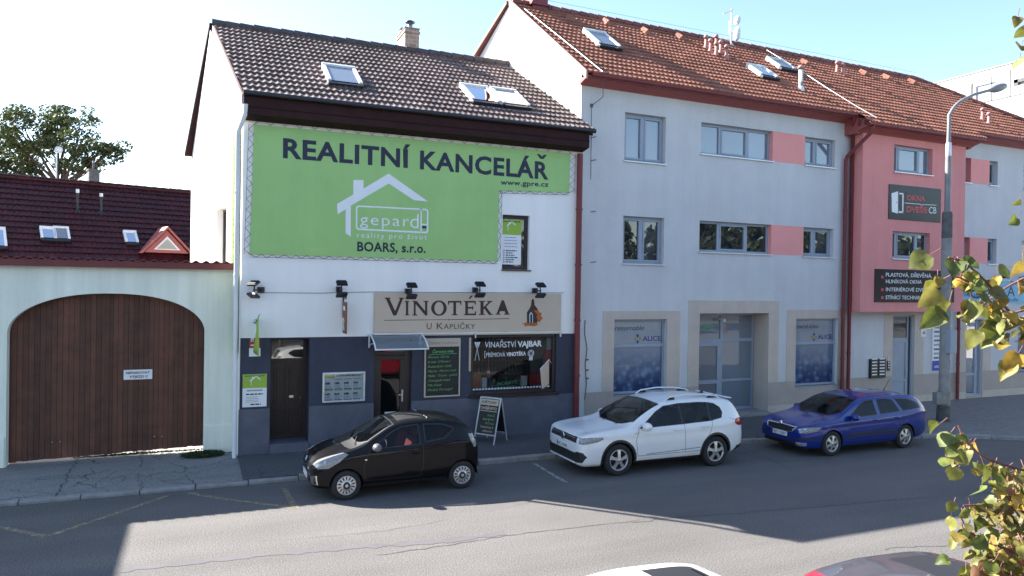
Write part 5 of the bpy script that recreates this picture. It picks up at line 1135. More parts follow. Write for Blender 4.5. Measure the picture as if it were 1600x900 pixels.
q4 = gsize(1385,1389.5,564,579,0,571); t = thing('intercom', 'slim black intercom panel between letter boxes and side door', 'intercom', GM @ Vector((q4[0],0,q4[2])), GRZ)
mb = MB(); mb.box(0, q4[1]-q4[0], -.04, -.002, 0, q4[3]-q4[2]); mb.build('panel', M['black_metal'], t, bevel=.004)
mb = MB(); [mb.box(.04, q4[1]-q4[0]-.04, -.045, -.04, .08+k*.09, .13+k*.09) for k in range(5)]; mb.build('button', M['zinc'], t)
# ================================================================== GATE WALL and its wooden gate
YG = 18.85
def GW(px, py, y=YG): p = on_y(px, py, y); return p.x, p.z
gw = thing('gate_wall', 'mint plastered courtyard wall with wide arch and maroon tile coping', 'wall', (-1.6, YG, 0))
gzt = GW(180,417)[1]; ax0 = GW(10,600)[0]; ax1 = GW(318.5,600)[0]; azs = (GW(12,520)[1]+GW(318,520)[1])/2; azt = GW(165,458.5)[1]
def arch(x):
    u = abs((x-(ax0+ax1)/2)/((ax1-ax0)/2)); u = min(u, 1.0); return azs+(azt-azs)*(1-u**2.25)**(1/2.0)
mb = MB(); n = 48; xs = [ax0+(ax1-ax0)*(.5-.5*math.cos(math.pi*k/n)) for k in range(n+1)]; xw0, xw1 = -16, XL+.12; TH = .45
for a, b in zip(xs, xs[1:]):
    mb.poly([(a,YG,arch(a)),(b,YG,arch(b)),(b,YG,gzt),(a,YG,gzt)]); mb.poly([(a,YG,arch(a)),(b,YG,arch(b)),(b,YG+TH,arch(b)),(a,YG+TH,arch(a))]); mb.poly([(a,YG+TH,arch(a)),(b,YG+TH,arch(b)),(b,YG+TH,gzt),(a,YG+TH,gzt)])
for a, b in ((xw0,ax0),(ax1,xw1)):
    for y in (YG, YG+TH): mb.poly([(a,y,.0),(b,y,.0),(b,y,gzt),(a,y,gzt)])
for x in (ax0, ax1): mb.poly([(x,YG,0),(x,YG+TH,0),(x,YG+TH,azs),(x,YG,azs)])
mb.poly([(xw0,YG,gzt),(xw1,YG,gzt),(xw1,YG+TH,gzt),(xw0,YG+TH,gzt)])
mb.build('wall', M['mint_plaster'], gw, world=True)
mb = MB()
for a, b in ((xw0, ax0-.02), (ax1+.02, xw1)): mb.box(a, b, YG-.035, YG-.0, .04, GW(340,664)[1])
mb.build('plinth', M['mint_plaster'], gw, world=True, bevel=.012)
mb = MB(); nn = 54; cw = (xw1+.1-xw0)/nn
mb.box(xw0, xw1+.12, YG-.16, YG-.12, gzt-.02, gzt+.13)
tile_roof(mb, (xw0,YG-.18,gzt+.13), (1,0,0), Vector((0,1,-.22)).normalized(), xw1+.1-xw0, .9, .22, .45, amp=.05, lip=.01, k=8)
mb.box(xw0, xw1+.1, YG-.14, YG+.6, gzt, gzt+.03); mb.build('tile_coping', M['maroon_clay'], gw, world=True)
gate = thing('wooden_gate', 'brown double leaf plank gate filling the arch of the mint wall', 'gate', ((ax0+ax1)/2, YG+.25, 0))
xm = GW(165,600)[0]; yg = YG+.26
for a, b, zb0, zb1 in ((ax0-.08, xm-.008, .10, .15), (xm+.008, ax1+.08, .15, .205)):
    mb = MB(); x = a; k = 0; N_ = int((b-a)/.105); w = (b-a)/N_
    for i in range(N_):
        x0 = a+i*w; zb = zb0+(zb1-zb0)*i/N_; zt2 = min(gzt-.03, arch(min(max(x0+w/2,ax0),ax1))+.06); dy = random.uniform(-.004,.004)
        mb.box(x0+.002, x0+w-.002, yg+dy, yg+.03+dy, zb+random.uniform(-.01,.01), zt2)
    mb.prism([(x,yg+.036,z) for x, z in [(a,zb0+.0),(b,zb1+.0)]+[(b-(b-a)*k/14, min(gzt-.03, arch(min(max(b-(b-a)*k/14,ax0),ax1))+.05)) for k in range(15)]], (0,.03,0))  # backing board added so no light shows between the planks
    mb.build('gate_leaf', M['gate_wood'] if 'gate_wood' in M else None, gate, world=True, bevel=.004)
mb = MB(); mb.box(xm-.045, xm+.045, yg-.02, yg-.004, .14, arch(xm)+.03); mb.build('cover_strip', M['gate_wood'], gate, world=True, bevel=.004)
mb = MB()
for px, py in ((81,691),(94,690),(241,682),(253,682)): p = on_y(px, py, yg-.01); mb.lathe([(0,-.015),(.014,-.01),(.016,0)], 8, 0, Matrix.Translation(p) @ Matrix.Rotation(R(-90),4,'X'))
mb.build('bolt', M['steel'], gate, world=True)
a = GW(193,593.5,yg-.02); b = GW(238,577,yg-.02)
def d_np(mb, f, a, b, c, d): put_text(mb, f, 'NEPARKOVAT', a+.05, b-.05, c+(d-c)*.57, (d-c)*.25, .025, 1); put_text(mb, f, 'VÝJEZD !!', a+.12, b-.1, c+(d-c)*.16, (d-c)*.25, .025, 1)
mb = MB(); mb.box(a[0], b[0], yg-.02, yg-.006, a[1], b[1]); d_np(mb, fr_y(yg-.023), a[0], b[0], a[1], b[1])
tag(mb.build('warning_sign', [M['white_sign'], M['sign_brown']], loc=((a[0]+b[0])/2, yg-.02, a[1])), 'white no parking notice screwed to the brown plank gate', 'sign')
# weeds at the foot of the wall
def weeds(name, label, cx, cy, z, rx, ry, n, h, m='grass'):
    mb = MB()
    for i in range(n):
        t = random.uniform(0,6.28); r = math.sqrt(random.random()); x = cx+rx*r*math.cos(t); y = cy+ry*r*math.sin(t); a = random.uniform(0,6.28); hh = h*random.uniform(.3,1)*(1-.5*r); w = random.uniform(.008,.02); l = random.uniform(.03,.12)
        dx, dy = math.cos(a), math.sin(a)
        mb.add([(x-dy*w,y+dx*w,z),(x+dy*w,y-dx*w,z),(x+dx*l*.6+dy*w,y+dy*l*.6-dx*w,z+hh*.8),(x+dx*l,y+dy*l,z+hh*.75),(x+dx*l*.6-dy*w,y+dy*l*.6+dx*w,z+hh*.8)], [(0,1,2,3,4)], 0)
    return tag(mb.build(name, M[m], recalc=False), label, 'weeds', None, 'stuff')
p = on_z(318,712,.1); weeds('weeds', 'low green weeds growing by the right pier of the gate', p.x, p.y+.1, .09, .45, .22, 900, .16)
p = on_z(240,708,.1); weeds('weeds', 'thin strip of weeds along the foot of the gate', -1.2, yg+.0, .1, 1.4, .06, 500, .07)
# ================================================================== LOW HOUSE behind the gate
LA = R(17); LX = Vector((math.cos(LA), math.sin(LA), 0)); LYv = Vector((-math.sin(LA), math.cos(LA), 0))
LR_ = on_y(303,302,40.0); lp = R(44); LM = Matrix.Translation(LR_) @ Matrix.Rotation(LA, 4, 'Z'); LMI = LM.inverted()
low = thing('low_house', 'distant house with glossy maroon tile roof behind the gate', 'house', (LR_.x, LR_.y, 0), LA)
LMz = Matrix.Translation((0,0,LR_.z)); LO = Vector((0,0,LR_.z)); LEN = 30; SLP = 7.6
LV = Vector((0, math.cos(lp), math.sin(lp))); eav = LO-LV*SLP; LN = Vector((1,0,0)).cross(LV)
def lr(px, py, h=.03):
    O = LM @ Vector((0,0,0)); Nn = LM.to_3x3() @ LN; p = LMI @ on_plane(px, py, O+Nn*h, Nn); return p+Vector((0,0,LR_.z))
mb = MB(); tile_roof(mb, eav+Vector((-LEN,0,0)), (1,0,0), LV, LEN, SLP, .2, .36, amp=.03, lip=.04, k=4); mb.build('roof', M['maroon_tile'], low)
mb = MB(); ridge_row(mb, LO+Vector((-LEN,0,.02)), LO+Vector((0,0,.02)), .13, .38); mb.build('ridge_tiles', M['maroon_tile'], low)
mb = MB(); mb.prism([eav+Vector((.0,-.0,-.1)), LO+Vector((0,0,-.05)), LO+Vector((0,0,.03)), eav+Vector((0,0,.05))], (.06,0,0)); mb.prism([LO+Vector((-LEN,0,-.05)), LO+Vector((0,0,-.05)), Vector((0,5.4,LR_.z-5.3)), Vector((-LEN,5.4,LR_.z-5.3))], (0,0,-.1)); mb.build('verge_board', M['barge'], low)
mb = MB(); ey = eav.y+.4; ez = eav.z+.3
mb.box(-LEN, -.3, ey, 4.9, 0, ez-.2, 0); mb.poly([(-.3,ey,ez-.2),(-.3,4.9,ez-.2),(-.3,0,LR_.z-.3)], 0); mb.build('wall', M['cornice_red'], low)
for LLp, LRp, ULp in (((67.5,373.5),(84.5,374.5),(65,359)), ((89,374.5),(106,375),(86.5,359)), ((199,380),(213,381),(194.5,365)), ((-8,386),(7,387),(-11,360))):
    a = lr(*LLp); b = lr(*LRp); c = lr(*ULp); skylight(low, a, (1,0,0), LV, LN, (b-a).length, (c-a).length, glass='glass_sky')
# triangular dormer
dA = lr(260,360,.0); dB = lr(224,394,0.0); dC = lr(292,394,0.0); dm = Vector(((dB.x+dC.x)/2, dB.y-.2, dB.z)); hw = (dC.x-dB.x)/2
fp = Matrix.Translation(dm); zt_ = G  # noqa
wA = LMI @ on_plane(260,360, LM @ Vector((0,dm.y,0)), LM.to_3x3() @ Vector((0,1,0))); dh = wA.z+LR_.z-dm.z
mb = MB()
def tri(s, y, w, mi, d=.08):
    o_ = [(dm.x-hw*s, y, dm.z+dh*(1-s)*.33), (dm.x+hw*s, y, dm.z+dh*(1-s)*.33), (dm.x, y, dm.z+dh*(1-s)*.33+dh*s)]; mb.prism(o_, (0,d,0), mi)
tri(1.0, dm.y, 0, 0); tri(.60, dm.y-.03, 0, 1); mb.prism([(dm.x-hw*.46,dm.y-.05,dm.z+dh*.17),(dm.x+hw*.46,dm.y-.05,dm.z+dh*.17),(dm.x,dm.y-.05,dm.z+dh*.62)], (0,.03,0), 2)
for sg in (-1,1): mb.prism([(dm.x+sg*hw*1.12,dm.y-.12,dm.z-.05),(dm.x,dm.y-.12,dm.z+dh*1.06),(dm.x,dm.y-.12,dm.z+dh*1.18),(dm.x+sg*hw*1.25,dm.y-.12,dm.z-.05)], (0,dh+.9,0), 0)
mb.build('dormer', [M['cornice_red'], M['white_metal'], M['glass_window'], M['galv']], low)
for px, py, h in ((121,329,1.1),(158,332,1.0)):
    p = lr(px, py); mb = MB(); mb.tube([p, p+Vector((0,0,h*.7))], .05, 8); mb.lathe([(.16,-.15),(.1,.0),(.05,.08)], 10, 0, Matrix.Translation(p)); mb.tube([p+Vector((0,0,h*.7)), p+Vector((0,0,h*.85))], .07, 8, 1); mb.build('roof_vent', [M['black_metal'], M['zinc']], low)
c = LMI @ on_plane(146,286, LM @ Vector((0,.2,0)), LM.to_3x3() @ Vector((0,1,0))); c = c+Vector((0,0,LR_.z))
mb = MB(); mb.box(c.x-.22, c.x+.22, .0, .5, c.z-1, c.z+.62); mb.box(c.x-.25, c.x+.25, -.03, .53, c.z+.55, c.z+.62); mb.tube([(c.x,.25,c.z+.6),(c.x,.25,c.z+.95)], .05, 8); mb.build('chimney', M['post_dark'], low)
ap = LMI @ on_plane(88,280, LM @ Vector((0,.2,0)), LM.to_3x3() @ Vector((0,1,0))); ap = ap+Vector((0,0,LR_.z))
t = thing('aerial_mast', 'thin aerial pole on the maroon roof in front of the tree', 'aerial', LM @ (ap-Vector((0,0,LR_.z))), LA)
mb = MB(); mb.tube([(0,0,-.5),(0,0,1.35)], .03, 6); mb.build('mast', M['zinc'], t); mb = MB(); mb.lathe([(0,0),(.14,.02),(.16,.1),(0,.1)], 12, 0, Matrix.Translation((.05,-.1,1.3)) @ Matrix.Rotation(R(90),4,'X')); mb.build('dish', M['white_metal'], t)
# neighbour house left of the gate (outside the picture, its shadow lies across the road)
nb = thing('side_house', 'rendered house standing left of the gate wall', 'house', (-13, 22, 0))
mb = MB(); mb.box(-22, -9.0, 18.6, 27, 0, 7.9); mb.build('wall', M['cream_plaster'], nb, world=True)
mb = MB(); mb.prism([(-8.8,18.2,7.9),(-8.8,27.4,7.9),(-14.5,22.8,12),], (-.0001,0,0)); mb.prism([(-8.75,18.2,7.75),(-8.75,27.4,7.75),(-15,27.4,12.3),(-15,18.2,12.3)], (0,0,.15)); mb.prism([(-22,18.2,7.75),(-22,27.4,7.75),(-15,27.4,12.3),(-15,18.2,12.3)], (0,0,.15)); mb.build('roof', M['maroon_clay'], nb, world=True)
for z in (1.2, 4.6):
    for x in (-19,-16,-13,-11): mb = MB(); rect_frame(mb, x, x+1.2, z, z+1.6, 18.56, 18.6, .08); w_ = mb.build('window', M['white_frame'], nb, world=True); mb = MB(); mb.poly([(x,18.585,z),(x+1.2,18.585,z),(x+1.2,18.585,z+1.6),(x,18.585,z+1.6)]); mb.build('pane', M['glass_sky'], w_, world=True)
# ================================================================== WHITE MODERN BLOCK far right
XW = 66.0
def XWp(px, py): p = on_plane(px, py, (XW,0,0), (1,0,0)); return p.y, p.z
y_a, z_a = XWp(1468,134); y_b, z_b = XWp(1600,88); zt3 = (z_a+z_b)/2
wb = thing('modern_block', 'white modern flat roofed block beyond the red roof', 'building', (XW, y_b, 0))
mb = MB(); 
def xf(a, b, d): return Vector((XW+d, a, b))
bw = []
for px0, px1, py0, py1 in ((1584,1640,134,140),(1582,1640,196,200)):
    ya, za = XWp(px0,py0); yb_, zb_ = XWp(px1,py1); zhi = XWp(px0,py0-9)[1]; zlo = XWp(px0, py0+1)[1]; bw.append((yb_, ya, zlo, zhi, .4))
wall_sheet(mb, y_b-40, y_a+25, 0, zt3, bw, 0, 0, xf)
mb.poly([(XW,y_b-40,zt3),(XW+20,y_b-40,zt3),(XW+20,y_a+25,zt3),(XW,y_a+25,zt3)]); mb.poly([(XW,y_a+25,0),(XW+20,y_a+25,0),(XW+20,y_a+25,zt3),(XW,y_a+25,zt3)]); mb.poly([(XW,y_b-40,0),(XW+20,y_b-40,0),(XW+20,y_b-40,zt3),(XW,y_b-40,zt3)])
mb.build('wall', M['pale_render'], wb, world=True)
mb = MB(); mb.box(XW-.06, XW+.02, y_b-40, y_a+25, zt3-.02, zt3+.12); mb.build('roof_edge', M['concrete'], wb, world=True)
mb = MB()
for (p0, p1) in (((1531,163.5),(1600,144)),): 
    a = XWp(*p0); b = XWp(*p1); zz_ = (a[1]+b[1])/2; mb.box(XW-.02, XW, y_b-40, y_a+25, zz_-.05, zz_+.05)
for px, z0_, z1_ in ((1549,zz_-2.2,zz_),(1578,zz_,zz_+2.4)): ya = XWp(px,150)[0]; mb.box(XW-.02, XW, ya-.05, ya+.05, z0_ if px > 1560 else zz_, z1_ if px > 1560 else zz_+2.2)
mb.build('panel_joint', M['post_dark'], wb, world=True)
for a, b, c, d, _ in bw:
    mb = MB(); mb.box(XW+.2, XW+.3, a, b, c, d); w_ = mb.build('window', M['glass_sky'], wb, world=True)
    mb = MB(); mb.box(XW-.02,XW+.2,b-.35,b,c,d); mb.box(XW-.02,XW+.2,a,b,d-.3,d); mb.build('frame', M['post_dark'], w_, world=True)
ya, za = XWp(1530,150); mb = MB(); zq = XWp(1522,132)[1]; yq = XWp(1522,132)[0]
mb.bar((XW-.3,yq,XWp(1522,158)[1]),(XW-.3,yq,zq),.12); mb.bar((XW-.3,yq,zq),(XW-.3,XWp(1550,131)[0],zq),.08); mb.build('roof_rail', M['post_dark'], wb, world=True)
# ================================================================== trees
def leaf_cloud(mb, blobs, n, size, mi=0, dens=.5):
    for cx, cy, cz, rx, ry, rz in blobs:
        k = int(n*rx*ry*rz)+30
        for i in range(k):
            while True:
                u = Vector((random.uniform(-1,1), random.uniform(-1,1), random.uniform(-1,1)))
                if u.length < 1: break
            if u.length > 1e-3: u = u.normalized()*(u.length**dens)
            p = Vector((cx+u.x*rx, cy+u.y*ry, cz+u.z*rz)); a = Vector((random.gauss(0,1), random.gauss(0,1), random.gauss(0,.8))).normalized(); b = a.orthogonal().normalized(); s = size*random.uniform(.5,1.3)
            c = a.cross(b); mb.add([p-b*s*.9, p+c*s*.5, p+b*s, p-c*s*.5], [(0,1,2,3)], mi)
def limb(mb, p, q, r0, r1, n=4, wob=.15):
    p = Vector(p); q = Vector(q); L_ = (q-p).length; pts = [p+(q-p)*(i/n)+Vector((random.gauss(0,wob), random.gauss(0,wob), random.gauss(0,wob)))*(.0 if i in (0,n) else L_*.12) for i in range(n+1)]
    mb.tube(pts, [r0+(r1-r0)*i/n for i in range(n+1)], 8, 0, True); return pts
def tree(name, label, base, spec, group, leaf='leaf_tree', dens=240, size=.16):
    """spec: list of branch tips (relative) with blob radii"""
    t = thing(name, label, 'tree', base, 0, group); mb = MB(); lf = MB(); fork = Vector(spec['fork'])
    limb(mb, (0,0,-.2), fork, spec['r'], spec['r']*.7)
    for tip, rad in spec['tips']:
        pts = limb(mb, fork-Vector((0,0,random.uniform(0,1.0))), tip, spec['r']*.5, .04, 5)
        for j in range(5): limb(mb, pts[2+j % 3], Vector(tip)+Vector((random.gauss(0,rad*.6), random.gauss(0,rad*.6), random.gauss(0,rad*.5))), .06, .015, 3)
        bl = []
        for j in range(9):
            d = Vector((random.gauss(0,1), random.gauss(0,1), random.gauss(0,.8))); d = d.normalized()*rad*random.uniform(.3,1.0); s = rad*random.uniform(.22,.5); bl.append((tip[0]+d.x, tip[1]+d.y, tip[2]+d.z, s*1.2, s*1.2, s*.8))
        leaf_cloud(lf, bl, dens, size)
    mb.build('trunk', M['bark'], t); lf.build('crown', M[leaf], t, recalc=False); return t
def TP(px, py, d): return at_dist(px, py, d)
tb = TP(92,300,62); tb0 = Vector((tb.x, tb.y, 0))
tips = [(TP(x,y,60+random.uniform(-2,3))-tb0, r) for x, y, r in ((40,205,2.1),(85,190,1.6),(125,195,1.5),(30,245,2.2),(85,225,1.8),(125,232,1.5),(165,228,1.3),(10,215,1.6),(60,265,1.6),(150,258,1.1),(-20,250,2.0),(178,235,.8),(105,180,1.0),(110,258,1.2))]
tree('broadleaf_tree', 'tall loose crowned tree rising behind the maroon roof', tb0, {'fork': TP(95,290,62)-tb0, 'r': .32, 'tips': tips}, None, dens=340, size=.15)
# street trees across the road behind the viewer (they show only in the window panes)
tr0 = None
for i, (x, y) in enumerate(((-4,-9),(4,-11),(11,-9.5),(17,-11),(23,-9),(29,-11),(36,-10),(44,-12),(52,-10),(61,-12),(71,-11))):
    if i == 0:
        tr0 = tree('street_tree', 'dense street tree across the road from the houses', (x,y,0), {'fork': (0,0,2.8), 'r': .22, 'tips': [((0,0,9.6),2.0),((1.4,.6,7.6),2.2),((-1.6,.3,7.2),2.1),((.3,-1.5,6.4),2.2),((.2,1.6,5.4),2.0),((2.4,0,5.6),1.8),((-2.5,0,5.2),1.8)]}, 'street trees across the road', 'leaf_dark', dens=45, size=.32)
    else:
        c = copy_tree(tr0); c.location = (x,y,0); c.rotation_euler = (0,0,i*1.9); c.scale = (1.1,1.1,(.95,1.15,1.0,1.25)[i % 4])
# ================================================================== LAMP POST at the corner
lb = on_z(1474,657,.12); t = thing('street_lamp', 'tall grey street lamp post with curved arm in front of the rose bay', 'street lamp', (lb.x, lb.y, .11))
def LZ(py): return on_y(1474+(657-py)*.0155, py, lb.y).z-.11
zj, zk, zs_ = LZ(452/1+0), LZ(330), LZ(243)
mb = MB(); mb.lathe([(.19,0),(.19,.9),(.15,.95),(.145,LZ(334)-.0),(.125,LZ(333)+.05)], 16, 0); ps = mb.build('post', M['concrete'], t)
mb = MB(); mb.lathe([(.205,-.03),(.2,.35),(.19,.5)], 16, 0); mb.build('foot_sleeve', M['post_dark'], ps); mb = MB(); mb.lathe([(.150,LZ(372)),(.149,LZ(334)),(.13,LZ(331))], 16, 0); mb.build('tar_band', M['post_dark'], ps)
tipw = on_y(1562,143,lb.y-.0); tp = tipw-Vector((lb.x,lb.y,.11)); top = LZ(203)
arc = [(0,0,LZ(340)),(0,0,LZ(255)),(0,0,top)]
for px, py in ((1483,180),(1489.5,169),(1496,162),(1503.5,156.5),(1522,147.5),(1546,141)): q = on_y(px, py, lb.y)-Vector((lb.x,lb.y,.11)); arc.append((q.x,0,q.z))
mb = MB(); mb.tube(arc, [.09,.085,.055,.053,.052,.05,.05,.05,.05], 10); mb.lathe([(.075,LZ(245)),(.08,LZ(243)),(.08,LZ(224)),(.06,LZ(222))], 12, 1); mb.build('arm', [M['galv'], M['zinc']], t)
e = Vector(arc[-1]); e2 = on_y(1575,133,lb.y)-Vector((lb.x,lb.y,.11)); dd = Vector((e2.x-e.x,0,e2.z-e.z)).normalized()
mb = MB(); Tq = Matrix.Translation(e) @ dd.to_track_quat('Z','Y').to_matrix().to_4x4()
mb.M = Tq @ Matrix.Scale(.5,4,(1,0,0)) if False else Tq
mb.lathe([(.05,-.05),(.07,.05),(.13,.25),(.14,.5),(.10,.75),(.03,.85),(0,.86)], 14); o = mb.build('lamp_head', M['galv'], t)
for nm, py0, py1, px0, px1, mt, lab in (('cabinet',612,632,1461,1478,'galv','x'),('cabinet',516,552,1482,1493,'grey_frame','x')):
    a = on_y(px0, py1, lb.y-.2)-Vector((lb.x,lb.y,.11)); b = on_y(px1, py0, lb.y-.2)-Vector((lb.x,lb.y,.11)); mb = MB(); mb.box(a.x, b.x, -.26, -.10, a.z, b.z); mb.build('control_box', M[mt], t, bevel=.01)
# ================================================================== A-board on the pavement
pL = on_z(742,689,.11); pR = on_z(757,697,.11); pF = on_z(799,684,.11)
t = thing('sandwich_board', 'folding pavement board with chalk writing standing in front of the shop window', 'sandwich board', ((pL.x+pR.x+pF.x)/3, (pL.y+pR.y+pF.y)/3, .11))
e = Vector((.46,-.62,0)).normalized(); ww = .30; nrm = Vector((e.y,-e.x,0))   # board edge direction and outward normal
if nrm.x > 0: nrm = -nrm
apex = Vector((0,0,1.13)); o0 = Vector(t.location)
def quad(side):
    out = nrm*(.33*side); return [out-e*ww, out+e*ww, apex+e*ww+nrm*.02*side, apex-e*ww+nrm*.02*side]
for side in (1,-1):
    q = quad(side); mb = MB()
    mb.bar(q[0], q[3], .03, .03); mb.bar(q[1], q[2], .03, .03)
    L_ = lambda u, v: (q[0]*(1-u)+q[1]*u)*(1-v)+(q[3]*(1-u)+q[2]*u)*v
    mb.bar(L_(0,.2), L_(1,.2), .03, .03); mb.bar(L_(0,1), L_(1,1), .035, .035); fo = mb.build('frame', M['zinc'], t, bevel=.004)
    mb = MB(); off = nrm*.012*side
    fq = lambda u, v: L_(u, v)+off
    mb.add([L_(.03,.2)-off*.2, L_(.97,.2)-off*.2, L_(.97,.98)-off*.2, L_(.03,.98)-off*.2], [(0,1,2,3)], 0)
    if side == 1:
        rev = lambda u, v: fq(1-u, v) if (q[1]-q[0]).cross(Vector((0,0,1))).dot(nrm) > 0 else fq(u, v)
        mb.add([rev(.06,.84), rev(.94,.84), rev(.94,.97), rev(.06,.97)], [(0,1,2,3)], 1)
        rv2 = lambda u, v: rev(u, v)+nrm*.003
        put_text(mb, rv2, 'VINOTÉKA', .14, .9, .875, .06, .02, 3); put_text(mb, rv2, 'OTEVŘENO', .1, .92, .745, .06, .03, 1)
        mb.add([rv2(.08,.705), rv2(.92,.705), rv2(.92,.72), rv2(.08,.72)], [(0,1,2,3)], 1)
        for i, (s, m_) in enumerate((('Čerstvá', 2), ('vína', 2), ('burčák', 2), ('k posezení', 1), ('vinotéka', 1))): put_text(mb, rv2, s, .15, .5+.07*((i*3) % 5), .60-i*.085, .05, 0, m_, .3)
    mb.build('slate', [M['blackboard'], M['sign_beige'], M['chalk_green'], M['sign_brown']], fo, recalc=False)
# ================================================================== CARS
def pchip(keys):
    xs = [k[0] for k in keys]; ys = [k[1] for k in keys]; n = len(xs); h = [xs[i+1]-xs[i] for i in range(n-1)]; d = [(ys[i+1]-ys[i])/h[i] for i in range(n-1)]
    m = [d[0]]+[0 if d[i-1]*d[i] <= 0 else 3*(h[i-1]+h[i])/((2*h[i]+h[i-1])/d[i-1]+(h[i]+2*h[i-1])/d[i]) for i in range(1, n-1)]+[d[-1]]
    def f(x):
        if x <= xs[0]: return ys[0]
        if x >= xs[-1]: return ys[-1]
        i = max(k for k in range(n-1) if xs[k] <= x); t = (x-xs[i])/h[i]
        return (2*t**3-3*t**2+1)*ys[i]+(t**3-2*t**2+t)*h[i]*m[i]+(-2*t**3+3*t**2)*ys[i+1]+(t**3-t**2)*h[i]*m[i+1]
    return f
def inpoly(x, y, P):
    c = False; j = len(P)-1
    for i in range(len(P)):
        if (P[i][1] > y) != (P[j][1] > y) and x < (P[j][0]-P[i][0])*(y-P[i][1])/(P[j][1]-P[i][1]+1e-12)+P[i][0]: c = not c
        j = i
    return c
def cut(bm, tagno, Rv, Uv, Dv, poly, thr=.15, flt=None):
    """scribe an outline on the body along its edges and give what lies inside another tag"""
    Rv, Uv, Dv = Vector(Rv), Vector(Uv), Vector(Dv).normalized()
    a0 = min(p[0] for p in poly)-.01; a1 = max(p[0] for p in poly)+.01; b0 = min(p[1] for p in poly)-.01; b1 = max(p[1] for p in poly)+.01
    def cand():
        out = []
        for f in bm.faces:
            if f.normal.dot(Dv) < thr: continue
            if flt and not flt(f.calc_center_median()): continue
            aa = [v.co.dot(Rv) for v in f.verts]; bb_ = [v.co.dot(Uv) for v in f.verts]
            if max(aa) < a0 or min(aa) > a1 or max(bb_) < b0 or min(bb_) > b1: continue
            out.append(f)
        return out
    for p, q in zip(poly, poly[1:]+poly[:1]):
        dx, dy = q[0]-p[0], q[1]-p[1]
        if abs(dx)+abs(dy) < 1e-6: continue
        fs = cand(); es = {e for f in fs for e in f.edges}; vs_ = {v for f in fs for v in f.verts}
        no = Rv*(-dy)+Uv*dx; co = Rv*p[0]+Uv*p[1]
        # plane contains the viewing direction Dv
        no = (no-Dv*no.dot(Dv)); bmesh.ops.bisect_plane(bm, geom=list(vs_)+list(es)+fs, dist=1e-5, plane_co=co, plane_no=no.normalized())
        bm.normal_update()
    hit = []
    for f in cand():
        c = f.calc_center_median()
        if inpoly(c.dot(Rv), c.dot(Uv), poly): f.material_index = tagno; hit.append(f)
    return hit
def inset(P, d):
    n = len(P); A = sum(P[i][0]*P[(i+1) % n][1]-P[(i+1) % n][0]*P[i][1] for i in range(n)); s = 1 if A > 0 else -1; out = []
    for i in range(n):
        p0 = Vector(P[i-1]); p = Vector(P[i]); p1 = Vector(P[(i+1) % n]); e0 = (p-p0).normalized(); e1 = (p1-p).normalized()
        n0 = Vector((-e0.y, e0.x))*s; n1 = Vector((-e1.y, e1.x))*s; b = (n0+n1); k = d/max(.35, (b.dot(n0))); out.append(tuple(p+b*k))
    return out
SIDE = ((1,0,0),(0,0,1),(0,-1,0)); TOPF = ((1,0,0),(0,1,0),(0,0,1)); FRONT = ((0,1,0),(0,0,1),(-1,0,0)); REARF = ((0,1,0),(0,0,1),(1,0,0))
def rim_wheel(car, x, y, Rw, wd, rim_r, spokes, name_m, style):
    """wheel centred at x,y; outer face towards sign of y"""
    s = 1 if y < 0 else -1
    w = MB(); T = Matrix.Translation((x, y, Rw)) @ Matrix.Rotation(R(90)*s, 4, 'X')   # local z points outward
    w.lathe([(rim_r,-wd),(Rw-.03,-wd),(Rw,-wd+.03),(Rw,-.03),(Rw-.012,-.012),(Rw-.035,0),(rim_r+.012,.0),(rim_r,-.012)], 36, 0, T)
    wo = w.build('wheel', [M['tyre']], car)
    r = MB(); r.M = T
    r.lathe([(rim_r,-wd*.8),(rim_r,-.006),(rim_r-.012,.0),(rim_r-.022,-.012),(rim_r-.03,-.05)], 36, 0)
    r.lathe([(0,-.075),(rim_r-.02,-.075)], 24, 1)
    r.lathe([(0,.012),(.03,.012),(.034,.006),(.05,.004),(.065,-.012),(.07,-.05)], 20, 0)
    if style == 'cap':   # many short spokes on a full hub cap
        r.lathe([(0,-.004),(rim_r*.52,-.004),(rim_r*.56,-.012)], 28, 0); r.lathe([(.045,.013),(.068,.0)], 20, 1); r.lathe([(0,.015),(.05,.015)], 20, 1); r.lathe([(0,.017),(.03,.017)], 16, 0)
        for k in range(spokes):
            a = 2*math.pi*k/spokes; ca, sa = math.cos(a), math.sin(a); ri, ro = rim_r*.5, rim_r-.008; wi, wo_ = .013, .022
            p = [(ri*ca-wi*sa*-1, ri*sa-wi*ca), (ri*ca-wi*sa, ri*sa+wi*ca), (ro*ca-wo_*sa, ro*sa+wo_*ca), (ro*ca+wo_*sa, ro*sa-wo_*ca)]
            r.prism([(u, v, -.03) for u, v in p], (0,0,.026))
    else:
        for k in range(spokes):
            a = 2*math.pi*k/spokes+.3; ca, sa = math.cos(a), math.sin(a); ri, ro = .045, rim_r-.006; wi, wm_, wo_ = .036, .03, .050
            pts = []
            for rr, w_, z in ((ri,wi,.006),(rim_r*.55,wm_,.0),(ro,wo_,-.010)): pts.append(((rr*ca+w_*sa, rr*sa-w_*ca, z), (rr*ca-w_*sa, rr*sa+w_*ca, z)))
            for (a1, b1), (a2, b2) in zip(pts, pts[1:]):
                lo = lambda p: (p[0], p[1], p[2]-.035)
                r.add([a1,b1,b2,a2,lo(a1),lo(b1),lo(b2),lo(a2)], [(0,1,2,3),(0,3,7,4),(1,5,6,2)], 0)
        for k in range(5): a = 2*math.pi*k/5; r.lathe([(.007,0),(.007,.012),(0,.012)], 6, 1, Matrix.Translation((.042*math.cos(a), .042*math.sin(a), .0)))
    r.build('rim', [M[name_m], M['black_rubber']], wo)
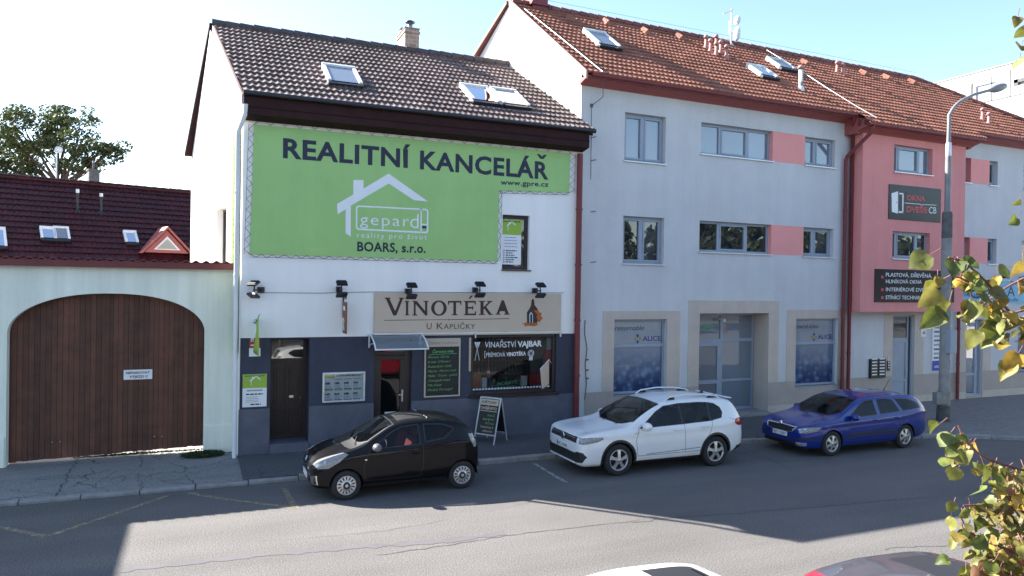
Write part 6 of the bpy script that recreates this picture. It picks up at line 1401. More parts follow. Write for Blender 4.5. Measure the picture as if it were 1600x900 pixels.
M['tyre'] = mat('tyre', (.018,.018,.02), .85, var=.2, vs=20, bump=.2, bs=40)
M['rim_silver'] = mat('rim_silver', (.55,.55,.57), .3, var=.05, metal=.75)
M['chrome'] = mat('chrome', (.75,.76,.78), .12, var=.02, metal=1.0)
M['trim_black'] = flat('trim_black', (.016,.016,.018), .5)
M['seat'] = flat('seat', (.035,.033,.035), .8); M['seat_red'] = flat('seat_red', (.25,.02,.025), .8)
M['lamp_red'] = glass_mat('lamp_red', (.55,.03,.03), (.45,.015,.02), .7, 1.6); M['plate_blue'] = flat('plate_blue', (.02,.05,.35), .5)
M['lamp_inner'] = mat('lamp_inner', (.85,.87,.9), .2, var=.02, vs=20, metal=.9)
def make_car(name, label, S, paintm, pos, rz=0, group=None):
    car = thing(name, label, 'car', pos, rz, group); L, Wd = S['L'], S['W']/2
    zt, zs, zb, wf = pchip(S['top']), pchip(S['belt']), pchip(S['bot']), pchip(S['w'])
    ends = [0,.004,.014,.03,.055,.085,.12,.17,.23,.30]; n = int((L-.6)/.075); xs = ends+[.30+(L-.60)*k/n for k in range(1,n)]+[L-e for e in reversed(ends)]
    tum = S.get('tumble', .34)
    def section(x):
        w, b, s, t_ = wf(x), zb(x), zs(x), zt(x); s = min(s, t_-.012); h = t_-s; hb = s-b
        low = [(0,b),(.5*w,b),(.82*w,b),(.92*w,b+.04*hb),(.965*w,b+.12*hb),(.985*w,b+.22*hb),(.995*w,b+.35*hb),(1.0*w,b+.5*hb),(.998*w,b+.62*hb),(.990*w,b+.74*hb),(.985*w,b+.83*hb),(.988*w,b+.90*hb),(.975*w,b+.96*hb)]
        A = Vector((.955*w, s)); B = Vector((max(.45*w, .955*w-tum*h), s+.86*h)); Bp = A.lerp(B, .80); Cc = Vector((.56*w if h > .25 else .6*w, t_-.022-.02*w*(h > .25))); B2 = Vector((B.x-.02*w, s+.95*h))
        up_ = [tuple(A)]+[tuple(A.lerp(Bp, k/7)) for k in range(1,8)]
        for k in range(1,7): t = k/6; up_.append(tuple(Bp*(1-t)**2+B2*2*t*(1-t)+Cc*t*t))
        D = Vector((0, t_)); E = Vector((Cc.x*.5, t_-.004))
        for k in range(1,6): t = k/5; up_.append(tuple(Cc*(1-t)**2+E*2*t*(1-t)+D*t*t))
        return low+up_
    bm = bmesh.new(); rows = []
    for x in xs:
        sx = S.get('rake', 0); rows.append([bm.verts.new((x, -y, z)) for y, z in section(x)])
    for r0, r1 in zip(rows, rows[1:]):
        for i in range(len(r0)-1): bm.faces.new((r0[i], r1[i], r1[i+1], r0[i+1]))
    for r_, rev in ((rows[0], False), (rows[-1], True)):
        vsx = list(r_) if rev else list(reversed(r_)); bm.faces.new(vsx)
    bmesh.ops.remove_doubles(bm, verts=bm.verts[:], dist=1e-5); bmesh.ops.recalc_face_normals(bm, faces=bm.faces[:]); bm.normal_update()
    if bm.faces and sum(f.normal.z for f in bm.faces if f.calc_center_median().z > .9*S['H']) < 0: bmesh.ops.reverse_faces(bm, faces=bm.faces[:]); bm.normal_update()
    for f in bm.faces: f.material_index = 0; f.smooth = True
    parts = {0: ('body', [paintm]), }
    slots = [paintm, M['trim_black'], M['glass_car']]; extra = {}
    TG = {'trim': 1}
    nxt = [10]; partinfo = {}
    def newtag(pname, m, split=True): k = nxt[0]; nxt[0] += 1; partinfo[k] = (pname, m, split); return k
    # wheel openings
    side_low = lambda c: c.y < -Wd*.55 and c.z < S['Ra']+S['R']+.05
    arch_rings = []
    for wx in S['wheels']:
        Ra = S['Ra']; C_ = lambda r, nn=26: [(wx+r*math.cos(2*math.pi*k/nn), S['R']+r*math.sin(2*math.pi*k/nn)) for k in range(nn)]
        if S.get('clad'): cut(bm, 1, *SIDE, C_(Ra+S['clad']), -.3, lambda c: c.y < -Wd*.75 and c.z < 1)
        hit = cut(bm, 99, *SIDE, C_(Ra), -1.1, lambda c: c.y < -Wd*.6 and c.z < 1)
        bmesh.ops.delete(bm, geom=[f for f in hit if f.is_valid], context='FACES')
    for kind, frame, poly, thr, flt in S['cuts'](newtag, M, paintm):
        cut(bm, kind, *frame, poly, thr, flt)
    # mirror
    bmesh.ops.remove_doubles(bm, verts=bm.verts[:], dist=2e-5)
    dup_ = bmesh.ops.duplicate(bm, geom=bm.verts[:]+bm.edges[:]+bm.faces[:]); nv = [g for g in dup_['geom'] if isinstance(g, bmesh.types.BMVert)]; nf = [g for g in dup_['geom'] if isinstance(g, bmesh.types.BMFace)]
    for v in nv: v.co.y = -v.co.y
    bmesh.ops.reverse_faces(bm, faces=nf)
    bmesh.ops.remove_doubles(bm, verts=[v for v in bm.verts if abs(v.co.y) < 1e-4], dist=1e-4)
    groups = {}
    for f in bm.faces:
        k = f.material_index; c = f.calc_center_median()
        key = ('body', 0) if k < 10 else (k, (1 if c.y > 0 else -1) if partinfo[k][2] else 0)
        groups.setdefault(key, []).append(f)
    for key, fl in groups.items():
        idx = {}; vv = []; ff = []; mm = []
        for f in fl:
            row = []
            for v in f.verts:
                if v.index not in idx or True:
                    kk = id(v)
                    if kk not in idx: idx[kk] = len(vv); vv.append(v.co.copy())
                    row.append(idx[kk])
            ff.append(row); mm.append(f.material_index)
        nm, ms = ('body', [paintm, M['trim_black']]) if key[0] == 'body' else (partinfo[key[0]][0], [partinfo[key[0]][1]])
        me = bpy.data.meshes.new(nm); me.from_pydata(vv, [], ff); me.shade_smooth()
        for p, m_ in zip(me.polygons, mm): p.material_index = m_ if key[0] == 'body' else 0
        for m_ in ms: me.materials.append(m_)
        o = bpy.data.objects.new(nm, me); COL.objects.link(o); o.parent = car
    bm.free()
    # wheels, wells, underside, cabin
    for wx in S['wheels']:
        for sg in (-1, 1): rim_wheel(car, wx, sg*(Wd-.025), S['R'], .20, S['rim'], S['spokes'], 'rim_silver', S['style'])
    mb = MB()
    for wx in S['wheels']:
        for sg in (-1, 1):
            nn = 20; P = [(wx+(S['Ra']+.004)*math.cos(math.pi*k/nn), S['R']+(S['Ra']+.004)*math.sin(math.pi*k/nn)) for k in range(nn+1)]
            y0, y1 = sg*(Wd*.975), sg*(Wd-.34)
            for (x0, z0), (x1, z1) in zip(P, P[1:]): mb.poly([(x0,y0,z0),(x1,y0,z1),(x1,y1,z1),(x0,y1,z0)])
            mb.poly([(x,y1,z) for x, z in P]+[(P[-1][0],y1,.2),(P[0][0],y1,.2)])
    mb.box(.4, L-.4, -Wd+.36, Wd-.36, .17, .24); mb.build('wheel_well', M['trim_black'], car, recalc=False)
    mb = MB(); cw = S['cowl']; sz = S.get('seat_z', .42)
    mb.prism([(cw+.05,-Wd+.2,sz+.2),(cw+.5,-Wd+.2,sz+.2),(cw+.42,-Wd+.2,sz+.52),(cw-.0,-Wd+.2,sz+.46)], (0,2*Wd-.4,0))
    mb.tube([(cw+.58+.05*math.sin(a)*.6, -.36+.18*math.cos(a), sz+.42+.17*math.sin(a)) for a in [k*math.pi/8 for k in range(17)]], .016, 6); mb.build('dashboard', M['trim_black'], car, bevel=.02)
    for sx, ys in ((S['seats'][0],(-.36,.36)),(S['seats'][1],(-.38,.38))):
        for yy in ys:
            mb = MB(); mb.box(sx-.45, sx+.05, yy-.24, yy+.24, sz-.08, sz+.1); mb.prism([(sx-.02,yy-.23,sz+.05),(sx+.12,yy-.23,sz+.05),(sx+.27,yy-.19,sz+.62),(sx+.16,yy-.19,sz+.62)], (0,.44,0)); mb.box(sx+.2, sx+.29, yy-.12, yy+.12, sz+.66, sz+.84)
            mb.build('seat', M[S.get('seat_m','seat')], car, bevel=.03)
    mb = MB(); mb.box(cw+.1, L-.5, -Wd+.18, Wd-.18, .26, .3); mb.build('floor', M['trim_black'], car)
    # door mirrors, handles
    for sg in (-1, 1):
        mx, my, mz = S['mirror']; mb = MB(); y0 = sg*my
        _s = S.get('mirror_s', 1.05); T = Matrix.Translation((mx, y0+sg*.11, mz)) @ Matrix.Scale(_s,4) @ Matrix.Scale(.085,4,(1,0,0)) @ Matrix.Scale(.12,4,(0,1,0)) @ Matrix.Scale(.078,4,(0,0,1))
        mb.lathe([(math.sin(math.pi*k/8), -math.cos(math.pi*k/8)) for k in range(9)], 14, 0, T)
        mb.bar((mx+.01,y0-sg*.05,mz-.07),(mx,y0+sg*.07,mz-.04),.05,.035,1); o = mb.build('door_mirror', [S.get('mirror_m') or paintm, M['trim_black']], car)
        mb = MB(); mb.lathe([(0,0),(1,0)], 14, 0, Matrix.Translation((mx+.06, y0+sg*.11, mz)) @ Matrix.Rotation(R(90),4,'Y') @ Matrix.Scale(.055,4,(1,0,0)) @ Matrix.Scale(.09,4,(0,1,0))); mb.build('mirror_glass', M['chrome'], o)
        for hx, hz in S['handles']:
            yy = wf(hx)*.99; mb = MB(); mb.tube([(hx-.09,sg*(yy-.0),hz),(hx-.07,sg*(yy+.022),hz),(hx+.07,sg*(yy+.022),hz),(hx+.09,sg*yy,hz)], .014, 8); mb.build('door_handle', S.get('handle_m') or paintm, car)
    # plates
    for front, x, z, body in S['plates']:
        sg = -1 if front else 1; mb = MB(); mb.box(x-.006, x+.006, -.26, .26, z-.055, z+.055, 0); xx = x+sg*.009
        fp_ = (lambda u, v: Vector((xx, -u, v))) if front else (lambda u, v: Vector((xx, u, v)))
        mb.poly([fp_(-.26,z-.055), fp_(-.215,z-.055), fp_(-.215,z+.055), fp_(-.26,z+.055)], 2)
        if body: put_text(mb, lambda u, v: fp_(u,v)+Vector((sg*.001,0,0)), body, -.19, .23, z-.035, .07, .0, 1)
        mb.build('number_plate', [M['white_sign'], M['black_ink'], M['plate_blue']], car)
    # wipers, aerial
    mb = MB()
    for yy in (-.45, .1): mb.tube([(cw-.04, yy, zt(cw-.04)+.012), (cw+.10, yy+.45, zt(cw+.10)+.004)], .009, 5)
    mb.build('wiper', M['trim_black'], car)
    if S.get('aerial'): (ax, ay, dx, dz) = S['aerial']; mb = MB(); mb.tube([(ax,ay,zt(ax)-.02),(ax+dx,ay,zt(ax)+dz)], [.012,.004], 6); mb.build('aerial', M['trim_black'], car)
    if S.get('extra'): S['extra'](car, zt, wf, paintm)
    return car
def windows_of(newtag, polys):
    out = []
    for P, big in polys: out.append((1, SIDE, P, .1, None))
    for P, big in polys: out.append((newtag('side_window', M['glass_car']), SIDE, inset(P, .022), .1, None))
    return out
def seam(pts, w=.010):
    """thin dark panel gap along a side-view polyline"""
    out = []
    for p, q in zip(pts, pts[1:]):
        d = (Vector(q)-Vector(p)).normalized(); nn = Vector((-d.y, d.x))*(w/2); out.append([tuple(Vector(p)-nn), tuple(Vector(q)-nn), tuple(Vector(q)+nn), tuple(Vector(p)+nn)])
    return out
def below(y): return lambda c: c.y < y
# ---- small black three-door hatchback
def cuts_small(newtag, M, pm):
    o = []
    o.append((1, TOPF, [(.78,-.60),(.70,-.3),(.68,.02),(.92,.02),(.94,-.3),(1.05,-.62)], .2, None))
    o.append((1, TOPF, [(.90,.02),(.93,-.34),(1.06,-.655),(1.62,-.56),(1.60,.02)], .15, None))
    o.append((newtag('windscreen', M['glass_car'], False), TOPF, [(.92,.02),(.95,-.34),(1.08,-.63),(1.60,-.53),(1.585,.02)], .15, None))
    o += windows_of(newtag, [([(1.12,.93),(1.52,1.225),(1.75,1.325),(2.10,1.355),(2.13,.965)],1), ([(2.21,.995),(2.19,1.355),(2.60,1.335),(2.80,1.265),(2.83,1.2),(2.62,1.05)],1)])
    for s in seam([(1.02,.35),(.98,.62),(1.10,.90)])+seam([(2.17,.98),(2.17,.55),(2.10,.35)])+seam([(1.02,.345),(2.1,.345)]): o.append((1, SIDE, s, .1, None))
    o.append((1, SIDE, [(.9,.20),(2.9,.20),(2.9,.28),(.9,.28)], -.5, below(-.6)))
    o.append((1, FRONT, [(-.42,.545),(.01,.555),(.01,.605),(-.40,.60)], .1, None))
    o.append((1, FRONT, [(-.40,.27),(.01,.27),(.01,.50),(-.46,.50)], .1, None))
    o.append((newtag('fog_lamp_trim', M['chrome']), FRONT, [(-.665,.30),(-.50,.30),(-.48,.47),(-.665,.48)], .0, None))
    o.append((1, FRONT, [(-.645,.325),(-.525,.325),(-.51,.445),(-.645,.455)], .0, None))
    Dh = Vector((-.42,-.74,.52)).normalized(); Rh = Vector((.74,-.42,0)).normalized(); Uh = Rh.cross(-Dh)*-1 if Rh.cross(-Dh).z < 0 else Rh.cross(-Dh)
    o.append((newtag('headlight', M['glass_lamp']), (Rh, Uh, Dh), [(Vector(p).dot(Rh), Vector(p).dot(Uh)) for p in ((.075,-.50,.655),(.15,-.655,.60),(.32,-.745,.625),(.52,-.775,.735),(.70,-.745,.86),(.62,-.665,.875),(.38,-.57,.805),(.17,-.48,.735))], .0, below(-.38)))
    o.append((newtag('taillight', M['glass_lamp']), SIDE, [(3.14,1.10),(3.24,1.10),(3.32,.96),(3.34,.82),(3.27,.82),(3.20,.94)], -.3, below(-.4)))
    o.append((newtag('rear_window', M['glass_car'], False), REARF, [(-.55,1.0),(.01,.98),(.01,1.30),(-.46,1.28)], .1, None))
    o.append((1, TOPF, [(1.72,.02),(1.72,-.40),(2.30,-.40),(2.30,.02)], .5, None))
    return o
def extra_small(car, zt, wf, pm):
    mb = MB()
    for z in (.565,.59): mb.bar((-.006,-.36,z),(-.006,.36,z),.012)
    for sg in (-1,1): mb.bar((.0,sg*.0,.70),(-.004,sg*.06,.665),.014); mb.bar((.02,0,.735),(.01,sg*.06,.70),.014)
    mb.build('grille_badge', M['chrome'], car)
    for sg in (-1,1):
        mb = MB(); mb.lathe([(0,0),(.055,0),(.07,.03)], 14, 0, Matrix.Translation((.17,sg*.575,.665)) @ Matrix.Rotation(R(-80),4,'Y')); mb.lathe([(0,0),(.04,0),(.055,.03)], 14, 0, Matrix.Translation((.30,sg*.62,.72)) @ Matrix.Rotation(R(-75),4,'Y')); mb.build('lamp_reflector', M['lamp_inner'], car)
        mb = MB(); mb.box(1.0,1.045,sg*.80-.012,sg*.80+.012,.74,.76); mb.build('indicator', M['white_ink'], car)
    mb = MB(); mb.tube([(2.32,-.50,zt(2.32)-.02),(2.32,.50,zt(2.32)-.02)], .008, 5); mb.build('roof_seam', M['zinc'], car)
small = dict(L=3.44, W=1.63, H=1.47, R=.283, Ra=.325, rim=.185, spokes=14, style='cap', wheels=(.66,3.0), cowl=.90, seats=(1.85,2.65), seat_m='seat_red', tumble=.33,
    top=[(0,.60),(.03,.67),(.10,.735),(.25,.815),(.55,.905),(.78,.955),(.93,1.01),(1.25,1.22),(1.60,1.40),(1.95,1.455),(2.4,1.465),(2.8,1.42),(3.05,1.355),(3.18,1.28),(3.30,1.05),(3.38,.92),(3.44,.66)],
    belt=[(0,.58),(.10,.66),(.30,.76),(.6,.845),(.95,.90),(1.6,.93),(2.4,.985),(2.9,1.03),(3.2,1.02),(3.38,.88),(3.44,.62)],
    bot=[(0,.36),(.04,.27),(.15,.22),(.5,.20),(2.9,.21),(3.25,.26),(3.40,.34),(3.44,.42)],
    w=[(0,.36),(.015,.47),(.05,.58),(.12,.665),(.25,.725),(.5,.78),(.9,.805),(1.7,.812),(2.6,.815),(3.0,.80),(3.25,.73),(3.38,.64),(3.44,.52)],
    mirror=(1.22,.77,.985), mirror_m=None, handles=[(2.02,.80)], plates=[(True,-.012,.42,''),(False,3.45,.62,'')], aerial=(1.72,0,.28,.13), cuts=cuts_small, extra=extra_small)
small['mirror_m'] = flat('mirror_grey', (.12,.115,.12), .4)
P_black = mat('paint_black', (.005,.0045,.006), .35, var=.02, coat=.4, spec=.08); P_white = paint('paint_white', (.72,.73,.74)); P_blue = paint('paint_blue', (.002,.020,.19), .0, .2)
make_car('parked_car', 'small black three door hatchback with silver hubcaps parked nearest the wooden gate', small, P_black, (2.66-.66, 14.15+.79, 0))
# ---- white crossover
def cuts_suv(newtag, M, pm):
    o = []
    o.append((1, TOPF, [(1.14,.02),(1.17,-.4),(1.36,-.77),(2.10,-.66),(2.06,.02)], .15, None))
    o.append((newtag('windscreen', M['glass_car'], False), TOPF, [(1.17,.02),(1.20,-.4),(1.39,-.745),(2.07,-.625),(2.03,.02)], .15, None))
    fr = [(1.46,1.005),(1.94,1.345),(2.18,1.455),(2.60,1.495),(2.63,1.035)]; rr = [(2.63,1.035),(2.60,1.495),(3.15,1.50),(3.40,1.485),(3.40,1.065)]; qq = [(3.40,1.065),(3.40,1.485),(3.58,1.455),(3.74,1.36),(3.79,1.24),(3.74,1.12)]
    o += windows_of(newtag, [(fr,1),(rr,1),(qq,1)])
    for s in seam([(1.40,.42),(1.36,.75),(1.46,1.05)])+seam([(2.66,1.08),(2.68,.42)])+seam([(3.46,1.1),(3.40,.85),(3.10,.42)])+seam([(1.4,.41),(3.12,.41)])+seam([(3.98,1.1),(4.4,.98)],.008): o.append((1, SIDE, s, .1, None))
    o.append((newtag('side_moulding', M['chrome']), SIDE, [(1.62,.425),(3.10,.475),(3.10,.49),(1.62,.44)], .05, None))
    o.append((1, SIDE, [(.9,.22),(3.6,.24),(3.6,.30),(.9,.30)], -.6, below(-.7)))
    o.append((1, FRONT, [(-.62,.735),(.01,.735),(.01,.865),(-.60,.855)], .0, None))
    o.append((newtag('headlight', M['glass_lamp']), SIDE, [(.02,.735),(.08,.725),(.40,.775),(.54,.83),(.52,.875),(.28,.88),(.05,.865)], -.5, below(-.50)))
    o.append((1, FRONT, [(-.62,.315),(.01,.315),(.01,.52),(-.55,.52),(-.66,.56),(-.80,.55),(-.84,.46),(-.78,.33)], -.1, None))
    o.append((1, REARF, [(-.8,.30),(.01,.30),(.01,.44),(-.8,.46)], -.1, None))
    o.append((newtag('taillight', M['lamp_red']), SIDE, [(4.14,1.06),(4.30,1.10),(4.40,1.03),(4.42,.90),(4.24,.91),(4.12,.98)], -.4, below(-.45)))
    o.append((newtag('rear_window', M['glass_car'], False), REARF, [(-.62,1.1),(.01,1.08),(.01,1.42),(-.52,1.40)], .1, None))
    o.append((1, SIDE, [(4.1,.30),(4.5,.30),(4.5,.46),(4.2,.44)], -.6, below(-.3)))
    return o
def extra_suv(car, zt, wf, pm):
    for sg in (-1,1):
        mb = MB(); mb.tube([(2.28,sg*.60,1.535),(2.42,sg*.605,1.625),(2.9,sg*.61,1.668),(3.4,sg*.605,1.652),(3.75,sg*.60,1.60),(3.84,sg*.595,1.545)], .017, 8)
        for x in (2.45,3.62): mb.prism([(x-.14,sg*.60,1.56),(x+.14,sg*.60,1.56),(x+.10,sg*.60,1.635),(x-.04,sg*.60,1.635)], (0,.018,0), 1)
        mb.build('roof_rail', [M['white_metal'], M['trim_black']], car)
        mb = MB(); 
        for k in range(3): mb.box(.07+k*.09,.13+k*.09,sg*(.70+.03*k)-.02,sg*(.70+.03*k)+.02,.775,.835)
        mb.build('lamp_reflector', M['lamp_inner'], car)
        mb = MB(); mb.bar((.03,sg*.60,.33),(.14,sg*.80,.40),.03); mb.bar((.0,sg*.62,.395),(.09,sg*.78,.455),.012); mb.build('fog_lamp', M['chrome'], car)
        mb = MB(); mb.prism([(1.30,sg*.918,.905),(1.42,sg*.922,.92),(1.42,sg*.922,.93),(1.32,sg*.918,.925)], (0,sg*.004,0)); mb.build('fender_trim', M['chrome'], car)
    mb = MB()
    for z in (.765,.80,.835): mb.bar((.0,-.55,z),(-.0,.55,z),.014)
    mb.bar((-.02,-.60,.315),(-.02,.60,.315),.02,.03,1)
    Tb = Matrix.Translation((-.008,0,.80)) @ Matrix.Rotation(R(-90),4,'Y'); mb.lathe([(.070,0),(.080,.0),(.080,.018),(.070,.018)], 24, 0, Tb); mb.lathe([(0,.008),(.07,.008)], 24, 2, Tb)
    Q = lambda u, v: Vector((-.02, u, .80+v))
    for sg in (-1,1):
        mb.bar(Q(sg*.032,.055),Q(sg*.0,.012),.011); mb.bar(Q(sg*.062,.028),Q(sg*.030,-.055),.011); mb.bar(Q(sg*.030,-.055),Q(0,.0),.011)
    mb.build('grille_badge', [M['chrome'], pm, M['trim_black']], car)
    mb = MB(); mb.prism([(3.70,0,1.585),(3.86,0,1.575),(3.84,0,1.63),(3.80,0,1.635)], (0,.02,0)); mb.build('aerial_fin', M['trim_black'], car)
    mb = MB(); mb.prism([(4.06,-.60,1.535),(4.26,-.56,1.505),(4.26,.56,1.505),(4.06,.60,1.535)], (0,0,.03)); mb.build('spoiler', pm, car, bevel=.012)
suv = dict(L=4.49, W=1.84, H=1.63, R=.352, Ra=.395, clad=.055, rim=.235, spokes=5, style='alloy', wheels=(.93,3.55), cowl=1.15, seats=(2.25,3.1), seat_z=.55, tumble=.30,
    top=[(0,.72),(.02,.82),(.06,.885),(.16,.935),(.5,.99),(.95,1.035),(1.17,1.07),(1.55,1.31),(2.0,1.525),(2.3,1.585),(2.8,1.625),(3.3,1.62),(3.8,1.58),(4.12,1.53),(4.2,1.45),(4.36,1.12),(4.44,.95),(4.49,.70)],
    belt=[(0,.69),(.04,.79),(.14,.875),(.5,.935),(1.15,.975),(2.2,.995),(3.4,1.035),(4.1,1.07),(4.35,1.05),(4.45,.88),(4.49,.66)],
    bot=[(0,.33),(.04,.26),(.18,.22),(.6,.22),(3.6,.25),(4.1,.28),(4.4,.36),(4.49,.46)],
    w=[(0,.58),(.012,.68),(.04,.755),(.10,.815),(.2,.855),(.45,.885),(.9,.91),(1.8,.918),(3.4,.92),(3.9,.905),(4.25,.84),(4.42,.75),(4.49,.64)],
    mirror=(1.58,.89,1.065), mirror_s=1.2, handles=[(2.45,.93),(3.24,.96)], plates=[(True,-.014,.60,'8C1 0598'),(False,4.5,.75,'')], cuts=cuts_suv, extra=extra_suv)
make_car('parked_car', 'white crossover with roof rails and black wheel arches in the middle of the parked row', suv, P_white, (8.56-.93, 13.92+.89, 0))
# ---- blue estate
def cuts_est(newtag, M, pm):
    o = []
    o.append((1, TOPF, [(1.11,.02),(1.14,-.4),(1.34,-.72),(2.04,-.60),(1.98,.02)], .15, None))
    o.append((newtag('windscreen', M['glass_car'], False), TOPF, [(1.14,.02),(1.17,-.4),(1.37,-.70),(2.01,-.57),(1.95,.02)], .15, None))
    o += windows_of(newtag, [([(1.46,.915),(1.94,1.215),(2.20,1.31),(2.48,1.335),(2.50,.94)],1), ([(2.60,.945),(2.58,1.335),(3.03,1.33),(3.18,1.285),(3.36,.985)],1), ([(3.45,.99),(3.24,1.32),(3.73,1.295),(4.06,1.185),(4.18,1.04)],1)])
    for s in seam([(1.42,.36),(1.38,.62),(1.46,.90)])+seam([(2.55,.94),(2.57,.36)])+seam([(3.42,.98),(3.36,.72),(3.08,.36)])+seam([(1.42,.355),(3.08,.355)]): o.append((1, SIDE, s, .1, None))
    o.append((1, SIDE, [(1.46,.50),(3.14,.50),(3.14,.55),(1.46,.55)], .05, None))
    o.append((1, FRONT, [(-.90,.43),(.01,.43),(.01,.475),(-.90,.475)], -.2, None))
    o.append((1, FRONT, [(-.56,.24),(.01,.24),(.01,.36),(-.60,.36)], -.1, None))
    o.append((newtag('grille_surround', M['chrome'], False), FRONT, [(-.42,.585),(.01,.565),(.01,.745),(-.50,.735)], .0, None))
    o.append((1, FRONT, [(-.39,.605),(.01,.585),(.01,.72),(-.46,.712)], .0, None))
    o.append((newtag('headlight', M['glass_lamp']), SIDE, [(.025,.60),(.10,.60),(.40,.65),(.54,.715),(.52,.755),(.30,.755),(.10,.735),(.03,.69)], -.5, below(-.47)))
    o.append((newtag('fog_lamp', M['glass_lamp']), FRONT, [(-.74,.285),(-.54,.285),(-.54,.37),(-.76,.37)], -.2, None))
    o.append((newtag('taillight', M['lamp_red']), SIDE, [(4.32,1.03),(4.46,1.0),(4.53,.86),(4.53,.72),(4.40,.72),(4.38,.88)], -.4, below(-.4)))
    o.append((newtag('rear_window', M['glass_car'], False), REARF, [(-.55,1.02),(.01,1.0),(.01,1.34),(-.48,1.32)], .05, None))
    return o
def extra_est(car, zt, wf, pm):
    mb = MB()
    for k in range(-6,7): mb.bar((.006,k*.06,.61),(.02,k*.06,.735),.012,mi=1)
    Tb = Matrix.Translation((.03,0,.765)) @ Matrix.Rotation(R(-70),4,'Y'); mb.lathe([(0,.02),(.045,.015),(.055,.0)], 18, 0, Tb); mb.build('grille_badge', [M['chrome'], M['trim_black']], car)
    for sg in (-1,1):
        mb = MB(); mb.lathe([(0,0),(.05,0),(.065,.03)], 14, 0, Matrix.Translation((.13,sg*.60,.68)) @ Matrix.Rotation(R(-85),4,'Y')); mb.lathe([(0,0),(.045,0),(.06,.03)], 14, 0, Matrix.Translation((.20,sg*.70,.69)) @ Matrix.Rotation(R(-80),4,'Y')); mb.build('lamp_reflector', M['lamp_inner'], car)
        mb = MB(); mb.tube([(3.30,sg*.575,1.40),(3.8,sg*.565,1.375),(4.12,sg*.56,1.27),(4.36,sg*.62,1.03)], .008, 5); mb.build('roof_strip', M['chrome'], car)
est = dict(L=4.57, W=1.77, H=1.47, R=.316, Ra=.355, rim=.205, spokes=6, style='alloy', wheels=(.90,3.53), cowl=1.09, seats=(2.1,2.95), seat_z=.40, tumble=.33,
    top=[(0,.64),(.03,.70),(.10,.76),(.3,.82),(.7,.885),(1.0,.92),(1.14,.955),(1.5,1.165),(1.95,1.36),(2.25,1.415),(2.7,1.445),(3.3,1.44),(3.8,1.415),(4.1,1.36),(4.22,1.28),(4.44,1.0),(4.52,.90),(4.57,.70)],
    belt=[(0,.61),(.08,.67),(.25,.745),(.7,.825),(1.15,.875),(2.2,.905),(3.4,.95),(4.1,1.02),(4.42,.96),(4.53,.84),(4.57,.64)],
    bot=[(0,.34),(.04,.26),(.18,.21),(.6,.19),(3.7,.20),(4.2,.25),(4.5,.36),(4.57,.44)],
    w=[(0,.48),(.012,.58),(.04,.67),(.10,.735),(.22,.79),(.5,.85),(.95,.875),(1.8,.882),(3.5,.885),(4.0,.865),(4.35,.80),(4.52,.70),(4.57,.58)],
    mirror=(1.56,.84,.945), handles=[(2.40,.83),(3.20,.85)], plates=[(True,-.012,.515,'9J7 1287'),(False,4.58,.75,'')], aerial=(3.72,0,.26,.30), cuts=cuts_est, extra=extra_est)
make_car('parked_car', 'blue estate car farthest right in the row of parked cars', est, P_blue, (14.62-.90, 13.72+.86, 0), R(1.0))
# ---- two cars along the near kerb, only their roofs reach into the picture
P_white2 = paint('paint_white_near', (.74,.74,.73)); P_red = paint('paint_red', (.30,.012,.025)); P_dark = paint('roof_dark', (.045,.043,.05))
def cuts_white(newtag, M, pm):   # longer roof, windscreen further forward
    return [(k, fr, [(min(x, 1.22), y) for x, y in P] if fr is TOPF and max(x for x, y in P) < 1.65 else P, th, fl) for k, fr, P, th, fl in cuts_small(newtag, M, pm)]
c = on_z(1035,873,1.46); make_car('parked_car', 'white car at the near kerb with only its roof showing', dict(small, cuts=cuts_white, plates=[], mirror_m=None, extra=None), P_white2, (c.x+1.95, c.y-.56, 0), R(179))
def cuts_red(newtag, M, pm):
    o = cuts_small(newtag, M, pm); k = newtag('roof', P_dark, False)
    return [(k, TOPF, [(1.63,.02),(1.66,-.60),(2.96,-.60),(2.96,.02)], .35, None)]+o
red = dict(small, cuts=cuts_red, plates=[], aerial=None, extra=None)
S = 1.12
redc = {k: v for k, v in red.items()}
c = on_z(1385,864,1.465*1.03)
rc = make_car('parked_car', 'red car with dark grey roof at the near kerb under the leaves', redc, P_red, (c.x+2.55, c.y-.55, 0), R(179)); rc.scale = (1.14,1.08,1.03)
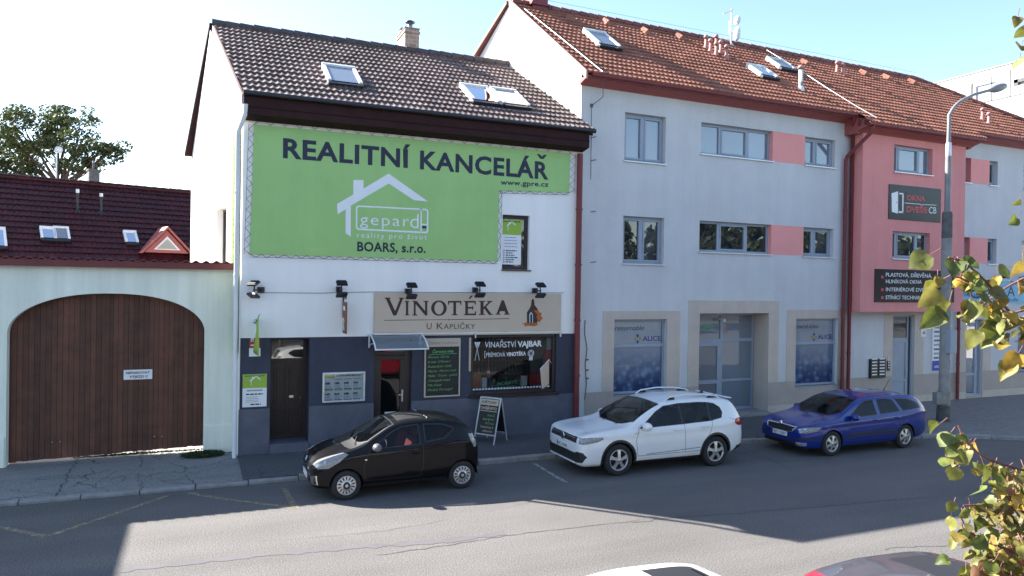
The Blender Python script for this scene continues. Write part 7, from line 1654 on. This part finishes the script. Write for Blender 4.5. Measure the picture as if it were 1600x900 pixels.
# ================================================================== lime tree close to the viewer
bx, by = 4.3, 1.0; bp = at_dist(1900,620,2.6); bx, by = bp.x, bp.y
lt = thing('lime_tree', 'lime tree with yellowing leaves reaching in from the right', 'tree', (bx, by, .1))
tb_ = Vector((bx, by, .1)); mbT = MB(); leaf = MB(); tw = MB()
def leaf_shape(P, D, Nn, s, fold, curl, mi=0):
    """heart-shaped leaf: base at P, pointing along D"""
    D = D.normalized(); X = D.cross(Nn).normalized(); Nn = X.cross(D)
    prof = [(0,.0),(.06,.24),(.22,.43),(.42,.50),(.62,.43),(.82,.24),(1.0,.0)]; prof[0] = (.05,.0); wv = random.uniform(0,6.28); V_ = []; n = len(prof)
    for i, (l, w) in enumerate(prof):
        zc = -curl*l*l+.05*math.sin(7*l+wv); b = P+D*(l*s)+Nn*(zc*s)
        wl = w+random.uniform(-.03,.03) if 0 < i < n-1 else w; wr = w+random.uniform(-.03,.03) if 0 < i < n-1 else w
        sh = -.06 if i == 1 else 0
        for q, sg in ((wl,-1),(wl*.55,-1),(0,0),(wr*.55,1),(wr,1)):
            V_.append(b+X*(q*s*sg)+Nn*((q*fold+.05*math.sin(9*l+5*q*sg+wv)*(q > 0)+(.12*q*q if curl > .3 else 0))*s)+D*(sh*s*(abs(q)*2)))
    F = []
    for i in range(n-1):
        for k in range(4): F.append((i*5+k, i*5+k+1, (i+1)*5+k+1, (i+1)*5+k))
    leaf.add(V_, F, mi, True)
def twig(pts, r0, r1):
    P = smooth_line3(pts, 5); tw.tube(P, [r0+(r1-r0)*i/(len(P)-1) for i in range(len(P))], 6, 0, True); return P
def smooth_line3(pts, n):
    out = []
    for i in range(len(pts)-1):
        p0 = pts[max(i-1,0)]; p1 = pts[i]; p2 = pts[i+1]; p3 = pts[min(i+2,len(pts)-1)]
        for k in range(n): t = k/n; out.append(.5*((2*p1)+(p2-p0)*t+(2*p0-5*p1+4*p2-p3)*t*t+(3*p1-p0-3*p2+p3)*t**3))
    out.append(pts[-1]); return out
def hang(p, size, mi=0, out=None):
    d = Vector((random.gauss(0,.6), random.gauss(0,.6), random.uniform(-1.1,-.2))) if out is None else out+Vector((random.gauss(0,.3), random.gauss(0,.3), random.gauss(-.2,.3)))
    nn = Vector((random.gauss(0,.6), random.gauss(-.3,.5), random.gauss(.6,.5))); q = p+d.normalized()*random.uniform(.015,.04)
    tw.tube([p, q], [.0016,.001], 4, 0); leaf_shape(q, d, nn, size*random.uniform(.5,1.0), random.uniform(-.1,.75), random.uniform(-.25,.8), mi)
N_ = at_dist
# branches that reach into the picture, from the crown at the right
brs = [([(1900,660,2.5),(1720,580,2.3),(1630,525,2.2),(1580,490,2.15),(1545,445,2.1),(1510,413,2.08),(1482,402,2.05)], 20, .05),
       ([(1900,560,2.4),(1700,520,2.25),(1600,485,2.2),(1560,520,2.2)], 10, .06),
       ([(1900,620,2.5),(1700,560,2.3),(1590,500,2.2),(1545,470,2.15),(1512,440,2.1),(1484,430,2.1)], 16, .055),
       ([(1900,500,2.5),(1720,440,2.3),(1640,425,2.25),(1580,445,2.2),(1530,480,2.2)], 8, .05),
       ([(1900,800,2.6),(1700,760,2.45),(1600,735,2.4),(1540,715,2.35),(1510,690,2.3),(1497,665,2.3)], 20, .05),
       ([(1900,850,2.6),(1700,820,2.5),(1600,800,2.45),(1530,790,2.4),(1505,790,2.35)], 16, .05),
       ([(1900,900,2.6),(1720,890,2.5),(1620,870,2.45),(1550,850,2.4),(1515,830,2.4),(1500,805,2.35)], 26, .05),
       ([(1900,930,2.7),(1720,930,2.5),(1620,915,2.45),(1560,890,2.4),(1520,885,2.4)], 26, .05),
       ([(1900,750,2.7),(1720,770,2.5),(1640,760,2.45),(1580,770,2.4),(1550,800,2.4)], 26, .05),
       ([(1900,450,2.5),(1760,300,2.4),(1680,200,2.35),(1640,90,2.3),(1615,30,2.3)], 10, .05),
       ([(1900,420,2.5),(1760,330,2.4),(1670,325,2.35),(1625,320,2.3)], 8, .05)]
for pts, nl, ls in brs:
    P = twig([N_(*p) for p in pts], .007, .0018)
    k0 = int(len(P)*.35)
    for i in range(nl): p = P[k0+int((len(P)-1-k0)*(i+.5)/nl)]; hang(p+Vector((random.gauss(0,.015),)*3), ls*1.15, 1 if random.random() < .07 else 0)
# leaves placed on short side shoots where the picture shows them
for px, py, d, s in ((1470,405,2.05,.07),(1492,420,2.08,.08),(1465,438,2.05,.055),(1470,455,2.05,.075),(1488,470,2.08,.08),(1478,492,2.08,.07),(1505,435,2.1,.06),(1525,445,2.1,.07),(1545,470,2.12,.07),(1530,460,2.1,.06),(1520,510,2.15,.09),(1512,500,2.1,.055),(1540,520,2.15,.06),(1565,505,2.2,.09),(1570,525,2.2,.09),(1575,545,2.2,.075),(1560,535,2.2,.06),(1595,500,2.2,.08),(1558,432,2.2,.055),(1583,430,2.2,.05),(1590,455,2.2,.05),(1598,555,2.25,.08),(1596,575,2.25,.07),
                      (1480,668,2.3,.06),(1492,682,2.3,.065),(1478,716,2.3,.05),(1515,712,2.3,.07),(1505,735,2.3,.055),(1525,700,2.3,.05),(1545,745,2.35,.06),(1535,760,2.35,.055),(1552,760,2.35,.06),(1575,755,2.35,.07),(1590,765,2.35,.07),(1555,790,2.4,.06),(1575,790,2.4,.06),(1485,806,2.35,.05),(1493,792,2.35,.045),(1540,805,2.4,.055),(1560,810,2.4,.055),(1512,848,2.4,.05),(1520,862,2.4,.055),(1495,890,2.4,.05),(1530,880,2.4,.06),(1510,885,2.4,.05),(1592,28,2.3,.06),(1596,58,2.3,.065),(1594,98,2.3,.06),(1598,78,2.3,.055),(1597,318,2.3,.06),(1596,345,2.3,.05),(1599,405,2.3,.06)):
    p = N_(px, py, d); hang(p+Vector((0,0,.03)), s, 0, Vector((-.5,0,-.45)))
for i in range(760):   # the leafy mass at the lower right
    y = random.uniform(730,960); x0 = 1600-(y-700)*.33+random.uniform(-5,150); x = max(x0, 1500+random.uniform(0,40)); hang(N_(x, y, random.uniform(2.2,2.9)), .052, 1 if random.random() < .12 else 0)
for i in range(700):   # the rest of the crown beyond the frame
    a = random.uniform(0,6.28); r = 1.3*math.sqrt(random.random()); p = tb_+Vector((.6+r*math.cos(a), r*math.sin(a)-.3, random.uniform(2.2,6.4)))
    dv = p-CAMP; zf = dv.dot(FW)
    if zf > .2 and dv.dot(RT)/zf*FPX < 845: continue
    if zf <= .2 and dv.length < 1.0: continue
    hang(p, .085)
limb(mbT, (bx+.35,by-.2,0), (bx+.3,by-.15,2.3), .11, .085, 4, .05); limb(mbT, (bx+.3,by-.15,2.3), (bx+.5,by-.2,6.2), .085, .02, 5, .1)
for pts, nl, ls in brs: mbT.tube([Vector((bx+.3,by-.15,2.2+random.uniform(0,1.6))), N_(*pts[0])], [.03,.011], 6)
inv = Matrix.Translation(-tb_)
tr_ = mbT.build('trunk', M['bark'], lt, world=True); tw.build('twig', M['twig'], tr_, world=True); leaf.build('crown', [M['leaf_lime'], M['leaf_dry']], lt, world=True, recalc=False)
